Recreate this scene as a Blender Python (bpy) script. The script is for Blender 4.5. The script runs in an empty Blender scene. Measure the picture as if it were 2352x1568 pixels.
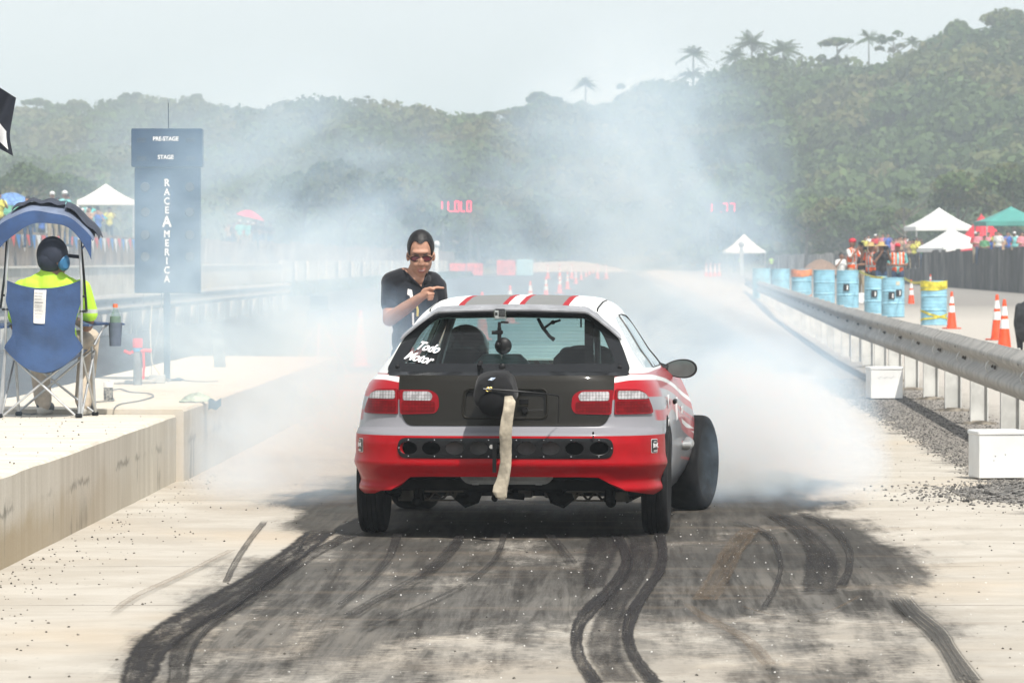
import bpy, bmesh, math, random
import numpy as np
from mathutils import Vector, Matrix, Quaternion, geometry
random.seed(7); RNG = np.random.default_rng(7)
R = math.radians; PI = math.pi
S = bpy.context.scene; COL = S.collection
# ------------------------------------------------------------------ camera, light, exposure
F = 11340.0; CX = 1176.0; HV = 598.0; CH = 1.486          # long lens: focal length in pixels, horizon row, eye height
cd = bpy.data.cameras.new('camera'); cam = bpy.data.objects.new('camera', cd); COL.objects.link(cam)
cam.location = (0, 0, CH); cam.rotation_euler = (R(90), 0, 0)
cd.sensor_width = 36; cd.lens = F / 2352 * 36; cd.shift_y = -(784 - HV) / 2352
cd.clip_start = .5; cd.clip_end = 6000
cd.dof.use_dof = True; cd.dof.focus_distance = 27.6; cd.dof.aperture_fstop = 14
S.camera = cam
S.view_settings.view_transform = 'Standard'; S.view_settings.look = 'None'
S.view_settings.exposure = 0.38; S.view_settings.gamma = 1
W = bpy.data.worlds.new('World'); S.world = W; W.use_nodes = True
nt = W.node_tree; bg = nt.nodes['Background']; sky = nt.nodes.new('ShaderNodeTexSky')
SUN_EL, SUN_AZ = 57, 158                                   # azimuth clockwise from the camera's view: behind it, to the right
sky.sky_type = 'NISHITA'; sky.sun_disc = False; sky.sun_elevation = R(SUN_EL); sky.sun_rotation = R(SUN_AZ)
sky.air_density = 1.0; sky.dust_density = 1.0; sky.ozone_density = 1.6; sky.altitude = 0
hs = nt.nodes.new('ShaderNodeHueSaturation'); hs.inputs['Saturation'].default_value = .18   # milky tropical sky
nt.links.new(sky.outputs[0], hs.inputs['Color']); nt.links.new(hs.outputs[0], bg.inputs[0]); bg.inputs[1].default_value = 0.13
sl = bpy.data.lights.new('sun', 'SUN'); sun = bpy.data.objects.new('sun', sl); COL.objects.link(sun)
sl.energy = 4.1; sl.angle = R(0.55); sl.color = (1, .955, .885)
sd = Vector((math.sin(R(SUN_AZ)) * math.cos(R(SUN_EL)), math.cos(R(SUN_AZ)) * math.cos(R(SUN_EL)), math.sin(R(SUN_EL))))
sun.rotation_euler = sd.to_track_quat('Z', 'Y').to_euler(); sun.location = (8, -10, 30)
cy = S.cycles
cy.max_bounces = 8; cy.diffuse_bounces = 2; cy.glossy_bounces = 3; cy.transmission_bounces = 4; cy.transparent_max_bounces = 16
cy.volume_bounces = 2; cy.volume_max_steps = 128; cy.volume_step_rate = 1.0
cy.use_adaptive_sampling = True; cy.adaptive_threshold = 0.02; cy.use_denoising = True
cy.caustics_reflective = False; cy.caustics_refractive = False; cy.sample_clamp_indirect = 4

# ------------------------------------------------------------------ helpers
def P(u, v, z=0.0):                                        # a point of known height seen at (u, v)
    y = F * (CH - z) / (v - HV); return Vector(((u - CX) / F * y, y, z))
def D(u, v, y):                                            # a point of known distance
    return Vector(((u - CX) / F * y, y, CH - (v - HV) / F * y))
KR = .0206
RA = -math.atan(KR)                                        # heading of the strip
def RD(X, y, z=0.0): return Vector((X + KR * y, y, z))     # strip coordinates: offset, distance
def sm(a, b, x):
    t = min(1, max(0, (x - a) / (b - a))); return t * t * (3 - 2 * t)
def gz(X, y): return .2 * sm(127, 137, y) * sm(3.9, 5.2, X) * (1 - sm(12, 16, X))

def setp(o, label=None, cat=None, group=None, kind=None):
    if label: o['label'] = label
    if cat: o['category'] = cat
    if group: o['group'] = group
    if kind: o['kind'] = kind
    return o
def thing(name, label, cat, loc=(0, 0, 0), rz=0, group=None):
    o = bpy.data.objects.new(name, None); COL.objects.link(o); o.location = loc; o.rotation_euler = (0, 0, rz)
    o.empty_display_size = .1
    return setp(o, label, cat, group)
class MB:
    """collects shapes into one mesh"""
    def __init__(s): s.v = []; s.f = []; s.mi = []; s.m = 0
    def add(s, vs, fs):
        o = len(s.v); s.v += [tuple(p) for p in vs]; s.f += [tuple(i + o for i in f) for f in fs]; s.mi += [s.m] * len(fs); return s
    def box(s, c, d, rz=0, rot=None, bev=0):
        x, y, z = [k / 2 for k in d]
        if bev:
            b = bev; vs = []; 
            prof = [(-x + b, -y), (x - b, -y), (x, -y + b), (x, y - b), (x - b, y), (-x + b, y), (-x, y - b), (-x, -y + b)]
            for zz, k in ((-z, 1), (-z + b, 0), (z - b, 0), (z, 1)):
                for (px, py) in prof:
                    vs.append((px * (1 - k * b / x), py * (1 - k * b / y), zz))
            fs = [tuple(range(7, -1, -1)), tuple(range(24, 32))]
            for r in range(3):
                for i in range(8):
                    j = (i + 1) % 8; fs.append((r * 8 + i, r * 8 + j, r * 8 + 8 + j, r * 8 + 8 + i))
        else:
            vs = [(i, j, k) for i in (-x, x) for j in (-y, y) for k in (-z, z)]
            fs = [(0, 1, 3, 2), (4, 6, 7, 5), (0, 4, 5, 1), (2, 3, 7, 6), (0, 2, 6, 4), (1, 5, 7, 3)]
        M = rot if rot is not None else Matrix.Rotation(rz, 3, 'Z')
        c = Vector(c); return s.add([M @ Vector(p) + c for p in vs], fs)
    def tube(s, pts, r, n=8, cap=True, close=False):
        pts = [Vector(p) for p in pts]; m = len(pts)
        rs = r if isinstance(r, (list, tuple)) else [r] * m
        up = None; rings = []
        for i, p in enumerate(pts):
            if close: t = pts[(i + 1) % m] - pts[i - 1]
            else: t = pts[min(i + 1, m - 1)] - pts[max(i - 1, 0)]
            t.normalize()
            if up is None: up = Vector((0, 0, 1)) if abs(t.z) < .9 else Vector((1, 0, 0))
            a = t.cross(up); a.normalize(); b = a.cross(t); up = b
            rings.append([p + (a * math.cos(2 * PI * k / n) + b * math.sin(2 * PI * k / n)) * rs[i] for k in range(n)])
        vs = [q for g in rings for q in g]; fs = []
        for i in range(m if close else m - 1):
            i2 = (i + 1) % m
            for k in range(n):
                k2 = (k + 1) % n; fs.append((i * n + k, i * n + k2, i2 * n + k2, i2 * n + k))
        if cap and not close: fs += [tuple(range(n - 1, -1, -1)), tuple((m - 1) * n + k for k in range(n))]
        return s.add(vs, fs)
    def lathe(s, prof, n=24, c=(0, 0, 0), axis='Z', rot=None, close=False):
        vs = []; m = len(prof)
        for (r, h) in prof:
            for k in range(n):
                a = 2 * PI * k / n; x, y = r * math.cos(a), r * math.sin(a)
                vs.append({'Z': (x, y, h), 'X': (h, x, y), 'Y': (x, h, y)}[axis])
        if rot is not None: vs = [rot @ Vector(p) for p in vs]
        c = Vector(c); fs = []
        for i in range(m if close else m - 1):
            i2 = (i + 1) % m
            for k in range(n):
                k2 = (k + 1) % n; fs.append((i * n + k, i * n + k2, i2 * n + k2, i2 * n + k))
        if not close:
            if prof[0][0] > 1e-6: fs.append(tuple(range(n - 1, -1, -1)))
            if prof[-1][0] > 1e-6: fs.append(tuple((m - 1) * n + k for k in range(n)))
        return s.add([Vector(p) + c for p in vs], fs)
    def ball(s, c, r, n=12, rot=None):
        r = r if isinstance(r, (tuple, list)) else (r, r, r); vs = []; fs = []; h = n // 2
        for i in range(h + 1):
            for k in range(n):
                a, b = PI * i / h, 2 * PI * k / n
                p = Vector((r[0] * math.sin(a) * math.cos(b), r[1] * math.sin(a) * math.sin(b), r[2] * math.cos(a)))
                vs.append((rot @ p if rot is not None else p) + Vector(c))
        for i in range(h):
            for k in range(n):
                k2 = (k + 1) % n; fs.append((i * n + k, (i + 1) * n + k, (i + 1) * n + k2, i * n + k2))
        return s.add(vs, fs)
    def prism(s, pts, n, h):                              # polygon pts pushed along n by h
        pts = [Vector(p) for p in pts]; n = Vector(n).normalized() * h; k = len(pts)
        vs = pts + [p + n for p in pts]
        return s.add(vs, [tuple(range(k - 1, -1, -1)), tuple(range(k, 2 * k))] + [(i, (i + 1) % k, k + (i + 1) % k, k + i) for i in range(k)])
    def sheet(s, fn, nu, nv, both=0):                     # fn(i,j)->point on a grid
        vs = [fn(i / nu, j / nv) for i in range(nu + 1) for j in range(nv + 1)]; w = nv + 1
        return s.add(vs, [(i * w + j, (i + 1) * w + j, (i + 1) * w + j + 1, i * w + j + 1) for i in range(nu) for j in range(nv)])
    def build(s, name, mats, parent=None, smooth=True, loc=(0, 0, 0), rz=0, fix=True, angle=35, solid=0):
        me = bpy.data.meshes.new(name); me.from_pydata(s.v, [], s.f)
        mats = mats if isinstance(mats, (list, tuple)) else [mats]
        for m in mats: me.materials.append(m)
        if len(mats) > 1: me.polygons.foreach_set('material_index', s.mi)
        if fix or solid:
            bm = bmesh.new(); bm.from_mesh(me)
            if solid:
                bmesh.ops.solidify(bm, geom=bm.faces[:], thickness=solid)
            bmesh.ops.recalc_face_normals(bm, faces=bm.faces); bm.to_mesh(me); bm.free()
        if smooth: me.shade_smooth(); me.set_sharp_from_angle(angle=R(angle))
        o = bpy.data.objects.new(name, me); COL.objects.link(o); o.location = loc; o.rotation_euler = (0, 0, rz)
        if parent: o.parent = parent
        return o
def dup(root, loc=None, rz=None, label=None, **kw):
    r = root.copy(); COL.objects.link(r)
    if loc is not None: r.location = loc
    if rz is not None: r.rotation_euler = (0, 0, rz)
    setp(r, label, **kw)
    for ch in list(root.children):
        c = ch.copy(); COL.objects.link(c); c.parent = r
        for g in list(ch.children):
            d = g.copy(); COL.objects.link(d); d.parent = c
    return r

# ------------------------------------------------------------------ materials
class NT:
    def __init__(s, name):
        s.m = bpy.data.materials.new(name); s.m.use_nodes = True; s.t = s.m.node_tree; s.n = s.t.nodes; s.n.clear()
        s.out = s.n.new('ShaderNodeOutputMaterial')
    def new(s, ty, **kw):
        x = s.n.new('ShaderNode' + ty)
        for k, v in kw.items(): setattr(x, k, v)
        return x
    def put(s, sock, v):
        if isinstance(v, (int, float)): sock.default_value = v
        elif isinstance(v, (tuple, list)):
            if len(v) == 3 and sock.type == 'RGBA': v = tuple(v) + (1,)
            sock.default_value = v
        elif v is not None: s.t.links.new(v, sock)
    def math(s, op, a, b=None, c=None, clamp=False):
        x = s.new('Math', operation=op); x.use_clamp = clamp
        s.put(x.inputs[0], a); s.put(x.inputs[1], b) if b is not None else None
        if c is not None: s.put(x.inputs[2], c)
        return x.outputs[0]
    def add(s, a, b): return s.math('ADD', a, b)
    def sub(s, a, b): return s.math('SUBTRACT', a, b)
    def mul(s, a, b): return s.math('MULTIPLY', a, b)
    def step(s, x, a, b):                                 # smooth 0..1 as x goes a..b (a may be above b)
        m = s.new('MapRange', interpolation_type='SMOOTHSTEP'); s.put(m.inputs[0], x)
        if isinstance(a, (int, float)) and isinstance(b, (int, float)) and a > b:
            s.put(m.inputs[1], b); s.put(m.inputs[2], a); m.inputs[3].default_value = 1; m.inputs[4].default_value = 0
        else: s.put(m.inputs[1], a); s.put(m.inputs[2], b)
        return m.outputs[0]
    def band(s, x, a, b, e=.003): return s.mul(s.step(x, a - e, a + e), s.step(x, b + e, b - e))
    def mix(s, f, a, b, mode='MIX'):
        x = s.new('Mix', data_type='RGBA', blend_type=mode); s.put(x.inputs[0], f); s.put(x.inputs[6], a); s.put(x.inputs[7], b); return x.outputs[2]
    def pos(s, kind='Object'):
        return s.new('TexCoord').outputs[kind]
    def xyz(s, v):
        x = s.new('SeparateXYZ'); s.put(x.inputs[0], v); return x.outputs
    def vec(s, x, y, z):
        c = s.new('CombineXYZ'); s.put(c.inputs[0], x); s.put(c.inputs[1], y); s.put(c.inputs[2], z); return c.outputs[0]
    def noise(s, v, scale=5, detail=3, rough=.55, dist=0, stretch=None):
        if stretch:
            mp = s.new('Mapping'); s.put(mp.inputs[0], v); mp.inputs[3].default_value = stretch; v = mp.outputs[0]
        x = s.new('TexNoise'); s.put(x.inputs['Vector'], v); x.inputs['Scale'].default_value = scale
        x.inputs['Detail'].default_value = detail; x.inputs['Roughness'].default_value = rough; x.inputs['Distortion'].default_value = dist
        return x.outputs[0]
    def voro(s, v, scale, feature='F1', stretch=None):
        if stretch:
            mp = s.new('Mapping'); s.put(mp.inputs[0], v); mp.inputs[3].default_value = stretch; v = mp.outputs[0]
        x = s.new('TexVoronoi', feature=feature); s.put(x.inputs['Vector'], v); x.inputs['Scale'].default_value = scale
        return x.outputs[0]
    def bump(s, h, strength=.3, dist=.01):
        b = s.new('Bump'); b.inputs['Strength'].default_value = strength; b.inputs['Distance'].default_value = dist; s.put(b.inputs['Height'], h); return b.outputs[0]
    def pbr(s, col, rough=.6, metal=0, coat=0, normal=None, alpha=None, trans=0, ior=1.45, sheen=0, emit=None, estr=0, spec=.5):
        b = s.new('BsdfPrincipled'); s.put(b.inputs['Base Color'], col); s.put(b.inputs['Roughness'], rough); s.put(b.inputs['Metallic'], metal)
        s.put(b.inputs['Coat Weight'], coat); b.inputs['Coat Roughness'].default_value = .06
        if normal is not None: s.put(b.inputs['Normal'], normal)
        if alpha is not None: s.put(b.inputs['Alpha'], alpha)
        s.put(b.inputs['Transmission Weight'], trans); b.inputs['IOR'].default_value = ior; b.inputs['Sheen Weight'].default_value = sheen
        b.inputs['Specular IOR Level'].default_value = spec
        if emit: s.put(b.inputs['Emission Color'], emit); b.inputs['Emission Strength'].default_value = estr
        return b.outputs[0]
    def end(s, sh, vol=None):
        if sh is not None: s.t.links.new(sh, s.out.inputs[0])
        if vol is not None: s.t.links.new(vol, s.out.inputs[1])
        return s.m
_M = {}
def M(name, col=None, rough=.6, metal=0, coat=0, var=.12, scale=9, bump=0, bscale=40, sheen=0, dirt=0, two=None, spec=.5):
    """a surface whose colour and gloss vary a little"""
    if name in _M: return _M[name]
    t = NT(name); p = t.pos(); n = t.noise(p, scale, 4)
    c2 = two or tuple(max(0, k * (1 - 2.2 * var)) for k in col); c1 = tuple(min(1, k * (1 + .8 * var)) for k in col)
    c = t.mix(t.step(n, .34, .66), c2, c1)
    if dirt:
        d = t.noise(p, scale * .45, 5, .7); c = t.mix(t.mul(t.step(d, .5, .75), dirt), c, (.16, .13, .1))
    nb = t.bump(t.noise(p, bscale, 3), .6, bump) if bump else None
    ro = t.add(t.mul(n, .16), rough - .08)
    _M[name] = t.end(t.pbr(c, ro, metal, coat, nb, sheen=sheen, spec=spec)); return _M[name]
# ------------------------------------------------------------------ ground
def ground_mat():
    t = NT('strip_ground'); p = t.pos(); x, y, z = t.xyz(p)
    X = t.sub(x, t.mul(y, KR))
    q = t.vec(X, y, z)
    # bare concrete, broomed across the strip
    big = t.noise(q, .35, 4); mid = t.noise(q, 2.2, 5, .65); fine = t.noise(q, 60, 3)
    broom = t.noise(q, 1, 5, .8, dist=.8, stretch=(5, 26, 1)); broom2 = t.noise(q, 1, 5, .7, dist=.5, stretch=(1.3, 1.7, 1))
    c = t.mix(t.step(broom2, .35, .68), (.42, .385, .33), (.50, .47, .415))
    c = t.mix(t.mul(t.step(broom, .56, .8), .2), c, (.36, .32, .26))
    c = t.mix(t.mul(t.step(big, .5, .72), .4), c, (.52, .41, .28))
    c = t.mix(t.mul(t.step(t.voro(q, 9, stretch=(1, 1, 1)), .1, .03), .55), c, (.12, .11, .1))
    # joints across the strip
    for yj in (21.3, 24.0, 30.6, 44):
        d = t.math('ABSOLUTE', t.sub(t.add(y, t.mul(mid, .05)), yj + .025)); c = t.mix(t.mul(t.mul(t.step(d, .03, .010), t.step(t.noise(q, .9, 2), .38, .62)), .6), c, (.09, .08, .07))
    # rubber laid down in the wheel lane
    yy = t.mul(y, .05)
    warp = t.noise(q, .22, 2); Xw = t.add(X, t.mul(t.sub(warp, .5), 1.7))
    lane = t.mul(t.step(Xw, -2.1, -1.5), t.step(Xw, 1.75, 1.1))
    near = t.step(t.add(t.add(y, t.mul(t.sub(warp, .5), 3)), t.mul(t.step(X, -.2, -1.2), 2.2)), 20.0, 21.8); sA = t.noise(q, 1, 5, .75, dist=.4, stretch=(8, .3, 1)); sB = t.noise(q, 1, 4, .7, dist=.2, stretch=(22, .9, 1)); sC = t.noise(q, 1, 3, .6, stretch=(1.1, .5, 1))
    streak = t.noise(q, 1, 5, .72, dist=.25, stretch=(4.5, .42, 1)); patch = t.noise(q, 1, 5, .62, dist=.5, stretch=(.9, .34, 1))
    speck = t.noise(q, 1, 4, .8, stretch=(11, 42, 1))
    amt = t.mul(near, .15)
    k = t.add(t.add(t.mul(patch, .62), t.mul(streak, .38)), t.mul(t.sub(speck, .5), .42))
    rub = t.step(t.sub(t.add(k, amt), t.mul(t.sub(1, lane), .26)), .445, .60)
    film = t.mul(t.mul(lane, .55), t.step(t.noise(q, 1, 5, .75, stretch=(2.5, 1.2, 1)), .3, .6)); c = t.mix(film, c, (.235, .22, .195))
    rub = t.mul(t.mul(rub, .93), t.mul(t.step(Xw, -2.3, -1.9), t.step(Xw, 2.25, 1.85)))
    sm2 = t.add(t.add(t.mul(sA, .45), t.mul(sB, .22)), t.add(t.mul(speck, .18), t.mul(sC, .15))); rc = t.mix(t.step(sm2, .40, .60), (.010, .0095, .009), (.125, .12, .11)); rc = t.mix(t.mul(t.mul(t.step(sC, .5, .62), t.step(sA, .42, .58)), .45), rc, (.19, .175, .15))
    rc = t.mix(t.mul(t.step(y, 21.5, 25), .55), rc, (.012, .0115, .011)); c = t.mix(rub, c, rc)
    br = t.mul(t.mul(t.step(Xw, -2.2, -1.3), t.step(Xw, 2.2, 1.2)), t.step(t.noise(q, 1, 4, stretch=(.7, 3, 1)), .48, .7))
    c = t.mix(t.mul(br, .22), c, (.24, .19, .14))
    conc_r = .8
    # asphalt further on
    asp = t.mix(t.step(mid, .3, .7), (.06, .06, .062), (.1, .1, .1)); asp = t.mix(t.mul(t.step(fine, .6, .7), .4), asp, (.22, .21, .2))
    # shoulder
    gn = t.noise(q, 3.2, 6, .75); g2 = t.noise(q, 24, 4, .8)
    gr = t.mix(t.step(g2, .3, .72), (.10, .092, .082), (.42, .39, .35))
    grl = t.mix(t.step(g2, .3, .7), (.40, .37, .33), (.56, .53, .48))
    lightm = t.step(t.add(X, t.mul(t.sub(gn, .5), 1.6)), 3.2, 4.1)
    gr = t.mix(lightm, gr, grl)
    band = t.mul(t.step(X, 5, 9), t.mul(t.step(t.add(y, t.mul(gn, 12)), 128, 150), .75)); gr = t.mix(band, gr, (.2, .19, .18))
    edge = t.step(t.add(X, t.add(t.mul(t.sub(gn, .5), .95), t.mul(t.sub(t.noise(q, 1, 4, stretch=(1, 4, 1)), .5), .9))), 2.44, 2.6)
    onpad = t.mul(t.step(y, 65.4, 65.2), t.step(X, -3.6, -3.5))
    c = t.mix(onpad, asp, c)
    c = t.mix(edge, c, gr)
    green = t.mix(t.step(gn, .3, .7), (.09, .12, .045), (.2, .19, .1))
    grass = t.step(t.add(X, t.mul(t.sub(gn, .5), 3)), -13.6, -14.6)
    c = t.mix(grass, c, t.mix(t.step(mid, .4, .6), green, (.34, .31, .24)))
    far = t.math('MAXIMUM', t.step(X, 19.5, 21), t.step(y, 700, 760)); c = t.mix(far, c, green)
    h = t.add(t.mul(fine, .4), t.add(t.mul(broom, .5), t.mul(t.mul(edge, g2), 3)))
    ro = t.math('SUBTRACT', .85, t.mul(rub, .2))
    return t.end(t.pbr(c, ro, normal=t.bump(h, .5, .012), spec=.06))
xs = [-420, -200, -100, -60, -40, -32, -26, -22, -21, -20.2, -18, -14, -10, -6, -4, 0, 2.4, 3, 3.6, 3.9, 4.2, 4.6, 5, 5.4, 7, 10, 12, 13, 14, 15, 16, 18, 19, 20, 21, 24, 30, 45, 70, 120, 220, 420]
ys = [-30, 0, 40, 80, 110] + list(range(124, 142, 2)) + [160, 200, 260, 330, 400, 480, 560, 640, 760, 1000, 1500, 3200]
def ground_z(X, y):
    z = gz(X, y)
    z += 2.2 * sm(-20.4, -23, X) * sm(80, 130, y) if X < -20 else 0
    z += 1.2 * sm(19.2, 22, X) * sm(100, 180, y) if X > 19 else 0
    return z
g = MB(); g.add([RD(X, y, ground_z(X, y)) for X in xs for y in ys], [(i * len(ys) + j, (i + 1) * len(ys) + j, (i + 1) * len(ys) + j + 1, i * len(ys) + j + 1) for i in range(len(xs) - 1) for j in range(len(ys) - 1)])
go = g.build('ground', ground_mat(), angle=60); setp(go, kind='structure')

# ------------------------------------------------------------------ raised concrete island on the left
def island_mat():
    t = NT('island_concrete'); p = t.pos(); x, y, z = t.xyz(p); geo = t.new('NewGeometry'); nz = t.xyz(geo.outputs['Normal'])[2]
    top = t.step(nz, .4, .7)
    run = t.noise(p, 1, 5, .7, stretch=(1, 5, .35)); b = t.noise(p, 1, 4, .6, stretch=(1, .9, 1.3)); f = t.noise(p, 45, 3)
    side = t.mix(t.step(run, .3, .7), (.47, .43, .36), (.59, .55, .475))
    low = t.mul(t.step(t.add(z, t.mul(t.sub(b, .5), .5)), .30, .12), t.step(y, 33, 22)); side = t.mix(t.mul(low, .75), side, (.33, .25, .14))
    st = t.mul(t.step(t.add(t.mul(b, .5), t.mul(run, .5)), .55, .64), t.step(z, .36, .26)); side = t.mix(t.mul(st, .55), side, (.12, .11, .085))
    mark = t.mul(t.band(t.add(z, t.mul(t.noise(p, 9, 4), .14)), .325, .345, .022), t.step(t.noise(p, .9, 2), .49, .6)); side = t.mix(t.mul(mark, .7), side, (.07, .065, .055))
    tp = t.mix(t.step(t.noise(p, 1, 5, .7, stretch=(2, 9, 1)), .3, .7), (.54, .49, .405), (.69, .65, .57))
    tp = t.mix(t.mul(t.step(t.voro(p, 7), .09, .03), .5), tp, (.14, .12, .1))
    c = t.mix(top, side, tp)
    return t.end(t.pbr(c, .85, normal=t.bump(t.add(f, run), .35, .006), spec=.15))
IM = island_mat()
def slab(X0, X1, y0, y1, z, name, lab):
    m = MB(); n = max(2, int((y1 - y0) / .5)); b = .014
    prof = [(X0, -.2), (X0, z - b), (X0 + b, z), (X1 - b, z), (X1, z - b), (X1, -.2)]
    vs = []; 
    for i in range(n + 1):
        y = y0 + (y1 - y0) * i / n
        for (X, zz) in prof:
            j = random.uniform(-.004, .004); vs.append(RD(X + j, y, zz + (random.uniform(-.003, .003) if zz > 0 else 0)))
    fs = [(i * 6 + k, i * 6 + k + 1, i * 6 + k + 7, i * 6 + k + 6) for i in range(n) for k in range(5)] + [tuple(range(6)), tuple(n * 6 + k for k in range(5, -1, -1))]
    m.add(vs, fs); o = m.build(name, IM, angle=25); return setp(o, lab, 'concrete island', 'concrete island beside the strip')
slab(-4.45, -2.945, 14, 33.2, .45, 'concrete_island', 'nearer slab of the raised concrete island, with brown stained side wall, under the camp chair')
slab(-4.42, -2.89, 33.205, 51.6, .485, 'concrete_island', 'farther slab of the raised concrete island, slightly higher, carrying the starting light tree')

# skid marks: thin rubber films on the concrete
def skid_mat(name, dens=1.0, col=(.014, .013, .013), ribs=0):
    t = NT(name); uv = t.new('UVMap').outputs[0]; u, v, _ = t.xyz(uv); p = t.pos()
    u = t.add(u, t.add(t.mul(t.sub(t.noise(p, 5, 4, .75), .5), .08 if ribs else .34), t.mul(t.sub(t.noise(p, 40, 3, .7), .5), .05 if ribs else .14))); s1 = t.noise(t.vec(t.mul(u, 7), t.mul(v, .8), 0), 1, 4, .75, dist=.3); s2 = t.noise(p, 1, 4, .8, stretch=(30, 20, 1)); s3 = t.noise(p, .8, 3)
    e = t.mul(t.step(u, .06, .2), t.step(u, .94, .8)); e = t.mul(e, t.mul(t.step(v, 0, .5), 1))
    edge = t.add(t.step(u, .32, .12), t.step(u, .68, .88))
    k = t.add(t.add(t.mul(s1, .55), t.mul(s2, .45)), t.add(t.mul(edge, .11), t.mul(t.sub(s3, .5), .25)))
    a = t.mul(t.mul(e, t.step(k, .33, .6)), dens)
    if ribs:
        w = t.math('PINGPONG', t.mul(u, ribs), .5); a = t.mul(t.mul(e, t.step(s2, .25, .5)), t.mul(t.step(w, .04, .13), dens))
    c = t.mix(s1, col, tuple(k * 3.2 for k in col))
    return t.end(t.pbr(c, .7, alpha=a, spec=.06))
SK = [skid_mat('rubber_dark', .97), skid_mat('rubber_thin', .62), skid_mat('rubber_ribbed', .8, (.03, .029, .027), 5), skid_mat('rubber_brown', .4, (.07, .05, .032))]
nsk = [0]
def skid(edges, mi, lab):
    """edges: (u_left, u_right, v) down the mark"""
    pts = []
    n = len(edges); L = [P(a, v) for a, b, v in edges]; Q = [P(b, v) for a, b, v in edges]
    def cr(A, s):
        i = min(int(s), n - 2); f = s - i; a0, a1, a2, a3 = A[max(i - 1, 0)], A[i], A[i + 1], A[min(i + 2, n - 1)]
        return a1 + .5 * f * (a2 - a0 + f * (2 * a0 - 5 * a1 + 4 * a2 - a3 + f * (3 * (a1 - a2) + a3 - a0)))
    k = (n - 1) * 10; zz = .004 + .0012 * nsk[0]; nsk[0] += 1
    me = bpy.data.meshes.new('skid_mark'); vs = []; uv = []; fs = []; nu = 4; dist = 0; last = None
    for i in range(k + 1):
        a, b = cr(L, i / 10), cr(Q, i / 10); c = (a + b) / 2
        if last is not None: dist += (c - last).length
        last = c
        for j in range(nu + 1):
            q = a.lerp(b, j / nu); vs.append((q.x, q.y, zz)); uv.append((j / nu, dist))
    tot = dist
    for i in range(k):
        for j in range(nu): w = nu + 1; fs.append((i * w + j, (i + 1) * w + j, (i + 1) * w + j + 1, i * w + j + 1))
    me.from_pydata(vs, [], fs); l = me.uv_layers.new(name='UVMap')
    for lp in me.loops: l.data[lp.index].uv = uv[lp.vertex_index]
    me.materials.append(SK[mi]); o = bpy.data.objects.new('skid_mark', me); COL.objects.link(o)
    return setp(o, lab, 'skid mark', 'rubber skid marks on the concrete')
skid([(700, 790, 1215), (640, 735, 1262), (555, 660, 1320), (440, 590, 1380), (340, 480, 1440), (285, 400, 1500), (262, 365, 1572)], 0, 'widest black skid mark, curving down to the bottom left of the concrete')
skid([(790, 850, 1222), (715, 765, 1262), (640, 690, 1310), (520, 590, 1385), (400, 470, 1470), (375, 440, 1572)], 1, 'thin grey skid mark running just right of the widest black one')
skid([(600, 622, 1195), (565, 585, 1240), (535, 556, 1285), (508, 530, 1338)], 1, 'short dark skid mark nearest the stained island wall')
skid([(1352, 1440, 1225), (1335, 1430, 1265), (1330, 1410, 1310), (1335, 1395, 1350)], 1, 'faint skid mark left of the wavy black one, behind the right rear tyre')
skid([(1392, 1432, 1225), (1418, 1450, 1265), (1420, 1456, 1300), (1385, 1430, 1350), (1330, 1385, 1400), (1308, 1345, 1450), (1312, 1350, 1510), (1345, 1395, 1572)], 0, 'black wavy skid mark, left line of the pair behind the right rear tyre')
skid([(1495, 1530, 1222), (1508, 1536, 1265), (1500, 1532, 1310), (1465, 1502, 1360), (1432, 1475, 1410), (1425, 1460, 1460), (1440, 1475, 1510), (1475, 1530, 1572)], 0, 'black wavy skid mark, right line of the pair behind the right rear tyre')
skid([(1432, 1500, 1225), (1440, 1508, 1280), (1425, 1490, 1330), (1380, 1450, 1390), (1345, 1440, 1450), (1345, 1440, 1510), (1380, 1490, 1572)], 1, 'grey smear of rubber filling the gap between the two wavy lines')
skid([(1815, 1835, 1175), (1895, 1925, 1215), (1935, 1960, 1262), (1938, 1962, 1310), (1915, 1950, 1350)], 1, 'thin curved skid mark at the right, outermost of the arcs')
skid([(1745, 1800, 1180), (1810, 1880, 1225), (1840, 1925, 1270), (1835, 1940, 1310), (1830, 1935, 1365)], 1, 'wide curved skid mark at the right, inside the outermost arc')
skid([(1660, 1700, 1200), (1750, 1775, 1230), (1785, 1800, 1290), (1775, 1792, 1350), (1745, 1765, 1400)], 1, 'thin curved skid mark, innermost of the arcs on the right')
skid([(2030, 2095, 1372), (2060, 2130, 1410), (2110, 2185, 1455), (2150, 2210, 1500), (2185, 2270, 1572)], 2, 'ribbed tyre print on clean concrete at the bottom right')
skid([(1050, 1072, 1228), (1020, 1060, 1262), (960, 1000, 1320), (860, 900, 1375), (780, 830, 1420)], 1, 'faint skid mark curving left from behind the middle of the car')
skid([(240, 262, 1420), (300, 330, 1375), (420, 445, 1320), (520, 545, 1270)], 3, 'thin brown scuff line left of the widest skid mark')
skid([(1240, 1268, 1228), (1275, 1300, 1262), (1300, 1330, 1300)], 1, 'short faint skid mark behind the car near its centre')

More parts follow.
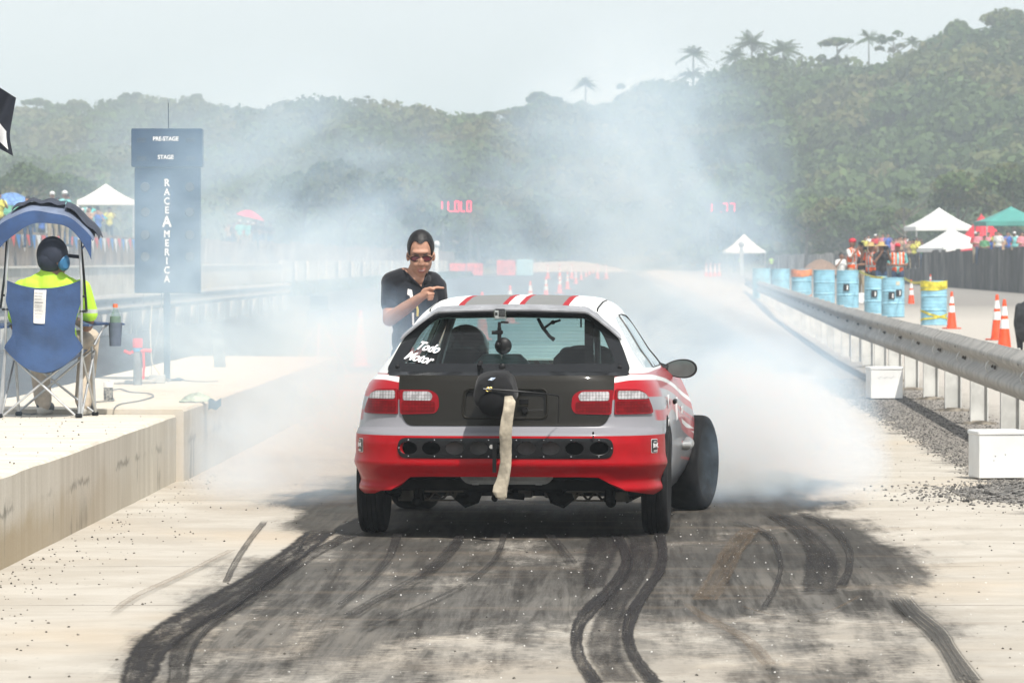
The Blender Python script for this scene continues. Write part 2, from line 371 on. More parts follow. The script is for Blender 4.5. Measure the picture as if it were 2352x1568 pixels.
skid([(700, 712, 1232), (660, 668, 1300), (560, 570, 1380), (470, 484, 1450), (420, 436, 1530)], 1, 'hairline skid mark between the widest black one and the thin grey one')
skid([(900, 930, 1228), (880, 905, 1290), (830, 850, 1350), (770, 785, 1400)], 1, 'soft short skid mark behind the left rear tyre')
skid([(1150, 1170, 1228), (1130, 1146, 1290), (1060, 1074, 1350), (960, 974, 1400), (840, 856, 1450)], 1, 'long hairline skid mark sweeping left from behind the car centre')
skid([(1560, 1572, 1390), (1600, 1640, 1430), (1690, 1735, 1480), (1740, 1790, 1540)], 3, 'blurred skid mark running to the lower right of the wavy pair')
skid([(1985, 1994, 1372), (1900, 1912, 1415), (1800, 1814, 1430), (1700, 1712, 1405)], 3, 'faint brown arc joining the right hand skid arcs')
skid([(1700, 1760, 1220), (1650, 1720, 1270), (1620, 1690, 1330), (1580, 1660, 1390)], 3, 'broad faint rubber smear right of the wavy pair')
# ------------------------------------------------------------------ racing hatchback
# car frame: x to the right, y forward from the rear bumper, z up
CARK = .08; CA = -math.atan(CARK)
CAR0 = Vector((.017 - .78 * CARK, 27 - .78, 0))
def interp(tab, z):
    if z <= tab[0][0]: return tab[0][1:]
    for a, b in zip(tab, tab[1:]):
        if z <= b[0]:
            f = (z - a[0]) / (b[0] - a[0]); return tuple(p + (q - p) * f for p, q in zip(a[1:], b[1:]))
    return tab[-1][1:]
LT = [(.17, .775, .13, 3.93), (.20, .79, .10, 3.97), (.245, .815, .065, 4.0), (.29, .828, .05, 4.02), (.34, .838, .035, 4.05), (.40, .844, .012, 4.06), (.45, .846, .002, 4.07), (.52, .846, .0, 4.07), (.552, .845, .008, 4.05), (.566, .842, .03, 4.03), (.58, .84, .065, 4.0), (.592, .838, .086, 3.97),
      (.61, .836, .094, 3.94), (.65, .83, .10, 3.86), (.72, .82, .115, 3.6), (.80, .80, .135, 3.2), (.84, .775, .148, 2.95), (.86, .750, .155, 2.86), (.885, .725, .17, 2.8), (.90, .712, .178, 2.8)]
Y1, Y2, NE = .9, 3.0, 4.0
def _ref():
    pts = []
    n = 300
    for i in range(n + 1):
        a = PI / 2 * i / n; pts.append((math.sin(a) ** (2 / NE), math.cos(a) ** (2 / NE)))
    return pts
_rp = _ref(); _rl = [0]
for a, b in zip(_rp, _rp[1:]): _rl.append(_rl[-1] + math.hypot((b[0] - a[0]) * .84, (b[1] - a[1]) * .87))
TR = _rl[-1]; TS = TR + (Y2 - Y1)                         # end of rear curve, end of straight side
def XY(t):
    s = 1 if t >= 0 else -1; t = abs(t)
    if t <= TR:
        lo, hi = 0, len(_rl) - 1
        while hi - lo > 1:
            m = (lo + hi) // 2
            if _rl[m] > t: hi = m
            else: lo = m
        f = (t - _rl[lo]) / max(1e-9, _rl[hi] - _rl[lo]); a, b = _rp[lo], _rp[hi]
        return s * (a[0] + (b[0] - a[0]) * f), ('r', a[1] + (b[1] - a[1]) * f)
    if t <= TS: return s * 1.0, ('s', Y1 + t - TR)
    a = min(PI / 2, (t - TS) / 1.6 * PI / 2); return s * max(0, math.cos(a)) ** .55, ('f', max(0, math.sin(a)) ** .9)
def Lp(t, z):
    hw, yr, yf = interp(LT, z); x, (k, v) = XY(t)
    y = Y1 - (Y1 - yr) * v if k == 'r' else v if k == 's' else Y2 + (yf - Y2) * v
    fl = 1 + .045 * math.exp(-((y - 3.2) / .42) ** 2) * sm(.15, .4, z) * (1 - sm(.6, .85, z)) if y > 2 else 1
    return Vector((x * hw * fl, y, z))
def tx(x, z):                                            # parameter of the rear point at lateral x
    hw = interp(LT, z)[0]; r = min(.9995, abs(x) / hw); lo, hi = 0., TR
    for _ in range(26):
        m = (lo + hi) / 2
        if abs(XY(m)[0]) < r: lo = m
        else: hi = m
    return math.copysign(lo, x)
def ty(y, z=.5, side=1):
    if y >= Y1: return side * (TR + y - Y1)
    hw, yr, yf = interp(LT, z); v = (Y1 - y) / (Y1 - yr); lo, hi = 0., TR
    for _ in range(26):
        m = (lo + hi) / 2
        if XY(m)[1][1] > v: lo = m
        else: hi = m
    return side * lo
# glasshouse
GT = [(.752, .858), (.728, .892), (.700, .935), (.662, .985), (.632, 1.035), (.602, 1.085), (.570, 1.135), (.535, 1.185), (.510, 1.22), (.488, 1.243), (.462, 1.261), (.425, 1.275), (.37, 1.283), (.29, 1.288), (.15, 1.292), (0, 1.293)]
_gl = [0]
for a, b in zip(GT, GT[1:]): _gl.append(_gl[-1] + math.hypot(a[0] - b[0], a[1] - b[1]))
_gl = [g / _gl[-1] for g in _gl]
ZR = [(.3, 1.215), (.55, 1.233), (.8, 1.259), (1.2, 1.286), (1.55, 1.293), (2.05, 1.277), (2.4, 1.25), (2.9, 1.2)]
def gtab(q):
    for i in range(len(GT) - 1):
        if q <= _gl[i + 1] + 1e-9:
            # Catmull-Rom for a smooth section
            f = (q - _gl[i]) / (_gl[i + 1] - _gl[i]); A = [GT[max(i - 1, 0)], GT[i], GT[i + 1], GT[min(i + 2, len(GT) - 1)]]
            r = []
            for k in (0, 1):
                a0, a1, a2, a3 = [a[k] for a in A]; r.append(a1 + .5 * f * (a2 - a0 + f * (2 * a0 - 5 * a1 + 4 * a2 - a3 + f * (3 * (a1 - a2) + a3 - a0))))
            return r
    return GT[-1]
def Gp(y, q):
    s = 1 if q <= 1 else -1; qq = q if q <= 1 else 2 - q
    x, z = gtab(min(1, max(0, qq))); zr = interp(ZR, y)[0]
    xs = 1.0
    if y < Y1: xs = max(0, 1 - (max(0, (Y1 - y)) / (Y1 - .155)) ** NE) ** (1 / NE); xs = .35 + .65 * xs if z > 1.2 else xs; 
    if y < Y1 and z <= 1.2: xs = xs + (1 - xs) * .5 * sm(.9, 1.2, z)
    if y > 2.05: xs = 1 - .045 * ((y - 2.05) / .8)
    return Vector((s * x * xs, y, .858 + (z - .858) * (zr - .858) / (1.293 - .858)))
def Hp(x, z):                                            # hatch glass surface
    return Vector((x, .185 + (z - .88) * 1.30 + .12 * (x / .63) ** 2, z))
def Wp(x, z):                                            # windscreen
    return Vector((x, 2.86 - (z - .86) * 1.95 - .22 * (x / .68) ** 2, z))
def densify(poly, step, closed=True):
    out = []; n = len(poly)
    for i in range(n if closed else n - 1):
        a, b = poly[i], poly[(i + 1) % n]; k = max(1, int(math.hypot(b[0] - a[0], b[1] - a[1]) / step))
        out += [(a[0] + (b[0] - a[0]) * j / k, a[1] + (b[1] - a[1]) * j / k) for j in range(k)]
    return out
def rounded(poly, r, n=6):
    out = []; m = len(poly)
    rs = r if isinstance(r, (list, tuple)) else [r] * m
    for i in range(m):
        p, c, q = Vector(poly[i - 1]), Vector(poly[i]), Vector(poly[(i + 1) % m]); a = (p - c); b = (q - c)
        k = min(rs[i], a.length * .48, b.length * .48)
        if k < 1e-5: out.append(tuple(c)); continue
        s, e = c + a.normalized() * k, c + b.normalized() * k
        for j in range(n + 1):
            f = j / n; out.append(tuple(s * (1 - f) ** 2 + c * 2 * f * (1 - f) + e * f * f))
    return out
def inside(p, poly):
    x, y = p; c = False; n = len(poly); j = n - 1
    for i in range(n):
        xi, yi = poly[i]; xj, yj = poly[j]
        if (yi > y) != (yj > y) and x < (xj - xi) * (y - yi) / (yj - yi) + xi: c = not c
        j = i
    return c
def patch(name, outline, fn, mat, parent, holes=(), step=.03, off=0, rim=.006, flip=False, sx=1, sy=1, loc=(0, 0, 0)):
    """a panel cut to an exact outline in its surface's own two coordinates"""
    A = densify(outline, step * .7); H = [densify(h, step * .5) for h in holes]
    vs = [Vector(p) for p in A]; es = [(i, (i + 1) % len(A)) for i in range(len(A))]
    for h in H:
        o = len(vs); vs += [Vector(p) for p in h]; es += [(o + i, o + (i + 1) % len(h)) for i in range(len(h))]
    x0, x1 = min(p[0] for p in A), max(p[0] for p in A); y0, y1 = min(p[1] for p in A), max(p[1] for p in A)
    nx, ny = max(2, int((x1 - x0) / (step * sx))), max(2, int((y1 - y0) / (step * sy)))
    edge = [Vector(p) for p in A] + [Vector(p) for h in H for p in h]
    from mathutils import kdtree
    kd = kdtree.KDTree(len(edge))
    for i, e in enumerate(edge): kd.insert((e.x, e.y, 0), i)
    kd.balance()
    for i in range(1, nx):
        for j in range(1, ny):
            p = (x0 + (x1 - x0) * i / nx, y0 + (y1 - y0) * j / ny)
            if inside(p, A) and not any(inside(p, h) for h in H) and kd.find((p[0], p[1], 0))[2] > step * .33: vs.append(Vector(p))
    r = geometry.delaunay_2d_cdt(vs, es, [], 0, 1e-6)
    V2, F2 = r[0], r[2]; F2 = [f for f in F2 if (lambda c: inside(c, A) and not any(inside(c, h) for h in H))(tuple(sum((V2[i] for i in f), Vector((0, 0))) / len(f)))]
    e = 1e-3; pts = []; nor = []
    for p in V2:
        c = fn(p.x, p.y); n = (fn(p.x + e, p.y) - fn(p.x - e, p.y)).cross(fn(p.x, p.y + e) - fn(p.x, p.y - e))
        n = n.normalized() if n.length > 1e-12 else Vector((0, -1, 0))
        if flip: n = -n
        pts.append(c + n * off); nor.append(n)
    fs = [tuple(f) for f in F2]
    out = []
    for f in fs:
        a, b, c = [pts[i] for i in f[:3]]; n = (b - a).cross(c - a)
        out.append(f if n.dot(nor[f[0]]) > 0 else tuple(reversed(f)))
    nm = list(nor)
    if rim:
        from collections import Counter
        ec = {}
        for f in out:
            for i in range(len(f)):
                k = (f[i], f[(i + 1) % len(f)])
                if (k[1], k[0]) in ec: ec.pop((k[1], k[0]))
                else: ec[k] = 1
        mp = {}
        for (a, b) in list(ec):
            q = []
            for i in (b, a):
                for lvl in (0, 1):
                    if (i, lvl, 0) not in mp:
                        mp[(i, lvl, 0)] = len(pts); pts.append(pts[i] - nor[i] * (rim * lvl)); nm.append(None)
            out.append((mp[(a, 0, 0)], mp[(b, 0, 0)], mp[(b, 1, 0)], mp[(a, 1, 0)])[::-1])
    me = bpy.data.meshes.new(name); me.from_pydata([tuple(p) for p in pts], [], out); me.materials.append(mat); me.shade_smooth()
    me.update(); vn = me.vertex_normals
    me.normals_split_custom_set_from_vertices([tuple(n) if n is not None else tuple(vn[i].vector) for i, n in enumerate(nm)])
    o = bpy.data.objects.new(name, me); COL.objects.link(o); o.parent = parent; o.location = loc
    return o

# paints
def livery():
    t = NT('livery'); p = t.pos(); x, y, z = t.xyz(p); ax = t.math('ABSOLUTE', x)
    white, grey, red, blk, dk = (.80, .82, .80), (.235, .235, .255), (.38, .006, .013), (.02, .02, .024), (.045, .05, .065)
    zc = t.sub(.862, t.mul(t.mul(y, y), .021))           # upper white stripe dropping toward the nose
    d = t.sub(z, t.add(zc, t.mul(t.step(ax, .68, .52), -.02)))
    col = t.mix(t.step(y, 1.0, 1.7), grey, dk)
    col = t.mix(t.band(t.add(d, t.mul(t.step(y, .5, 1.2), .05)), -.075, .5), col, red)
    col = t.mix(t.band(d, -.105, -.06), col, t.mix(t.step(y, .5, .8), red, grey))
    sw = t.add(d, t.add(.17, t.mul(t.math('SINE', t.mul(y, 3.1)), .035)))
    col = t.mix(t.mul(t.band(sw, -.028, .028), t.step(y, .35, .42)), col, red)
    col = t.mix(t.mul(t.band(d, -.24, -.13), t.step(y, 2.0, 2.5)), col, red)
    col = t.mix(t.mul(t.band(d, -.2, -.172), t.step(y, 2.3, 2.32)), col, white)
    for zz in (.50, .42, .33): col = t.mix(t.mul(t.band(t.add(z, t.mul(y, .05)), zz + .13, zz + .145), t.step(y, 2.2, 2.25)), col, red)
    col = t.mix(t.band(d, -.014, .014), col, white)
    # bold pale letters suggestion is left to decals; glasshouse white
    up = t.step(t.add(z, t.mul(t.step(y, 1.9, 2.6), -.02)), .876, .880); col = t.mix(up, col, white)
    roof = t.mul(t.step(z, 1.2, 1.21), t.step(ax, .47, .465))
    rc = t.mix(t.band(ax, -1, .302, .0015), white, red); rc = t.mix(t.band(ax, -1, .268, .0015), rc, (.21, .215, .21))
    rc = t.mix(t.band(ax, -1, .060, .0015), rc, red); rc = t.mix(t.band(ax, -1, .030, .0015), rc, white)
    col = t.mix(roof, col, rc)
    hood = t.mul(t.step(y, 2.78, 2.8), t.step(z, .62, .66)); col = t.mix(t.mul(hood, t.band(ax, -1, .3)), col, rc)
    ditch = t.mul(t.band(ax, .452, .462, .0015), t.mul(t.step(z, 1.2, 1.21), t.step(y, .62, .63))); col = t.mix(ditch, col, (.02, .02, .02))
    door = t.mul(t.band(y, 1.28, 1.288, .001), t.step(z, .9, .88)); col = t.mix(door, col, (.01, .01, .01))
    # road dust
    dn = t.noise(p, 7, 5, .7); col = t.mix(t.mul(t.step(dn, .45, .8), t.mul(t.step(z, .6, .25), .35)), col, (.25, .2, .16))
    bf = t.new('NewGeometry').outputs['Backfacing']; col = t.mix(bf, col, (.012, .012, .014))
    s = t.pbr(col, t.add(t.add(.24, t.mul(roof, .35)), t.mul(dn, .12)), coat=t.mul(t.sub(.35, t.mul(bf, .35)), t.sub(1, t.mul(roof, .9))), spec=.35, normal=t.bump(t.noise(p, 5, 2), .08, .01))
    return t.end(s)
def red_paint():
    t = NT('bumper_red'); p = t.pos(); x, y, z = t.xyz(p); dn = t.noise(p, 9, 5, .7)
    c = t.mix(t.step(dn, .3, .75), (.38, .003, .008), (.31, .003, .007))
    sc = t.noise(p, 1, 4, .8, stretch=(6, 6, 60)); c = t.mix(t.mul(t.step(sc, .70, .74), t.mul(t.step(z, .34, .26), .6)), c, (.7, .6, .58))
    c = t.mix(t.step(z, .5535, .5545), c, (.235, .235, .255))
    bf = t.new('NewGeometry').outputs['Backfacing']; c = t.mix(bf, c, (.012, .012, .014))
    return t.end(t.pbr(c, t.add(.26, t.mul(dn, .15)), coat=.15, spec=.12, normal=t.bump(t.noise(p, 4, 3), .12, .02)))
def carbon():
    t = NT('carbon'); p = t.pos(); x, y, z = t.xyz(p)
    a = t.math('SINE', t.mul(t.add(x, z), 900)); b = t.math('SINE', t.mul(t.sub(z, x), 520)); n = t.noise(p, 4, 3)
    w = t.step(t.mul(a, t.math('SIGN', b)), -.4, .4)
    c = t.mix(w, (.006, .0055, .004), (.022, .020, .015)); c = t.mix(t.mul(n, .4), c, (.012, .011, .008))
    return t.end(t.pbr(c, .45, coat=.3, spec=.1, normal=t.bump(t.add(n, t.mul(w, .08)), .1, .01)))
def glass_mat(name, tint, rough=.0, refl=1.0, dust=.04):
    t = NT(name); tr = t.new('BsdfTransparent'); t.put(tr.inputs[0], tint)
    gl = t.new('BsdfGlossy'); t.put(gl.inputs[0], (1, 1, 1)); gl.inputs[1].default_value = .03
    fr = t.new('LayerWeight'); fr.inputs[0].default_value = .5; m = t.new('MixShader'); t.put(m.inputs[0], t.mul(t.add(t.math('POWER', fr.outputs[1], 5), .045), refl)); t.put(m.inputs[1], tr.outputs[0]); t.put(m.inputs[2], gl.outputs[0])
    df = t.new('BsdfDiffuse'); t.put(df.inputs[0], (.7, .72, .7)); p = t.pos(); n = t.noise(p, 6, 4, .7)
    m2 = t.new('MixShader'); t.put(m2.inputs[0], t.mul(t.step(n, .2, .8), dust)); t.put(m2.inputs[1], m.outputs[0]); t.put(m2.inputs[2], df.outputs[0])
    return t.end(m2.outputs[0])
def lamp_mat(name, c1, c2, clear=0):
    t = NT(name); p = t.pos(); x, y, z = t.xyz(p)
    r = t.math('PINGPONG', t.mul(z, 60), .5); rx = t.math('PINGPONG', t.mul(x, 60), .5); n = t.noise(p, 22, 3, .6)
    f = t.mul(t.add(t.mul(r, .35), t.mul(rx, .5 if clear else .2)), .9); c = t.mix(t.step(t.add(f, t.mul(n, .9)), .45, .95), c1, c2)
    return t.end(t.pbr(c, .22, metal=.3 if clear else 0, spec=.12, coat=.12, normal=t.bump(f, .12, .003)))
LIV, RED, CARB = livery(), red_paint(), carbon()
GLS = glass_mat('rear_glass', (.50, .70, .68), dust=.012); GLSIDE = glass_mat('side_glass', (.30, .36, .34), refl=1.4, dust=.06); GLC = glass_mat('clear_plastic', (.9, .93, .92), dust=.006)
FRIT = M('black_frit', (.010, .011, .012), .2, coat=.3, var=.05); RUB = M('rubber_trim', (.009, .009, .010), .6, spec=.2)
BLKP = M('black_plastic', (.010, .010, .011), .45, bump=.001, bscale=200, spec=.3); BLKM = M('black_metal', (.009, .009, .010), .35, spec=.3)
DARK = M('cabin_dark', (.014, .015, .017), .8); TYRE = M('tyre', (.012, .012, .013), .75, var=.2, scale=14, dirt=.12, spec=.2)
SILV = M('bare_silver', (.55, .55, .54), .38, metal=.8, var=.15); CHR = M('chrome', (.7, .7, .7), .18, metal=1)
GREYP = M('grey_paint', (.33, .335, .35), .25, coat=.6); WHITEV = M('white_vinyl', (.82, .82, .82), .45, var=.03)
UND = M('underbody', (.007, .0065, .006), .85, var=.3, dirt=.05, spec=.1); BEIGE = M('raw_alloy', (.17, .15, .12), .55, metal=.4, var=.25)

car = thing('racing_hatchback', 'red, white and grey racing hatchback seen from behind with smoking front tyres', 'car', CAR0, CA)
def Lf(t, z): return Lp(t, z)
# --- body shell: side, rear quarters and nose below the windows
def arch(yc, zc, r, side, n=16):
    return [(side * (TR + (yc - Y1)) + side * -r * math.cos(PI * k / n), zc + r * math.sin(PI * k / n)) for k in range(n + 1)]
TF = TS + 1.6
def topz(t):
    y = Lp(abs(t), .7).y
    return .868 if y < 2.8 else .868 - .2 * ((y - 2.8) / 1.2) ** 1.2
half = [(0, .545), (ty(.42, .5), .545)]
rc = TR + (.78 - Y1)
half = [(0, .547), (tx(.80, .547), .547), (rc - .345, .547)]
half += [(rc - .345 * math.cos(a), .30 + .345 * math.sin(a)) for a in [PI * k / 18 for k in range(5, 18)]] + [(rc + .345, .30), (rc + .36, .18)]
fc = TR + (3.35 - Y1)
half += [(fc - .40, .18)] + [(fc - .36 * math.cos(a), .29 + .36 * math.sin(a)) for a in [PI * k / 18 for k in range(0, 19)]] + [(fc + .38, .19), (TF - .02, .19)]
half = [(0, .547), (rc - .30, .547)] + half[3:]
top = [(TF - .02 - i * (TF - .02) / 60, 0) for i in range(61)]; top = [(a, topz(a)) for a, _ in top]
out_r = half + top[:-1]
outl = out_r + [(0, .868)] + [(-a, b) for a, b in reversed(out_r[1:])]
def rp(pts): return [(tx(x, z), z) for x, z in densify(pts, .015)]
body = patch('body', outl, Lf, LIV, car, holes=[rp([(-.235, .64), (.235, .64), (.235, .81), (-.235, .81)])], step=.045, rim=.02, flip=False)
# --- glasshouse
def yedge(q):
    y = .4
    for _ in range(30): g = Gp(y, q); y = .5 * y + .5 * (Hp(g.x, g.z).y)
    return y
def yfront(q):
    y = 2.5
    for _ in range(40): g = Gp(y, q); y = .5 * y + .5 * Wp(g.x, g.z).y
    return y
NQ = 60
eq = [(yedge(2 * k / NQ), 2 * k / NQ) for k in range(NQ + 1)]; fq = [(yfront(2 * k / NQ), 2 * k / NQ) for k in range(NQ + 1)]
def qz(y, z):                                            # section parameter at height z
    lo, hi = 0., .9
    for _ in range(24):
        m = (lo + hi) / 2
        if Gp(y, m).z < z: lo = m
        else: hi = m
    return lo
def sidepoly(pts, mirror): return [(y, (2 - qz(y, z)) if mirror else qz(y, z)) for y, z in pts]
quarter = [(.60, .905), (1.275, .892), (1.285, 1.178), (1.02, 1.172), (.90, 1.135), (.70, 1.0)]
quarter = rounded(quarter, [.04, .02, .02, .05, .08, .06], 5)
doorw = rounded([(1.30, .892), (2.52, .886), (2.46, .93), (2.12, 1.14), (2.0, 1.172), (1.31, 1.182)], [.02, .02, .03, .08, .06, .02], 5)
HQ = [sidepoly(quarter, m) for m in (0, 1)] + [sidepoly(doorw, m) for m in (0, 1)]
roof = patch('roof', eq + list(reversed(fq)), Gp, LIV, car, holes=HQ, step=.035, rim=.012, sy=.55)
for m in (0, 1):
    def grow(poly, k):
        cx = sum(a for a, _ in poly) / len(poly); cz = sum(b for _, b in poly) / len(poly)
        return [(cx + (a - cx) * (1 + k), cz + (b - cz) * (1 + 2.2 * k)) for a, b in poly]
    w = patch('quarter_window', sidepoly(quarter, m), Gp, GLSIDE, car, step=.05, off=.0, rim=0, sy=.6)
    w = patch('door_window', sidepoly(doorw, m), Gp, GLSIDE, car, step=.05, off=.0, rim=0, sy=.6)
    patch('window_seal', sidepoly(grow(doorw, .003), m), Gp, RUB, w, holes=[sidepoly(grow(doorw, -.006), m)], step=.04, off=.004, rim=.004, sy=.6)
# --- hatch surround, glass and its black border
edge3 = [Gp(y, q) for y, q in eq]; hull = [(p.x, p.z) for p in edge3]
gl = [(-.648, .885), (.648, .885), (.652, .905), (.600, 1.03), (.545, 1.115), (.455, 1.2), (.40, 1.222), (0, 1.232), (-.40, 1.222), (-.455, 1.2), (-.545, 1.115), (-.600, 1.03), (-.652, .905)]
gl = rounded(gl, [.02, .02, .03, .08, .08, .06, .08, .1, .08, .06, .08, .08, .03], 4)
gin = [(-.585, .925), (.585, .925), (.50, 1.1), (.415, 1.178), (0, 1.185), (-.415, 1.178), (-.50, 1.1)]
gin = rounded(gin, [.03, .03, .05, .04, .1, .04, .05], 5)
base = [( .752 - .0, .86)]
patch('hatch_frame', hull, Hp, LIV, car, holes=[gin], step=.04, rim=.01, off=-.002, flip=True) if False else patch('hatch_frame', hull, Hp, LIV, car, holes=[gin], step=.04, rim=.01, off=-.002)
rg = patch('rear_window', gin, Hp, GLS, car, step=.06, off=.003, rim=0)
patch('black_border', gl, Hp, FRIT, rg, holes=[rounded([(x * .985, .925 + (z - .925) * .985) for x, z in [(-.585, .928), (.585, .928), (.50, 1.1), (.415, 1.178), (0, 1.185), (-.415, 1.178), (-.50, 1.1)]], [.03, .03, .05, .04, .1, .04, .05], 5)], step=.04, off=.006, rim=.008)
m = MB()                                                 # heating wires
for k in range(13):
    z = .94 + k * .0185; hwz = .57 - (z - .93) * .55
    m.tube([Hp(-hwz + 2 * hwz * i / 16, z) + Vector((0, -.0045, 0)) for i in range(17)], .0004, 4)
m.build('heating_wires', M('wire_brown', (.03, .028, .025), .6), rg)
for sx, r_ in ((-.60, .013), (.60, .013), (-.025, .021)): m = MB(); m.ball(Hp(sx, .914) + Vector((0, -.012, 0)), (r_, .010, r_)); m.build('glass_stud', BLKP, rg)
m = MB(); m.tube([Hp(-.145, .905) + Vector((0, -.01, 0)), Hp(-.145, .905) + Vector((0, -.035, .02)), Hp(-.142, .93) + Vector((0, -.04, .006))], .013, 10); m.ball(Hp(-.142, .93) + Vector((0, -.04, .008)), (.014, .014, .015)); m.build('washer_nozzle', BLKP, rg)
# text decals
def text(name, s, size, mat, parent, loc, rx=90, rz=0, shear=0, ext=.002, bold=0, sx=1, align='CENTER', roll=0, rot=None):
    cu = bpy.data.curves.new(name, 'FONT'); cu.body = s; cu.size = size; cu.extrude = ext; cu.offset = bold; cu.shear = shear
    cu.align_x = align; cu.align_y = 'CENTER'; cu.space_line = .82
    o = bpy.data.objects.new(name, cu); COL.objects.link(o)
    bpy.context.view_layer.update(); me = bpy.data.meshes.new_from_object(o); bpy.data.objects.remove(o)
    me.name = name; me.materials.clear(); me.materials.append(mat)
    o = bpy.data.objects.new(name, me); COL.objects.link(o); o.parent = parent; o.location = loc
    o.rotation_euler = rot if rot else (R(rx), R(roll), R(rz)); o.scale = (sx, 1, 1); return o
HN = (Hp(0, 1.001) - Hp(0, .999)).normalized(); tilt = math.degrees(math.atan2(HN.z, HN.y))
for s, x, z, sz in (('Todo', -.440, 1.010, .094), ('Motor', -.485, .955, .094)):
    q = Hp(x, z); text('glass_lettering', s, sz, WHITEV, rg, q + Vector((0, -.016, .006)), rx=tilt, rz=-19, shear=.28, bold=.0030, ext=.0006, sx=.64, rot=(R(tilt), R(11), R(-20)))
# --- spoiler visor over the glass
def Vs(a, b):                                            # a across, b from roof edge to lip
    x = a
    zt = 1.236 - .012 * (x / .4) ** 2 if abs(x) < .40 else 1.224 - (abs(x) - .40) ** 1.15 * 1.02
    y0 = .60 + .12 * (x / .63) ** 2 + (zt - 1.232) * 1.0; w = .105 - .05 * sm(.42, .58, abs(x))
    return Vector((x * (1 + .02 * b), y0 - w * b, zt - .018 * b - .010 * b * b + .004))
m = MB(); m.sheet(lambda i, j: Vs(-.585 + 1.17 * i, j), 60, 8); m.build('visor', GREYP, car, solid=.008)
# --- tailgate panel in carbon
def rp(pts): return [(tx(x, z), z) for x, z in densify(pts, .015)]
tg = rounded([(-.575, .868), (-.575, .80), (-.553, .648), (-.52, .604), (.52, .604), (.553, .648), (.575, .80), (.575, .868)], [.005, .02, .04, .05, .05, .04, .02, .005], 5)
plate = rounded([(-.218, .655), (.218, .655), (.212, .79), (-.212, .79)], .03, 5)
tail = patch('tailgate', rp(tg), Lf, CARB, car, holes=[rp(plate)], step=.03, off=.007, rim=.012)
rec = patch('plate_recess', rp(plate), lambda a, b: Lp(a, b) + Vector((0, .016, 0)), CARB, tail, step=.05, rim=0)
m = MB(); fr = rounded([(-.228, .645), (.228, .645), (.222, .80), (-.222, .80)], .035, 6); m.tube([Lp(tx(x, z), z) + Vector((0, -.008, 0)) for x, z in fr], .0075, 6, close=True); m.build('recess_rim', CARB, tail)
m = MB(); m.sheet(lambda i, j: Lp(tx(-.655 + 1.31 * i, .872), .872) * (1 - j) + Hp(-.648 + 1.296 * i, .889) * j + Vector((0, -.010, -.003 * (1 - j))), 40, 3); m.build('glass_seal', FRIT, tail, solid=.004)
m = MB()
for x, z in ((.10, .785), (.105, .672)): m.ball((x, .095, z), (.007, .006, .007), 8)
m.box((.10, .10, .735), (.05, .012, .028), bev=.003); m.lathe([(.0, 0), (.016, 0), (.016, .02), (0, .022)], 12, c=(.108, .09, .69), axis='Y'); m.build('latch', BLKM, tail)
m = MB(); m.tube([(.11, .085, .685), (.16, .088, .692), (.205, .09, .69)], .0022, 6); m.build('latch_cable', BLKP, tail)
# --- lamps
LR = lamp_mat('lamp_red', (.10, .001, .002), (.22, .002, .005)); LC = lamp_mat('lamp_clear', (.26, .25, .25), (.62, .60, .60), 1); LRB = M('lamp_frame', (.22, .003, .008), .2, coat=.15, var=.05, spec=.15)
for s in (-1, 1):
    inn = [(.372, .668), (.562, .662), (.570, .792), (.40, .792), (.358, .765), (.352, .70)]; inn = rounded([(s * x, z) for x, z in inn], [.03, .012, .008, .04, .03, .03], 5)
    ot = [(.578, .664), (.772, .664), (.764, .70), (.738, .768), (.700, .794), (.582, .798)]; ot = rounded([(s * x, z) for x, z in ot], [.008, .02, .04, .05, .03, .008], 5)
    for nm, pol, clear in (('tail_lamp', inn, [(.395, .735), (.548, .735), (.548, .783), (.408, .783), (.388, .765)]), ('tail_lamp', ot, [(.592, .742), (.747, .742), (.728, .770), (.700, .784), (.592, .787)])):
        L = patch(nm, rp(pol), Lf, LRB, car, step=.02, off=.012, rim=.02)
        cl = rounded([(s * x, z) for x, z in clear], .012, 4)
        patch('clear_lens', rp(cl), Lf, LC, L, step=.02, off=.0155, rim=.005)
        lo = [(.375, .674), (.555, .670), (.555, .727), (.375, .729)] if pol is inn else [(.586, .672), (.758, .672), (.745, .732), (.586, .732)]
        patch('red_lens', rp(rounded([(s * x, z) for x, z in lo], .012, 4)), Lf, LR, L, step=.02, off=.0145, rim=.004)
# --- bumper
TB = ty(.44, .45)
bump_ = [(-TB, .245)]
bot = [(-.70, .243), (-.66, .258), (-.60, .262), (-.545, .30), (-.50, .335), (-.40, .338), (.40, .338), (.50, .335), (.56, .30), (.63, .262), (.70, .25), (.735, .243)]
bpl = [(-TB, .26), (-tx(.79, .245) if False else tx(-.78, .25), .235)] + [(tx(x, z), z) for x, z in bot] + [(tx(.78, .25), .235), (TB, .26), (TB + .02, .40), (TB + .0, .552), (TB - .06, .583)]
bpl += [(tx(x, .592), .592) for x in [.74 - 1.48 * i / 20 for i in range(21)]] + [(-TB + .06, .583), (-TB, .552), (-TB - .02, .40)]
vent = rounded([(-.565, .437), (.578, .437), (.578, .540), (-.565, .540)], .05, 8)
def Bf(t, z):
    p = Lp(t, z); n = Vector((p.x / .84, -1 if abs(t) < .9 else -.2, 0)).normalized()
    w = .012 * math.exp(-((z - .40) / .03) ** 2) - .012 * math.exp(-((z - .315) / .035) ** 2) * sm(.5, .62, abs(p.x)) + .014 * math.exp(-((z - .262) / .022) ** 2) * sm(.45, .6, abs(p.x))
    return p + n * w
vin = rounded([(-.548, .452), (.561, .452), (.561, .525), (-.548, .525)], .035, 6)
bumper = patch('bumper', bpl, Bf, RED, car, holes=[rp(vin)], step=.022, off=.006, rim=.02)
hl = []
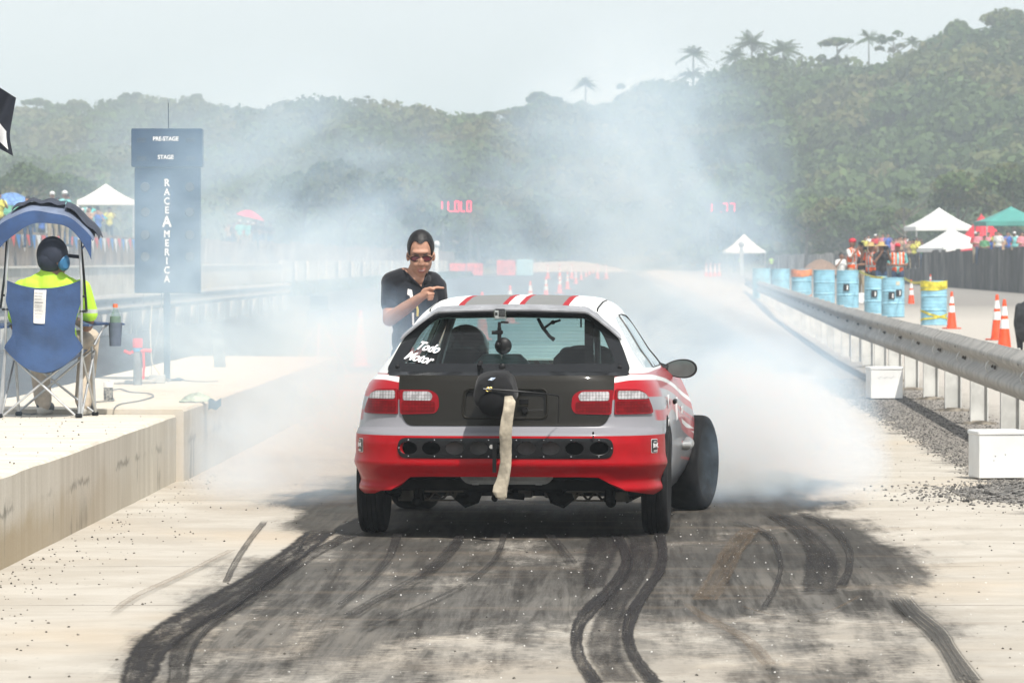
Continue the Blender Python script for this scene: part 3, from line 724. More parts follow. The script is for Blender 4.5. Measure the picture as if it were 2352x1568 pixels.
for X in (418, 549, 683, 817, 952, 1087, 1222, 1357, 1493):
    cx_ = (X - 957) * .000945; hl.append([(cx_ + .051 * math.cos(2 * PI * k / 20), .489 + .0365 * math.sin(2 * PI * k / 20)) for k in range(20)])
vp = patch('vent_panel', rp(vent), Lf, BLKM, bumper, holes=[[(tx(x, z), z) for x, z in h] for h in hl], step=.02, off=.013, rim=.008)
m = MB()
for h in hl: m.tube([Lp(tx(x, z), z) + Vector((0, -.011, 0)) for x, z in h], .0022, 5, close=True)
m.build('hole_lip', BLKM, vp)
sc_ = MB()
for X in (418, 568, 720, 874, 1030, 1184, 1338, 1493):
    for z in (.532, .445): sc_.ball(Lp(tx((X - 957) * .000945, z), z) + Vector((0, -.015, 0)), (.0048, .004, .0048), 8)
for x in (-.561, .573): sc_.ball(Lp(tx(x, .489), .489) + Vector((0, -.015, 0)), (.0048, .004, .0048), 8)
sc_.build('screw', CHR, vp)
# dull ducts and tank behind the vents
m = MB(); m.box((0, .20, .47), (1.25, .02, .16)); m.build('crash_bar', UND, bumper)
m = MB(); 
for cx_ in (-.27, -.135, .12, .25): m = MB(); m.box((cx_, .10, .485), (.115, .05, .085), bev=.01); m.build('duct', M('dusty_plastic', (.17, .17, .165), .6), bumper)
# stickers, small bolt, scratches
STB = M('sticker_black', (.012, .012, .013), .3, var=.02)
for s in (-1, 1):
    T0 = tx(.768, .495); q4_ = [(T0, .458), (T0 + .072, .458), (T0 + .072, .532), (T0, .532)]
    st = patch('sticker', [(s * a, b) for a, b in rounded(q4_, .008, 3)], Bf, WHITEV, bumper, step=.02, off=.0072, rim=.0)
    patch('sticker_field', [(s * (T0 + .036 + (a - T0 - .036) * .92), .495 + (b - .495) * .93) for a, b in rounded(q4_, .008, 3)], Bf, STB, st, step=.02, off=.0080, rim=0)
    qa, qb, qm = Bf(s * (T0 + .036) - .03, .495), Bf(s * (T0 + .036) + .03, .495), Bf(s * (T0 + .036), .495); ang = math.atan2((qb - qa).y, (qb - qa).x); nrm = Vector((math.sin(ang), -math.cos(ang), 0)); dr_ = Vector((math.cos(ang), math.sin(ang), 0))
    for ch, dx, hh_ in (('B', -.022, .034), ('E', -.010, .024), ('L', .0, .024), ('A', .009, .024), ('K', .0215, .034)): text('sticker_text', ch, hh_, WHITEV, st, qm + nrm * .0135 + dr_ * dx + Vector((0, 0, .002)), rz=math.degrees(ang), bold=.0006, sx=.85, ext=.0004)
    text('sticker_text', 'INDUSTRIES', .008, WHITEV, st, qm + nrm * .0135 + Vector((0, 0, -.026)), rz=math.degrees(ang), sx=1.0, ext=.0004)
    for dz in (.026, .021): mb = MB(); mb.box(qm + nrm * .0125 - dr_ * .004 + Vector((0, 0, dz)), (.030, .001, .0016), rz=ang); mb.build('sticker_line', WHITEV, st)
m = MB(); m.box((.478, -.012, .545), (.006, .012, .045)); m.ball((.478, -.014, .572), (.006, .006, .008), 8); m.build('tie_strap', BLKP, bumper)
# --- underbody
m = MB(); m.box((0, 1.9, .285), (1.40, 3.2, .05)); m.box((0, .40, .40), (1.25, .35, .16), bev=.03)
m.box((-.44, .62, .33), (.30, .5, .10)); m.box((.46, .62, .33), (.30, .5, .10)); m.box((0, 3.0, .45), (1.3, .03, .6)); m.box((0, 1.2, .33), (1.5, .03, .3))
m.build('floor_pan', UND, car)
m = MB(); m.add(*[(lambda pts: ([Vector((x, .24, z)) for x, z in pts] + [Vector((x * .97, .55, z + .0)) for x, z in pts], [tuple(range(len(pts) - 1, -1, -1)), tuple(range(len(pts), 2 * len(pts)))] + [(i, (i + 1) % len(pts), len(pts) + (i + 1) % len(pts), len(pts) + i) for i in range(len(pts))]))(rounded([(-.268, .35), (.262, .35), (.225, .287), (-.225, .287)], [.01, .01, .05, .05], 5))][0])
m.build('spare_well', M('spare_well_grey', (.27, .28, .28), .5, var=.2), car)
m = MB()
for z, w in ((.30, .16), (.305, .20)): m.box((0, .237, z), (w * 2, .004, .003))
m.box((-.17, .236, .289), (.035, .01, .010)); m.box((.17, .236, .289), (.035, .01, .010)); m.build('well_rib', M('rib_grey', (.35, .36, .36), .5), car)
def arm(s):
    m = MB(); n = 9; x0, x1 = .28 * s, .64 * s
    # drilled alloy arm: rails and cross webs
    m.box(((x0 + x1) / 2, .77, .224), (abs(x1 - x0), .03, .009)); m.box(((x0 + x1) / 2, .77, .176), (abs(x1 - x0), .03, .009))
    for k in range(n):
        xa = x0 + (x1 - x0) * k / n; xb = x0 + (x1 - x0) * (k + 1) / n
        m.tube([(xa, .77, .178 if k % 2 else .222), (xb, .77, .222 if k % 2 else .178)], .0075, 6)
    m.box((x0 + .03 * s, .77, .2), (.05, .035, .055), bev=.004); m.box((x1 - .06 * s, .77, .2), (.09, .035, .06), bev=.004)
    m.build('drilled_arm', BEIGE, car)
    m = MB(); m.tube([(.22 * s, .75, .235), (.24 * s, .75, .2), (.27 * s, .75, .178), (.32 * s, .75, .2)], [.05, .06, .045, .02], 10)
    m.tube([(.52 * s, .72, .17), (.53 * s, .74, .33), (.53 * s, .76, .55)], .03, 10); m.ball((.53 * s, .70, .17), (.03, .03, .028)); m.tube([(.60 * s, .8, .18), (.72 * s, .8, .24)], .022, 8)
    m.box((.66 * s, .76, .285), (.08, .06, .16), bev=.01); m.build('suspension_link', UND, car)
for s in (-1, 1): arm(s)
m = MB(); m.tube([(-.25, .74, .25), (-.12, .72, .262), (0, .72, .268), (.14, .72, .262), (.25, .74, .25)], [.05, .035, .03, .035, .05], 10); m.tube([(.06, .66, .20), (-.08, .64, .215), (-.10, .6, .19)], .018, 8)
m.box((.12, 1.0, .215), (.05, .03, .05)); m.tube([(-.66, .80, .285), (.66, .80, .285)], .022, 8); m.build('crossmember', UND, car)
for bx in ((-.08, .11, .052), (.05, .08, .045), (.20, .09, .05)): m = MB(); m.box((bx[0], .88, .21), (bx[1], .05, bx[2]), bev=.007); m.build('exhaust_box', M('dull_steel', (.16, .15, .145), .5, metal=.5), car)
# --- wheels
def wheel(name, x, y, w, r, steer, narrow):
    s = 1 if x > 0 else -1
    e = bpy.data.objects.new(name, None); COL.objects.link(e); e.parent = car; e.location = (x, y, r); e.rotation_euler = (0, 0, steer); e.empty_display_size = .1
    hw = w / 2; sh = .022 if narrow else .03
    prof = [(r * .64, -hw * .8), (r * .8, -hw * 1.02), (r - sh, -hw * .99), (r - sh * .35, -hw * .90), (r - .003, -hw * .78)]
    if narrow:
        for g in (-.5, -.17, .17, .5): prof += [(r, hw * g - .009), (r, hw * g - .004), (r - .007, hw * g - .003), (r - .007, hw * g + .003), (r, hw * g + .004), (r, hw * g + .009)]
    else: prof += [(r, -hw * .6), (r + .001, 0), (r, hw * .6)]
    prof += [(r - .003, hw * .78), (r - sh * .35, hw * .90), (r - sh, hw * .99), (r * .8, hw * 1.02), (r * .64, hw * .8)]
    prof.sort(key=lambda p: 0) 
    m = MB(); m.lathe(prof, 64, axis='X'); m.build('tyre', TYRE, e, angle=50)
    m = MB(); rr = r * .65; m.lathe([(rr, -hw * .8), (rr * .95, -hw * .7), (rr * .9, 0), (rr * .95, hw * .7), (rr, hw * .8), (rr * 1.02, hw * .82), (rr * 1.02, -hw * .82)], 40, axis='X', close=True)
    for k in range(8):
        a = 2 * PI * k / 8; m.tube([(s * hw * .6, math.cos(a) * .03, math.sin(a) * .03), (s * hw * .5, math.cos(a) * rr * .93, math.sin(a) * rr * .93)], [.018, .011], 8)
    m.lathe([(0, s * hw * .75), (.035, s * hw * .7), (.04, s * hw * .2), (0, s * hw * .1)], 20, axis='X'); m.build('rim', SILV, e)
    return e
wheel('wheel', -.773, .78, .142, .286, 0, 1); wheel('wheel', .773, .78, .142, .286, 0, 1)
wheel('wheel', -.80, 3.35, .22, .282, R(-13), 0); wheel('wheel', .845, 3.35, .22, .282, R(-13), 0)
m = MB()
for s in (-1, 1): m.sheet(lambda i, j: Vector((s * (.50 + .30 * j), .78 + .37 * math.cos(PI * i), .30 + .36 * math.sin(PI * i))), 20, 3); m.sheet(lambda i, j: Vector((s * (.48 + .30 * j), 3.35 + .38 * math.cos(PI * i), .30 + .37 * math.sin(PI * i))), 20, 3)
m.build('wheel_well', UND, car, solid=.01)
# --- bonnet, windscreen, mirrors, handle
def Hd(a, y):
    t = TR + (y - Y1); w = interp(LT, topz(ty(y)) if y > 2.8 else .868)[0]
    k = 1 if y < Y2 else math.sqrt(max(0, 1 - ((y - Y2) / (1.05)) ** 3.2)) * .98
    z0 = .868 if y < 2.8 else .868 - .2 * ((y - 2.8) / 1.2) ** 1.2
    return Vector((a * w * k, y, z0 + .045 * (1 - a * a) - .0))
m = MB(); m.sheet(lambda i, j: Hd(-1 + 2 * i, 2.66 + 1.30 * j), 24, 24); m.build('bonnet', LIV, car, solid=.01)
wsh = [(-.66, .885), (.66, .885), (.47, 1.23), (.30, 1.252), (-.30, 1.252), (-.47, 1.23)]
ws = patch('windscreen', rounded(wsh, [.03, .03, .04, .05, .05, .04], 5), Wp, GLC, car, step=.07, rim=0, flip=True)
for s in (1,):
    m = MB(); m.tube([(s * .69, 2.36, .875), (s * .76, 2.35, .86)], [.03, .022], 8)
    q = Matrix.Rotation(R(-6 * s), 3, 'Z'); c = Vector((s * .83, 2.36, .862))
    m.lathe([(.0, .075), (.045, .06), (.075, .03), (.088, 0), (.084, -.012)], 28, axis='Y', c=(0, 0, 0))
    vs = m.v[-28 * 5:]
    k0 = len(m.v) - 28 * 5
    for i in range(k0, len(m.v)):
        p = m.v[i]; x = p[0] * 1.15; z = p[2] * .62; z *= 1 - .22 * (-(s) * x / .1); m.v[i] = tuple(q @ Vector((x, p[1], z)) + c)
    mi = m.build('door_mirror', BLKP, car)
    m = MB(); n = 28; ring = [q @ Vector((.090 * math.cos(2 * PI * k / n), -.014, .0475 * math.sin(2 * PI * k / n) * (1 + .2 * s * math.cos(2 * PI * k / n)))) + c for k in range(n)]
    m.add(ring, [tuple(range(n))]); m.build('mirror_glass', M('mirror_face', (.10, .135, .13), .12, var=.1, coat=.3), mi, smooth=False)  # grey-green reflection put into the base colour of the mirror
m = MB(); m.box((.845, 1.42, .70), (.02, .16, .028), bev=.006); m.build('door_handle', BLKP, car); m = MB(); m.box((-.845, 1.42, .70), (.02, .16, .028), bev=.006); m.build('door_handle', BLKP, car)
m = MB(); m.tube([(.80, 2.35, .42), (.865, 2.38, .42), (.868, 2.55, .425)], [.02, .03, .034], 14); m.lathe([(.026, 0), (.036, 0), (.036, .01), (.026, .01)], 14, c=(.868, 2.55, .425), axis='Y'); m.build('side_exhaust', SILV, car)
# side lettering and panels
for s in (-1, 1):
    for txt, y, z, sz in (('TM', 1.02, .70, .12), ('R8', .78, .60, .05), ('10', 1.75, .62, .24), ('SEDAN', 2.45, .62, .06)):
        text('door_lettering', txt, sz, WHITEV, car, Vector((s * (interp(LT, z)[0] + .004), y, z)), rz=90 * s, ext=.001, bold=.002)
# --- cabin
m = MB(); m.box((0, 2.62, .80), (1.35, .35, .14), bev=.03); m.box((-.32, 2.42, .90), (.36, .2, .05), bev=.02); m.build('dashboard', DARK, car)
def seat(x, y, h=1.02):
    m = MB(); m.box((x, y, .45), (.48, .5, .14), bev=.05)
    def bk(i, j):
        a = -1 + 2 * i; w = .24 - .05 * j; return Vector((x + a * w, y - .22 - .10 * j + .05 * abs(a) ** 3, .48 + (h - .48) * j - (.06 * abs(a) ** 4 * j)))
    m.sheet(bk, 14, 14); return m.build('seat', DARK, car, solid=.07)
seat(.36, 1.62, 1.0); seat(-.36, 1.62, .98)
m = MB()                                                 # roll cage
for s in (-1, 1):
    m.tube([(s * .56, 1.5, .35), (s * .56, 1.48, .9), (s * .43, 1.46, 1.2)], .02, 8); m.tube([(s * .40, 1.46, 1.2), (s * .46, .75, .75)], .02, 8)
    m.tube([(s * .43, 1.46, 1.2), (s * .44, 2.05, 1.2), (s * .60, 2.6, .9), (s * .60, 2.7, .5)], .02, 8)
m.tube([(-.43, 1.46, 1.21), (.43, 1.46, 1.21)], .02, 8); m.tube([(-.56, 1.49, .8), (.56, 1.49, .8)], .02, 8); m.build('roll_cage', M('cage_black', (.02, .021, .022), .35, coat=.5), car)
m = MB(); m.box((.375, 1.3, 1.06), (.055, .03, .34)); m.build('belt_strap', DARK, car)
m = MB(); m.box((-.09, 1.0, .87), (.30, .25, .20), bev=.05); m.build('fuel_cell', M('pale_plastic', (.30, .33, .33), .5), car)
m = MB(); m.lathe([(.0, .0), (.045, 0), (.052, .01), (.052, .05), (.042, .09), (0, .1)], 20, c=(.18, 2.35, .935), axis='Y'); mg = m.build('rev_counter', BLKP, car)
m = MB(); m.lathe([(0, -.002), (.040, -.002), (.040, .002)], 20, c=(.18, 2.35, .935), axis='Y'); m.build('dial', M('dial_white', (.75, .76, .74), .4), mg)
m = MB(); m.tube([(.13, .72, 1.17), (.155, .74, 1.12), (.19, .78, 1.07), (.21, .80, 1.055)], [.009, .011, .009, .012], 8); m.tube([(.16, .74, 1.115), (.20, .76, 1.145), (.25, .74, 1.16)], .007, 8); m.ball((.21, .75, 1.148), .013, 8); m.build('wiper_linkage', BLKM, car)
m = MB(); m.tube([(.36, .80, 1.20), (.36, .80, 1.12)], .005, 6); m.build('hanging_strap', BLKP, car)
# --- parachute pack, release cable and drogue strap (carried by the car)
rnd = random.Random(3)
def noise3(p, s=1):
    from mathutils import noise as nz; return nz.noise(Vector(p) * s)
m = MB()
def pk(i, j):
    a, b = PI * i, 2 * PI * j; r = 1 + .05 * math.cos(5 * b + 2 * i) * math.sin(a)
    p = Vector((.118 * math.sin(a) * math.cos(b), -.16 * math.cos(a) * 1.0, .112 * math.sin(a) * math.sin(b))) * r
    sx = abs(p.y) / .16; k = (max(0, 1 - sx ** 5)) ** .2 / max(.15, math.sin(a) ** .8) if math.sin(a) > .1 else 1
    k = min(k, 1.35); p.x *= k; p.z *= k
    p += Vector((1, 0, 1)) * (noise3(p, 14) * .010 + noise3(p, 40) * .003); p.z -= .02 * (p.y < 0) * (-p.y / .16)
    return p + Vector((-.035, -.08, .795))
m.sheet(pk, 28, 36); pack = m.build('parachute_pack', M('pack_fabric', (.012, .012, .013), .85, bump=.004, bscale=25, sheen=.1, spec=.2), car, angle=80)
m = MB()
for dz, r in ((-.05, .075),): m.ball((-.04, -.205, .735), (.08, .055, .07), 16)
m.build('inner_bag', M('pack_cloth', (.009, .009, .01), .9, spec=.15), pack)
m = MB(); m.tube([(-.055, -.245, .83), (-.08, -.25, .805), (-.05, -.252, .808), (.05, -.24, .80)], .0045, 6); m.build('pack_cord', BLKP, pack)
m = MB(); m.tube([(-.062 + .010 * math.cos(a), -.252, .808 + .010 * math.sin(a)) for a in [2 * PI * k / 16 for k in range(16)]], .003, 6, close=True); m.tube([(-.048 + .009 * math.cos(a), -.25, .81 + .009 * math.sin(a)) for a in [2 * PI * k / 16 for k in range(16)]], .0028, 6, close=True); m.build('brass_ring', M('brass', (.62, .45, .15), .3, metal=1), pack)
m = MB(); m.tube([(-.085, -.257, .811), (-.042, -.257, .809)], .003, 6); m.build('release_pin', CHR, pack)
m = MB(); m.tube([(-.045, -.25, .808), (.05, -.25, .802), (.15, -.22, .793), (.25, -.17, .782), (.30, -.13, .772), (.302, -.10, .765)], .0048, 6); m.tube([(.302, -.10, .766), (.295, -.02, .70), (.285, .07, .62)], .0022, 5); m.build('release_cable', BLKP, pack)
m = MB(); m.add([(-.062, -.242, .856), (-.045, -.236, .869), (-.022, -.236, .869), (-.038, -.242, .855)], [(0, 1, 2, 3)]); m.build('pack_badge', M('badge_blue', (.45, .55, .7), .4, var=.3, scale=120), pack, smooth=False, solid=.001)
m = MB()
cl = [(.043, -.225, .775, .020), (.050, -.245, .745, .030), (.044, -.252, .69, .029), (.036, -.25, .64, .031), (.032, -.24, .58, .033), (.033, -.225, .53, .032), (.029, -.21, .48, .031), (.026, -.20, .43, .030), (.020, -.19, .38, .031), (.016, -.185, .34, .034), (.006, -.18, .30, .038), (-.002, -.178, .265, .037), (.002, -.175, .238, .028), (.006, -.175, .226, .012)]
def strapf(i, j):
    s = i * (len(cl) - 1); k = min(int(s), len(cl) - 2); f = s - k; a = [cl[k][q] + (cl[k + 1][q] - cl[k][q]) * f for q in range(4)]
    b = 2 * PI * j; r = a[3] * (1 + .10 * math.sin(3 * b + i * 14))
    p = Vector((a[0] + r * math.cos(b), a[1] + r * .42 * math.sin(b), a[2])); pz = Vector((p.x * 34, p.y * 34, p.z * 11)); n = noise3(pz, 1) * .0045 + noise3(Vector((p.x * 90, p.y * 60, p.z * 40 + p.x * 60)), 1) * .0022
    return p + Vector((n * .8, -abs(n) * 1.6, 0))
m.sheet(strapf, 90, 28); dr = m.build('drogue_sleeve', M('canvas', (.50, .44, .34), .9, var=.15, scale=14, bump=.003, bscale=50), pack, angle=80)
m = MB(); m.box((-.040, -.10, .44), (.020, .01, .15)); m.box((-.045, -.03, .50), (.05, .05, .022)); m.build('tow_strap', M('strap_black', (.02, .02, .02), .8), pack)
m = MB(); m.lathe([(0, 0), (.012, 0), (.012, .015), (0, .016)], 6, c=(-.058, -.075, .50), axis='Y'); m.build('tow_bolt', CHR, pack)
# --- small action camera on a suction mount: rests on the glass
ac = thing('action_camera', 'small silver action camera on a black suction mount stuck to the rear window', 'camera')
ac.matrix_world = Matrix.Translation(CAR0) @ Matrix.Rotation(CA, 4, 'Z')
ac.location = CAR0; ac.rotation_euler = (0, 0, CA)
g0 = Hp(-.045, 1.03)
m = MB(); m.lathe([(.0, -.02), (.02, -.02), (.042, -.006), (.046, 0)], 28, axis='Y', c=g0 + Vector((.014, -.012, -.004))); m.ball(g0 + Vector((-.012, -.045, .002)), (.018, .020, .018)); m.build('suction_cup', BLKP, ac)
m = MB(); m.tube([g0 + Vector((-.004, -.045, .02)), g0 + Vector((-.004, -.05, .095))], .011, 8); m.box(g0 + Vector((-.006, -.05, .07)), (.042, .018, .022), bev=.004); m.tube([g0 + Vector((-.045, -.05, .068)), g0 + Vector((-.02, -.05, .068))], .010, 10); m.box(g0 + Vector((-.004, -.05, .11)), (.016, .02, .03)); m.tube([g0 + Vector((.005, -.05, .125)), g0 + Vector((.045, -.05, .123))], .006, 8); m.build('mount_arm', BLKP, ac)
cb = g0 + Vector((.0, -.052, .165))
m = MB(); m.box(cb, (.058, .03, .046), bev=.004); bd = m.build('camera_body', M('silver_plastic', (.50, .50, .50), .35, metal=.3), ac)
m = MB(); m.lathe([(.0, -.008), (.012, -.008), (.016, -.004), (.016, .004)], 20, axis='Y', c=cb + Vector((.011, -.016, .006))); m.box(cb + Vector((.011, -.0155, .006)), (.036, .004, .036), bev=.002); m.build('camera_lens', M('lens_black', (.01, .01, .012), .08, coat=1), ac)
m = MB(); m.box(cb + Vector((-.019, -.016, .004)), (.013, .004, .016)); m.box(cb + Vector((0, 0, .027)), (.05, .028, .008), bev=.002); m.build('case_latch', BLKP, ac)
m = MB(); m.box(cb + Vector((0, -.003, 0)), (.072, .045, .062), bev=.006); m.build('clear_case', GLC, ac)
# ------------------------------------------------------------------ people
def cap(p0, p1, r0, r1, m): return ('c', Vector(p0), Vector(p1), r0, r1, m)
def ell(c, r, m, rot=None): return ('e', Vector(c), Vector(r), rot or Matrix.Identity(3), None, m)
def body_mesh(name, prims, voxel, mats, parent=None, smooth=2, paint=None, loc=None):
    """one continuous skin grown round the primitives; each face takes the material of the nearest one"""
    m = MB()
    for p in prims:
        if p[0] == 'c':
            a, b, r0, r1 = p[1:5]; d = (b - a); L = d.length; t = d.normalized() if L > 1e-6 else Vector((0, 0, 1)); pts = []; rs = []
            for k in range(4): th = PI / 2 * k / 4; pts.append(a - t * r0 * math.cos(th)); rs.append(max(1e-4, r0 * math.sin(th)))
            n = max(2, int(L / .08)); 
            for k in range(n + 1): pts.append(a.lerp(b, k / n)); rs.append(r0 + (r1 - r0) * k / n)
            for k in range(1, 5): th = PI / 2 * k / 4; pts.append(b + t * r1 * math.sin(th)); rs.append(max(1e-4, r1 * math.cos(th)))
            m.tube(pts, rs, 14)
        else: m.ball(p[1], tuple(p[2]), 18, rot=p[3])
    me = bpy.data.meshes.new(name); me.from_pydata(m.v, [], m.f)
    bm = bmesh.new(); bm.from_mesh(me); bmesh.ops.remove_doubles(bm, verts=bm.verts, dist=1e-5); bmesh.ops.recalc_face_normals(bm, faces=bm.faces); bm.to_mesh(me); bm.free()
    o = bpy.data.objects.new(name, me); COL.objects.link(o)
    r = o.modifiers.new('r', 'REMESH'); r.mode = 'VOXEL'; r.voxel_size = voxel
    if smooth: s = o.modifiers.new('s', 'SMOOTH'); s.iterations = smooth; s.factor = .5
    dg = bpy.context.evaluated_depsgraph_get(); dg.update(); me2 = bpy.data.meshes.new_from_object(o.evaluated_get(dg))
    o.modifiers.clear(); o.data = me2; me2.name = name
    for k in mats: me2.materials.append(k)
    n = len(me2.polygons); C = np.empty(n * 3); me2.polygons.foreach_get('center', C); C = C.reshape(-1, 3); best = np.full(n, 1e9); mi = np.zeros(n, int)
    for p in prims:
        if p[0] == 'c':
            a, b = np.array(p[1]), np.array(p[2]); d = b - a; L2 = max(1e-9, d @ d); t = np.clip((C - a) @ d / L2, 0, 1)
            ds = np.linalg.norm(C - (a + t[:, None] * d), axis=1) - (p[3] + (p[4] - p[3]) * t)
        else:
            Rm = np.array(p[3]); q = (C - np.array(p[1])) @ Rm; rr = np.array(p[2]); k = np.linalg.norm(q / rr, axis=1); ds = (k - 1) * rr.min()
        w = ds < best; best[w] = ds[w]; mi[w] = p[5]
    if paint is not None: mi = paint(C, mi)
    me2.polygons.foreach_set('material_index', mi.astype(np.int32)); me2.polygons.foreach_set('use_smooth', np.ones(n, bool)); me2.update()
    if parent: o.parent = parent
    if loc: o.location = loc
    return o
SKIN = M('skin', (.46, .255, .175), .5, var=.08, scale=6); SKIND = M('skin_dark', (.25, .13, .085), .5, var=.08); HAIR = M('black_hair', (.012, .011, .012), .5, bump=.003, bscale=120, var=.2)
NAVY = M('black_shirt', (.018, .020, .026), .85, var=.2, scale=5, bump=.012, bscale=9, sheen=.2, spec=.2); DENIM = M('denim', (.05, .09, .17), .85, var=.2, bump=.008, bscale=12)
NEON = M('neon_shirt', (.50, .86, .05), .8, var=.06, scale=4, bump=.01, bscale=9); REFL = M('reflective_tape', (.55, .58, .55), .4, var=.05); BEI = M('beige_trousers', (.52, .44, .34), .85, var=.12, bump=.012, bscale=16)
SHOE = M('dark_shoe', (.03, .035, .045), .6); SOLE = M('shoe_sole', (.62, .6, .55), .7); LIP = M('lip', (.40, .16, .13), .45, var=.05); TEETH = M('teeth', (.42, .36, .33), .5, var=.02)

# man pointing, just in front of the car's left corner
man = thing('person', 'man in black V-neck shirt and red sunglasses pointing right beyond the car roof', 'person', (-.60, 30.95, 0))
def w(X, Y, y=0): return Vector(((X - 620) * .000549 - .0, y, 1.486 - (488.1 + .2014 * Y - 598) / 367))
hc = w(672, 465, -.05)
pr = [ell(hc + Vector((0, .015, .035)), (.079, .098, .104), 0), ell(hc + Vector((.002, -.028, -.045)), (.070, .068, .086), 0), cap(hc + Vector((.004, -.055, -.112)), hc + Vector((-.004, -.05, -.11)), .026, .026, 0),
      ell(hc + Vector((.005, -.096, -.028)), (.013, .020, .026), 0), ell(hc + Vector((.005, -.104, -.045)), (.019, .012, .010), 0),
      ell(hc + Vector((-.080, .0, -.02)), (.012, .020, .032), 0), ell(hc + Vector((.080, .0, -.02)), (.012, .020, .032), 0),
      ell(hc + Vector((.0, -.075, .03)), (.055, .024, .016), 0), ell(hc + Vector((.034, -.074, -.05)), (.022, .020, .02), 0), ell(hc + Vector((-.026, -.074, -.05)), (.022, .020, .02), 0),
      cap(hc + Vector((-.016, -.086, -.081)), hc + Vector((.028, -.085, -.079)), .006, .006, 4), cap(hc + Vector((-.010, -.084, -.095)), hc + Vector((.022, -.083, -.094)), .008, .008, 4),
      cap(w(640, 640, -.01), w(620, 760, .03), .060, .068, 0), ell(w(640, 760, -.015), (.085, .07, .05), 0)]
HT = Matrix.Rotation(R(15), 3, 'X')                       # the head nods toward what he points at
def nod(p): return HT @ (Vector(p) - hc) + hc
for i_ in range(12): a_ = pr[i_]; pr[i_] = (a_[0], nod(a_[1]), nod(a_[2]) if a_[0] == 'c' else a_[2], a_[3] if a_[0] == 'c' else HT @ a_[3]) + tuple(a_[4:])
sl, srr = w(345, 800, .03), w(850, 850, .05)
pr += [cap(w(470, 770, .03), w(790, 800, .05), .075, .072, 1), cap(sl, w(480, 760, .02), .072, .075, 1), cap(srr, w(760, 800, .04), .066, .07, 1),
       ell(w(595, 960, .03), (.155, .115, .16), 1), ell(w(600, 1200, .04), (.150, .115, .20), 1), ell(w(605, 1450, .05), (.15, .12, .17), 1), ell(w(605, 1640, .05), (.155, .12, .12), 2)]
el, wr = w(318, 1215, -.05), w(690, 955, -.27)
pr += [cap(sl, w(325, 1040, -.005), .070, .062, 1), cap(w(325, 1060, 0), el, .048, .044, 0), cap(el, w(500, 1090, -.17), .046, .042, 0), cap(w(500, 1090, -.17), wr, .042, .028, 0)]
# hand: palm, four fingers of which the first points, and the thumb lying on top
pa = w(752, 915, -.285)
pr += [ell(pa, (.043, .022, .036), 0, Matrix.Rotation(R(-14), 3, 'Y')), cap(wr, pa, .027, .026, 0)]
k1 = w(800, 868, -.29); pr += [cap(pa + Vector((0, 0, .012)), k1, .015, .0115, 0), cap(k1, w(865, 852, -.297), .0108, .0098, 0), cap(w(865, 852, -.297), w(938, 858, -.30), .0098, .008, 0)]
for i, (dz, L) in enumerate(((-.020, .030), (-.038, .028), (-.054, .022))):
    a = w(795, 880, -.288) + Vector((-.002 * i, .004 * i, dz)); b = a + Vector((L * .5, -.018, -.002)); c = b + Vector((-L * .95, -.012, -.004))
    pr += [cap(pa + Vector((.01, 0, dz * .6 + .004)), a, .012, .0105, 0), cap(a, b, .0105, .0098, 0), cap(b, c, .0098, .0085, 0)]
pr += [cap(pa + Vector((-.012, -.01, .018)), w(790, 858, -.31), .0125, .0105, 0), cap(w(790, 858, -.31), w(828, 872, -.317), .0105, .0085, 0)]
for s in (-1, 1):                                        # other arm by his side, legs, shoes
    hx = w(605, 1640, .05) + Vector((s * .085, 0, -.05)); kn = Vector((hx.x + s * .03, .03, .50)); an = Vector((hx.x + s * .05, .08, .09))
    pr += [cap(hx, kn, .088, .062, 2), cap(kn, an, .060, .045, 2), cap(an + Vector((0, -.0, -.035)), an + Vector((s * .02, -.17, -.05)), .042, .036, 3)]
e2 = Vector((srr.x + .035, .12, 1.06)); h2 = Vector((srr.x + .02, .02, .83))
pr += [cap(srr, srr.lerp(e2, .75), .064, .058, 1), cap(srr.lerp(e2, .7), e2, .046, .042, 0), cap(e2, h2, .041, .027, 0), ell(h2 + Vector((0, -.01, -.05)), (.02, .038, .045), 0)]
for i in range(4): q = h2 + Vector((0, -.038 + .02 * i, -.085)); pr += [cap(q, q + Vector((-.004, -.004, -.045 - .008 * (i in (1, 2)))), .0095, .008, 0), cap(q + Vector((-.004, -.004, -.045)), q + Vector((-.016, -.006, -.066)), .0085, .007, 0)]
pr += [cap(h2 + Vector((-.005, -.035, -.03)), h2 + Vector((-.02, -.062, -.075)), .011, .009, 0)]
vn = w(685, 862, 0); vl, vr = w(478, 660, 0), w(742, 700, 0)
def paint_man(C, mi):
    x, y, z = C[:, 0], C[:, 1], C[:, 2]
    # V neck: skin inside the triangle at the front
    tl = (z - vn.z) / (vl.z - vn.z); xl = vn.x + (vl.x - vn.x) * tl; xr = vn.x + (vr.x - vn.x) * (z - vn.z) / (vr.z - vn.z)
    v = (mi == 1) & (z > vn.z) & (x > xl) & (x < xr) & (y < .06); mi[v] = 0
    c = (mi == 0) & (z < vr.z + .02) & (z > 1.25) & ((x < xl - .004) | (x > xr + .004)) & (y > -.17) & (x > sl.x + .02); mi[c] = 1
    return mi
bm_ = body_mesh('body', pr, .0052, [SKIN, NAVY, DENIM, SHOE, LIP], man, smooth=3, paint=paint_man)
from mathutils.bvhtree import BVHTree
bv = BVHTree.FromPolygons([v.co[:] for v in bm_.data.vertices], [p.vertices[:] for p in bm_.data.polygons])
def onbody(p, off=.002):
    h = bv.ray_cast(Vector((p.x, -1.2, p.z)), Vector((0, 1, 0)))[0]; return Vector((p.x, (h.y if h else p.y) - off, p.z))
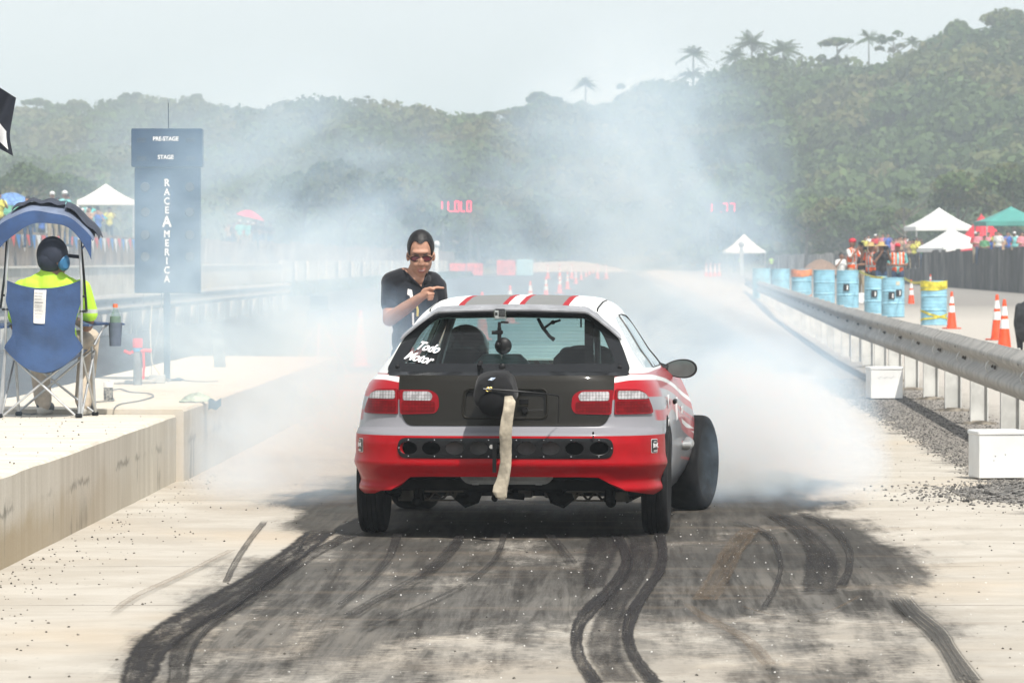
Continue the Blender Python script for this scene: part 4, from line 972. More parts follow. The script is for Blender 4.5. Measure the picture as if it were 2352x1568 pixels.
m = MB(); cp_ = [vl.lerp(vn, k / 8) for k in range(9)] + [vn.lerp(vr, k / 8) for k in range(1, 9)]; m.tube([onbody(p) for p in cp_], .0065, 8); m.build('collar', NAVY, man)
# hair: cap of skin offset over the skull
def hairfn(i, j, c, rx, ry, rz, lo, front):
    a = PI * i * lo; b = 2 * PI * j
    p = Vector((rx * math.sin(a) * math.cos(b), ry * math.sin(a) * math.sin(b), rz * math.cos(a)))
    return c + p
m = MB(); hcc = hc + Vector((0, .018, .038))
def hf(i, j):
    b = 2 * PI * j; ph = abs(math.atan2(math.cos(b), -math.sin(b))); lo = .365 + .045 * sm(.0, .5, ph) * -1 + .33 * sm(.62, 1.15, ph) - .10 * sm(1.15, 1.5, ph) * sm(2.2, 1.7, ph); a = PI * i * lo; n = noise3((math.cos(b) * 3, math.sin(b) * 3, i * 5), 3) * .003
    return hcc + Vector(((.086 + n) * math.sin(a) * math.cos(b), (.104 + n) * math.sin(a) * math.sin(b), (.108 + n) * math.cos(a)))
m.sheet(hf, 18, 48); m.build('hair', HAIR, man, solid=.006, angle=80)
m = MB(); ez = hc.z - .012; gy = hc.y - .094
for s in (-1, 1):
    ring = [Vector((hc.x + .004 + s * .034 + .029 * math.cos(a) * (1 + .08 * math.cos(2 * a)), gy + .004 + .012 * (abs(s * .034 + .029 * math.cos(a)) / .06) ** 2, ez + .017 * math.sin(a) - .002 * math.cos(a) * s)) for a in [2 * PI * k / 24 for k in range(24)]]
    m.tube(ring, .0032, 6, close=True); m.tube([ring[0 if s > 0 else 12], Vector((hc.x + s * .080, gy + .045, ez + .006)), Vector((hc.x + s * .086, hc.y + .005, ez + .003))], .003, 6)
m.tube([(hc.x - .002, gy, ez + .006), (hc.x + .012, gy, ez + .006)], .003, 6); sg = m.build('sunglasses', BLKP, man)
for s in (-1, 1):
    m = MB(); m.add([Vector((hc.x + .004 + s * .034 + .028 * math.cos(a), gy + .004 + .012 * (abs(s * .034 + .028 * math.cos(a)) / .06) ** 2, ez + .0165 * math.sin(a))) for a in [2 * PI * k / 24 for k in range(24)]], [tuple(range(24))])
    m.build('lens', M('red_lens', (.16, .02, .035), .12, coat=.6, var=.25, scale=30), sg, smooth=False)
m = MB(); m.tube([hc + Vector((-.010, -.0915, -.0865)), hc + Vector((.007, -.093, -.088)), hc + Vector((.024, -.0905, -.0855))], .003, 6); m.build('teeth', TEETH, man)
for s in (-1, 1):
    m = MB(); m.tube([hc + Vector((.004 + s * .014, -.097, .014)), hc + Vector((.004 + s * .034, -.095, .020)), hc + Vector((.004 + s * .056, -.080, .013))], [.003, .0036, .002], 6); m.build('eyebrow', HAIR, man)
m = MB()
def on(X, Y, d=-.104): return w(X, Y, d)
m.prism([on(527, 868, -.105), on(575, 882, -.106), on(586, 955, -.112), on(556, 985, -.11), on(548, 945, -.11), on(520, 935, -.108)], (0, -1, 0), .004); m.build('shirt_print', WHITEV, man, smooth=False)
m = MB(); m.prism([on(575, 1140, -.112), on(598, 1140, -.112), on(600, 1280, -.10), on(578, 1280, -.10)], (0, -1, 0), .004); m.build('shirt_print', WHITEV, man, smooth=False)
m = MB(); m.tube([on(628, 1060, -.115), on(640, 1110, -.118), on(636, 1180, -.112)], .008, 6); m.build('lanyard', M('yellow_cloth', (.6, .5, .15), .7), man)

for ch_ in man.children_recursive:
    if ch_.name.split('.')[0] in ('hair', 'sunglasses', 'lens', 'teeth', 'eyebrow'): ch_.data.transform(Matrix.Translation(hc) @ HT.to_4x4() @ Matrix.Translation(-hc))
# ------------------------------------------------------------------ camp chair and its sitter
CHX, CHY, CHZ = -3.08, 32.75, .45
def q(X, Y, y=0): return Vector(((X - 318) * .001065, y, (1445 - Y) * .001065))
BLUE = M('blue_canvas', (.030, .070, .175), .8, var=.15, scale=5, bump=.006, bscale=18, sheen=.15); BLUE2 = M('grey_blue_canvas', (.17, .21, .30), .8, var=.15, scale=5, bump=.006, bscale=18)
TUBE = M('chair_tube', (.55, .56, .56), .35, metal=.7, var=.08)
chair = thing('camp_chair', 'blue folding camp chair with sun canopy standing on the concrete island', 'chair', (CHX, CHY, CHZ))
legs = {'nl': (q(38, 1440, -.22), q(72, 1010, -.16)), 'nr': (q(530, 1448, -.22), q(545, 1020, -.16)), 'fl': (q(118, 1432, .22), q(95, 1020, .20)), 'fr': (q(597, 1437, .22), q(575, 1010, .22))}
for k, (a, b) in legs.items():
    a = a.copy(); a.z = .02
    m = MB(); m.tube([a, b], .0095, 8); lg = m.build('leg', TUBE, chair); m = MB(); m.box(a + Vector((0, 0, -.006)), (.045, .045, .028), bev=.006); m.build('foot', BLKP, lg)
for a, b in ((q(62, 1022, -.17), q(520, 1440, -.23)), (q(520, 1042, -.17), q(62, 1432, -.23)), (q(100, 1040, .2), q(590, 1425, .22)), (q(570, 1040, .2), q(118, 1420, .22)), (q(50, 1430, -.2), q(100, 1050, .2)), (q(545, 1430, -.2), q(590, 1040, .22)), (q(545, 1050, -.18), q(600, 1420, .2))):
    m = MB(); m.tube([a, b], .008, 8); m.build('cross_brace', TUBE, chair)
for pts in ([q(50, 1440, -.21), q(72, 1010, -.17), q(78, 590, -.20), q(92, 340, -.16)], [q(545, 1448, -.21), q(543, 1020, -.17), q(545, 600, -.20), q(528, 345, -.16)], [q(38, 770, -.15), q(62, 560, -.12), q(72, 345, -.08)], [q(572, 790, -.15), q(556, 600, -.12), q(532, 350, -.10)]):
    m = MB(); m.tube(pts, .0085, 8); m.build('back_post', TUBE if pts[0].z < .5 else BLKM, chair)
m = MB()
for X, Y in ((72, 688), (72, 775), (548, 695), (555, 787)): m.box(q(X, Y, -.18), (.045, .03, .014), bev=.003)
m.build('hinge_bracket', BLKP, chair)
def back(i, j):                                          # sling back, sagging between the posts
    t = -1 + 2 * i; X = 318 - 8 + t * (238 - 46 * sm(.2, .7, j) + 50 * sm(.78, 1, j)); Yt = 590 + 55 * (1 - t * t); Yb = 1015 + 150 * (1 - t * t)
    Y = Yt + (Yb - Yt) * j; return q(X, Y, -.19 - .045 * (1 - t * t) * (.4 + j) + .02 * math.sin(9 * t + 3 * j) * .15)
m = MB(); m.sheet(back, 30, 24); bk_ = m.build('backrest', BLUE, chair, solid=.006)
def seatf(i, j):
    t = -1 + 2 * i; return q(322 + t * (225 - 30 * (1 - j)), 1030 + (1 - t * t) * (100 + 35 * (1 - j)), -.20 + .42 * j)
m = MB(); m.sheet(seatf, 24, 10); m.build('seat', BLUE, chair, solid=.006)
def arm_(s):
    c = 560 if s > 0 else 62
    def f(i, j): return q(c + s * (-30 + 60 * j + 190 * sm(.45, 1, i) * j), 880 - 25 * math.sin(PI * i) * (1 - j) + 6 * math.sin(6 * i), -.16 + .40 * i)
    m = MB(); m.sheet(f, 16, 8); m.build('armrest', BLUE, chair, solid=.012)
arm_(1); arm_(-1)
m = MB(); m.lathe([(.0, -.15), (.036, -.15), (.042, 0), (.046, 0), (.038, -.155), (0, -.155)], 16, c=q(728, 862, .15)); m.build('cup_holder', M('mesh_cloth', (.12, .15, .2), .8), chair)
m = MB(); m.tube([q(600, 1000, .1), q(650, 900, .14), q(690, 862, .16)], .007, 6); m.tube([q(590, 1000, .2), q(610, 970, .21)], .012, 6); m.build('arm_strut', TUBE, chair)
m = MB(); m.sheet(lambda i, j: back(.385 + .155 * i, .02 + .40 * j) + Vector((-.008 * j, -.012 - .004 * math.sin(7 * j), 0)), 6, 10); m.build('care_label', M('label_paper', (.72, .70, .66), .6, var=.08), chair, solid=.001)
m = MB()
for k in range(9):
    a, b = back(.40, .06 + k * .036), back(.52, .06 + k * .036); z = 0; L = .9 - .25 * ((k * 7) % 3) / 3
    m.tube([a + Vector((-.004, -.0185, z)), a.lerp(b, L) + Vector((-.004, -.0185, z))], .0016, 4)
m.build('label_print', M('print_grey', (.25, .25, .25), .7), chair)
def canopy(i, j):
    t = -1 + 2 * i; a = t * 1.22; X = 300 + 318 * math.sin(a) / math.sin(1.22); Y = 100 + 205 * (1 - math.cos(a)) / (1 - math.cos(1.22))
    y = -.22 + .62 * j; Y += 60 * sm(.35, 0, j) + 18 * j * j + 5 * math.sin(11 * t + 4 * j) + 12 * math.sin(3 * t + 1) * (1 - j) ** 2
    return q(X, Y, y)
m = MB(); m.sheet(canopy, 40, 18); cn = m.build('canopy', BLUE2, chair, solid=.005)
def flap(i, j):
    p = canopy(.03 + .94 * i, .0); t = -1 + 2 * i; return p + Vector((0, -.01 - .02 * j, -(.085 + .03 * math.sin(5 * i + 1) + .07 * abs(t) ** 2) * j))
m = MB(); m.sheet(flap, 40, 6); m.build('valance', BLUE, cn, solid=.004)
m = MB(); m.sheet(lambda i, j: canopy(.66 + .35 * i, .15 + .5 * j) + Vector((.012 + .02 * i, -.02, .02 - .03 * i + .012 * math.sin(9 * i))), 20, 8); m.sheet(lambda i, j: canopy(.25 + .42 * i, .2 + .3 * j) + Vector((0, -.02, .022 + .008 * math.sin(20 * i))), 20, 6); m.build('folded_flap', M('dark_canvas', (.05, .06, .085), .8), cn, solid=.004)
m = MB(); m.tube([q(585, 330, -.2), q(575, 360, -.21), q(560, 385, -.2), q(548, 400, -.2)], .006, 5); m.tube([q(578, 330, -.2), q(582, 385, -.21)], .008, 5); m.build('hanging_tie', BLUE, cn)
sit = thing('person', 'seated man in neon shirt, cap and blue ear defenders, back to the camera', 'person', (CHX, CHY, CHZ))
hd = q(352, 440, -.06)
sp = [ell(hd, (.094, .108, .112), 0, Matrix.Rotation(R(35), 3, 'Z')), ell(hd + Vector((.045, .035, -.055)), (.055, .062, .072), 0), ell(hd + Vector((.098, .062, -.032)), (.014, .014, .018), 0), cap(q(345, 500, -.05), q(335, 580, -.05), .064, .07, 0),
      cap(q(215, 640, -.04), q(450, 640, -.04), .072, .072, 1), cap(q(335, 560, -.05), q(330, 640, -.05), .07, .09, 1), cap(q(250, 610, -.04), q(335, 570, -.05), .055, .06, 1), cap(q(425, 610, -.04), q(335, 570, -.05), .055, .06, 1),
      ell(q(328, 760, -.04), (.205, .115, .20), 1), ell(q(325, 940, -.02), (.19, .12, .16), 1)]
sl_, sr_ = q(165, 650, -.03), q(530, 650, -.03)
sp += [cap(sl_, q(120, 820, .02), .066, .058, 1), cap(sr_, q(572, 800, .03), .066, .062, 1), cap(q(120, 830, .02), q(115, 880, .05), .042, .038, 0), cap(q(572, 820, .03), q(555, 882, .08), .044, .04, 0),
       cap(q(115, 880, .05), q(190, 850, .28), .037, .027, 0), cap(q(555, 882, .08), q(470, 850, .30), .038, .027, 0)]
for hx, s in ((q(200, 845, .32), 1), (q(460, 845, .34), -1)):
    sp += [ell(hx, (.035, .05, .018), 0)]
    for k in range(4): a = hx + Vector((-.024 + .016 * k, .045, 0)); sp += [cap(a, a + Vector((0, .035, -.006)), .009, .008, 0), cap(a + Vector((0, .035, -.006)), a + Vector((0, .045, -.028)), .008, .007, 0)]
    sp += [cap(hx + Vector((s * .03, 0, 0)), hx + Vector((s * .045, .04, -.01)), .011, .009, 0)]
for a, b, c in ((q(245, 1010, .0), q(215, 985, .43), q(262, 1345, .30)), (q(420, 1010, .0), q(545, 965, .42), q(520, 1345, .26))):
    sp += [cap(a, b, .095, .072, 2), cap(b, b.lerp(c, .5), .068, .066, 2), cap(b.lerp(c, .5), c, .066, .06, 2), cap(c + Vector((0, 0, -.01)), c + Vector((.005, -.01, -.03)), .055, .05, 2), cap(c + Vector((0, -.01, -.035)), c + Vector((.03, .14, -.055)), .046, .036, 3)]
    sp += [cap(c + Vector((-.005, -.02, -.068)), c + Vector((.03, .15, -.068)), .036, .032, 4)]
def paint_sit(C, mi):
    z = C[:, 2]; x = C[:, 0]; b = (mi == 1) & (x > .2) & (z < q(0, 775).z) & (z > q(0, 800).z); mi[b] = 5; return mi
body_mesh('body', sp, .0065, [SKIND, NEON, BEI, SHOE, SOLE, REFL], sit, smooth=3, paint=paint_sit)
m = MB()
def cf(i, j):
    a = PI * .64 * i; b = 2 * PI * j; p = Matrix.Rotation(R(35), 3, 'Z') @ Vector((.101 * math.sin(a) * math.cos(b), .117 * math.sin(a) * math.sin(b), .122 * math.cos(a))); return hd + p + Vector((0, 0, .004))
m.sheet(cf, 16, 36); m.ball(hd + Vector((-.012, -.015, -.03)), (.088, .092, .09), 18); CAPM = M('navy_cap', (.018, .024, .042), .8, bump=.002); cp = m.build('cap', CAPM, sit, solid=.006)
m = MB(); m.sheet(lambda i, j: hd + Vector((.07 + .115 * i, .05 + .03 * i + (-.065 + .13 * j) * (1 - .35 * i * i), .012 - .012 * i - .02 * (2 * j - 1) ** 2)), 10, 10); m.build('cap_brim', CAPM, cp, solid=.005)
m = MB(); m.lathe([(0, -.03), (.030, -.03), (.042, -.018), (.044, 0), (.030, .008)], 20, c=hd + Vector((.078, -.052, -.05)), rot=Vector((.62, -.75, 0)).to_track_quat('Z', 'Y').to_matrix() @ Matrix.Diagonal((1, 1.25, -1))); m.tube([hd + Vector((.085, -.04, 0)), hd + Vector((.06, -.03, .085)), hd + Vector((0, 0, .122)), hd + Vector((-.06, .03, .085))], .007, 6)
m.build('ear_defender', M('blue_plastic', (.03, .15, .30), .5), sit)

# ------------------------------------------------------------------ driver, only helmet and shoulders show through the glass
drv = thing('person', 'driver in dark helmet seen through the rear window', 'person'); drv.location = CAR0; drv.rotation_euler = (0, 0, CA)
hh = Vector((-.345, 1.62, .975))
dp = [ell(hh, (.10, .12, .125), 0), cap(hh + Vector((0, 0, -.1)), hh + Vector((0, .0, -.16)), .06, .07, 0), cap(hh + Vector((-.16, 0, -.22)), hh + Vector((.16, 0, -.22)), .08, .08, 1), ell(hh + Vector((0, .03, -.42)), (.2, .13, .25), 1),
      cap(hh + Vector((-.19, .02, -.24)), hh + Vector((-.22, .25, -.38)), .055, .045, 1), cap(hh + Vector((-.22, .25, -.38)), hh + Vector((-.1, .50, -.15)), .045, .032, 1), cap(hh + Vector((.19, .02, -.24)), hh + Vector((.22, .25, -.38)), .055, .045, 1), cap(hh + Vector((.22, .25, -.38)), hh + Vector((.1, .50, -.15)), .045, .032, 1),
      cap(hh + Vector((-.1, .05, -.55)), hh + Vector((-.12, .5, -.50)), .09, .07, 1), cap(hh + Vector((.1, .05, -.55)), hh + Vector((.12, .5, -.50)), .09, .07, 1)]
body_mesh('body', dp, .012, [SKIND, M('race_suit', (.02, .02, .03), .8)], drv)
m = MB(); m.ball(hh + Vector((0, .0, .01)), (.132, .148, .142), 24); hm = m.build('helmet', M('helmet_black', (.012, .012, .016), .25, coat=.6), drv)
m = MB(); m.sheet(lambda i, j: hh + Vector((.136 * math.sin(-1.2 + 2.4 * i), .152 * math.cos(-1.2 + 2.4 * i), .05 - .08 * j)), 16, 3); m.build('visor', M('visor_dark', (.03, .03, .04), .1, coat=1), hm, solid=.003)

# ------------------------------------------------------------------ small standing figures, built once per look
def figure(name, shirt, trousers, skin=None, hat=None, pose=0, vest=None, voxel=.022, longhair=False):
    e = thing(name, None, 'person'); sk = skin or SKIND; P_ = []
    P_ += [ell((0, 0, 1.60), (.078, .095, .115), 0), cap((0, .01, 1.50), (0, .01, 1.43), .052, .058, 0), cap((-.15, 0, 1.40), (.15, 0, 1.40), .07, .07, 1), ell((0, 0, 1.22), (.18, .12, .22), 1), ell((0, 0, 1.0), (.165, .12, .14), 1),
           cap((-.09, 0, .90), (-.10, -.02, .50), .092, .062, 2), cap((.09, 0, .90), (.12, .03, .50), .092, .062, 2), cap((-.10, -.02, .5), (-.11, 0, .09), .058, .042, 2), cap((.12, .03, .5), (.13, .05, .09), .058, .042, 2),
           cap((-.11, .02, .045), (-.12, -.13, .04), .042, .036, 3), cap((.13, .06, .045), (.14, -.08, .04), .042, .036, 3)]
    for s in (-1, 1):
        if pose == 1 or (pose == 2 and s > 0): el_, wr_ = Vector((s * .25, -.12, 1.20)), Vector((s * .06, -.26, 1.52))     # hands up at the face
        elif pose == 3: el_, wr_ = Vector((s * .27, .05, 1.12)), Vector((s * .05, -.2, 1.10))
        else: el_, wr_ = Vector((s * .26, .04, 1.12)), Vector((s * .24, -.04, .88))
        sh_ = Vector((s * .2, 0, 1.39)); P_ += [cap(sh_, sh_.lerp(el_, .7), .056, .05, 1), cap(sh_.lerp(el_, .7), el_, .04, .037, 0), cap(el_, wr_, .037, .026, 0), ell(wr_ + (wr_ - el_).normalized() * .05, (.03, .03, .045), 0)]
    vs = [sk, shirt, trousers, SHOE] + ([vest, REFL] if vest else [])
    def pv_(C, mi):
        if vest:
            x, y, z = C[:, 0], C[:, 1], C[:, 2]; t = (mi == 1) & (abs(x) < .19) & (z > .92) & ~((y < 0) & (abs(x) < .035)); mi[t] = 4; mi[t & (((z > 1.05) & (z < 1.10)) | ((abs(abs(x) - .1) < .022) & (z > 1.1)))] = 5
        return mi
    body_mesh('body', P_, voxel, vs, e, smooth=1, paint=pv_)
    m = MB()
    if hat == 'cap': m.ball((0, .0, 1.655), (.09, .105, .075), 12); m.sheet(lambda i, j: Vector((-.06 + .12 * j, -.09 - .09 * i, 1.645)), 3, 3)
    elif hat == 'straw': m.lathe([(.0, 1.76), (.08, 1.755), (.095, 1.67), (.21, 1.645), (.21, 1.638), (.09, 1.655)], 18)
    if hat: m.build('hat', HATM.get(name, M('cap_red', (.55, .02, .04), .7)) if hat == 'cap' else M('straw', (.55, .40, .18), .8), e)
    else: m.ball((0, .015, 1.635), (.086, .100, .098), 12); (m.tube([(0, .08, 1.6), (0, .09, 1.42)], .06, 8) if longhair else 0); m.build('hair', HAIR, e)
    return e
HATM = {}

cr = thing('person', 'dark clothed person crouching at the right edge behind the guardrail', 'person', P(2366, 806))
cpz = [ell((0, 0, .55), (.24, .20, .30), 0), ell((.05, -.05, .30), (.26, .24, .20), 1), ell((.12, .22, .88), (.09, .10, .12), 2), cap((-.12, -.02, .3), (-.16, .32, .42), .11, .08, 1), cap((-.16, .32, .42), (-.15, .12, .06), .075, .05, 1), cap((.12, 0, .3), (.18, .32, .42), .11, .08, 1), cap((.18, .32, .42), (.15, .12, .06), .075, .05, 1),
       cap((-.15, .10, .04), (-.15, .28, .04), .045, .04, 1), cap((.15, .10, .04), (.15, .28, .04), .045, .04, 1), cap((-.17, .05, .72), (-.2, .25, .45), .07, .05, 0), cap((.17, .05, .72), (.22, .25, .45), .07, .05, 0), cap((0, .1, .7), (.1, .18, .84), .08, .06, 2), ell((-.2, .3, .42), (.03, .04, .03), 2), ell((.22, .3, .42), (.03, .04, .03), 2)]
body_mesh('body', cpz, .016, [M('charcoal_jacket', (.03, .032, .036), .85, var=.3, bump=.02, bscale=10), M('black_trousers', (.02, .02, .022), .85), SKIND], cr)
m = MB(); m.ball((.12, .22, .92), (.098, .11, .10), 12); m.build('hair', HAIR, cr)
# ------------------------------------------------------------------ things on and round the strip
ORA = M('cone_orange', (.82, .085, .018), .5, var=.1, dirt=.15); WH = M('cone_white', (.78, .78, .76), .45, var=.08); WPAINT = M('white_enamel', (.78, .79, .78), .4, var=.05, scale=3, dirt=.06)
PINK = M('cone_faded', (.72, .09, .08), .5, var=.1)
def make_cone(label, mat_=None, h=.9):
    e = thing('traffic_cone', label, 'traffic cone', group='traffic cones'); k = h / .9
    m = MB(); m.box((0, 0, .016 * k), (.36 * k, .36 * k, .03 * k), bev=.008); m.lathe([(.13 * k, .03 * k), (.118 * k, .06 * k), (.03 * k, .87 * k), (.024 * k, .9 * k), (0, .9 * k)], 20); m.build('cone_body', mat_ or ORA, e)
    for a, b in ((.40, .56), (.62, .78)):
        f = lambda z: (.118 - (.118 - .03) * (z - .06) / .81) * k + .003
        m = MB(); m.lathe([(f(a), a * k), (f(b), b * k)], 20); m.build('reflective_band', WH, e)
    return e
base_cone = make_cone('pale orange traffic cone in the smoke left of the car')
c0 = P(828, 842); base_cone.location = c0
def put_cone(u, v, label, s=1.0, z=0, rz=.3): 
    p = P(u, v, z); c = dup(base_cone, p, rz, label); c.scale = (s, s, s); return c
base_cone.scale = (.88,) * 3
ordn = ['first', 'second', 'third', 'fourth', 'fifth', 'sixth', 'seventh', 'eighth', 'ninth', 'tenth', 'eleventh', 'twelfth', 'thirteenth', 'fourteenth', 'fifteenth']
for i, y in enumerate((92, 116, 141, 180, 222, 255, 312, 375, 440, 505, 570, 640, 710, 780)):
    dup(base_cone, RD(-2.42 + random.uniform(-.05, .05), y), .2 * i, f'orange and white cone, {ordn[i]} from the near end of the centre line row').scale = (1, 1, 1)
for i, (X, y) in enumerate(((-3.4, 400), (-4.4, 402), (-5.4, 404), (-.6, 395), (-1.3, 397))): dup(base_cone, RD(X, y), .1 * i, f'orange cone {ordn[i]} from the left in the cross row before the orange barrier').scale = (1.3,) * 3
for i, (u, v, s) in enumerate(((1622, 640, 1.35), (1632, 641, 1.4), (1642, 640, 1.35), (1652, 640, 1.4))): put_cone(u, v, f'orange cone {ordn[i]} from the left in the far cluster by the plank fence', s)
put_cone(2186, 755, 'orange and white cone standing right of the yellow taped drum', .9)
put_cone(2290, 781, 'left one of two bright orange cones standing together', .95)
put_cone(2307, 808, 'right one of two bright orange cones standing together', .95)
put_cone(2137, 668, 'orange cone tip showing behind the drums near the fence', .9)
put_cone(2093, 705, 'orange cone right behind the drums by the man in jeans', .9, z=.1)

# oil drums
DR = M('drum_blue', (.27, .53, .66), .45, var=.10, scale=4, dirt=.10); YT = M('yellow_tape', (.72, .62, .06), .5, var=.2); OT = M('orange_tape', (.75, .28, .12), .5); PLQ = M('plaque_black', (.02, .02, .025), .5)
def make_drum():
    e = thing('oil_drum', 'x', 'oil drum', group='pale blue oil drums behind the guardrail'); r, h = .30, 1.02
    prof = [(.0, .0), (r, .0), (r + .008, .012), (r, .03)]
    for k in range(1, 12):
        z = .03 + (h - .06) * k / 12; b = .014 if k in (4, 8) else .005; prof += [(r, z - .02), (r + b, z), (r, z + .02)]
    prof += [(r, h - .03), (r + .008, h - .012), (r + .006, h), (r - .012, h), (r - .014, h - .02), (0, h - .02)]
    m = MB(); m.lathe(prof, 28); m.build('drum_body', DR, e); return e
dspec = [(2145, 113.5, 0, 'wrapped twice in yellow tape, farthest right'), (2051, 128.5, .02, 'with dark plaques, second from the right'), (2011, 131.5, .05, 'half hidden, third from the right'), (1947, 134, .2, 'fourth from the right with one dark plaque'), (1893, 139, .2, 'plain with rusty streak, fifth from the right'),
         (1841, 148, .2, 'wrapped in orange tape'), (1792, 158, .2, 'behind the orange taped drum'), (1749, 168, .2, 'farthest away along the guardrail')]
d0 = make_drum(); drums = [d0] + [dup(d0) for _ in dspec[1:]]
for i, (u, y, z, lab) in enumerate(dspec):
    loc = ((u - CX) / F * y, y, z); o = drums[i]; o.rotation_euler = (0, 0, .5 * i); o.location = loc; o['label'] = 'pale blue oil drum ' + lab
    if i in (1, 2, 3):
        for a, zz in ((-1.75, .55), (-1.15, .62))[: 1 + (i == 1)]:
            m = MB(); m.box((.322 * math.cos(a), .322 * math.sin(a), zz), (.16, .012, .18), rz=a + PI / 2); pq = m.build('plaque', PLQ, o, rz=-.5 * i)
            m = MB(); m.box((.330 * math.cos(a) - .03 * math.sin(a), .330 * math.sin(a) + .03 * math.cos(a), zz), (.035, .006, .12), rz=a + PI / 2); m.build('plaque_mark', WH, pq)
    if i in (0, 5):
        t_ = YT if i == 0 else OT
        def strip(z0, z1, hgt, n=24): 
            m = MB(); m.sheet(lambda a, b: Vector((.313 * math.cos(PI + PI * a), .313 * math.sin(PI + PI * a), z0 + (z1 - z0) * a + .012 * math.sin(9 * a) + hgt * (b - .5))), n, 2); m.v = [tuple(Matrix.Rotation(-.5 * i, 3, 'Z') @ Vector(p_)) for p_ in m.v]; m.build('tape', t_, o, solid=.002)
        strip(.93, .93, .16); strip(.80, .86, .05); strip(.34, .12, .05); strip(.10, .26, .04)
    else:
        m = MB(); m.sheet(lambda a, b: Vector((.308 * math.cos(4.4 + .35 * a), .308 * math.sin(4.4 + .35 * a), .82 + .1 * b)), 4, 2); m.build('faded_label', M('drum_label', (.60, .58, .48), .6), o, solid=.001)

# guardrails
GAL = M('galvanised', (.40, .385, .355), .55, metal=.12, var=.14, scale=5, dirt=.3); POST = M('painted_post', (.60, .60, .57), .6, var=.1, scale=4, dirt=.12); BLT = M('bolt', (.10, .09, .08), .5)
WPROF = [(.0, .365), (-.018, .375), (-.032, .355), (-.088, .315), (-.095, .29), (-.088, .262), (-.02, .215), (-.012, .19), (-.02, .165), (-.088, .118), (-.095, .09), (-.088, .065), (-.032, .02), (-.018, .0), (0, .01)]
def guardrail(line, ztop, label, post_sp, side, hw=.38):
    e = thing('guardrail', label, 'guardrail', line[0])
    o = line[0]; acc = [0]
    for a, b in zip(line, line[1:]): acc.append(acc[-1] + (b - a).length)
    def at(s):
        for i in range(len(line) - 1):
            if s <= acc[i + 1] or i == len(line) - 2: f = (s - acc[i]) / (acc[i + 1] - acc[i]); return line[i].lerp(line[i + 1], f), (line[i + 1] - line[i]).normalized()
    L = acc[-1]; seg = post_sp; n = int(L / seg); k = 0
    for i in range(n):
        m = MB(); vs = []; fs = []; N = 6
        for j in range(N + 1):
            p, d = at(min(L, (i + j / N) * seg + (.0 if j else -.12))); nr = Vector((-d.y, d.x, 0)) * side; off = .004 * (i % 2)
            for (a, z) in WPROF:
                wv = noise3((p.y * .9 + a * 4, z * 3, k), 1) * .004; vs.append(p - o + nr * (-a + .0 - off + wv) + Vector((0, 0, ztop - .375 + z + wv * .6)))
        w_ = len(WPROF); fs = [(j * w_ + k, j * w_ + k + 1, (j + 1) * w_ + k + 1, (j + 1) * w_ + k) for j in range(N) for k in range(w_ - 1)]
        m.add(vs, fs); bmx = m.build('rail_beam', GAL, e, solid=.005, angle=50)
        p, d = at(i * seg); 
        if p.y < 110:
            nr = Vector((-d.y, d.x, 0)) * side; 
            for bo, br in ((Vector((0, 0, ztop - .19)), .020), (d * .35 + Vector((0, 0, ztop - .19)), .016), (nr * .07 + d * .35 + Vector((0, 0, ztop - .09)), .012)): m = MB(); m.ball(p - o + nr * .022 + bo, br, 6); m.build('bolt', BLT, bmx)
            if i % 1 == 0 and p.y < 70:
                m = MB(); c0_ = p - o + nr * .03 + d * .12 + Vector((0, 0, ztop - .19)); m.sheet(lambda a, b: c0_ + nr * (.065 * (1 - math.sin(PI * a))) * -1 + nr * .065 + d * (.09 * b * math.sin(PI * a)) + Vector((0, 0, (-.09 + .18 * a))), 10, 2); m.build('reflector', M('reflector_silver', (.6, .58, .56), .3, metal=.6), bmx, solid=.003)
    for i in range(int(L / seg) + 1):
        p, d = at(i * seg); nr = Vector((-d.y, d.x, 0)) * side; a = math.atan2(d.y, d.x); m = MB(); c = p - o - nr * .10
        m.box(c + Vector((0, 0, ztop / 2 - .06)), (.012, .16, ztop + .06), rz=a); m.box(c + Vector((-d.x, -d.y, 0)) * 0 + nr * .075 + Vector((0, 0, ztop / 2 - .06)), (.12, .012, ztop + .06), rz=a); m.box(c - nr * .075 + Vector((0, 0, ztop / 2 - .06)), (.12, .012, ztop + .06), rz=a)
        ps = m.build('post', POST, e)
        if i < 10 and ztop > .5: m = MB(); m.ball(c + Vector((0, 0, 0)), (.17, .17, .035), 12); m.build('dirt_clod', M('dried_mud', (.20, .175, .14), .95, var=.3, bump=.02, bscale=14), ps)
    return e
rl = [P(u, v, .79) for u, v in ((2480, 837), (2352, 805.5), (2150, 755.8), (1935, 703), (1714, 636))]
rl = [Vector((p.x, p.y, 0)) for p in rl]
guardrail(rl, .79, 'long steel guardrail along the right edge, dented and curving away', 3.95, 1)
guardrail([RD(-9.75, 60), RD(-9.75, 150)], .83, 'faint steel guardrail beyond the left lane behind the smoke', 4.0, -1)
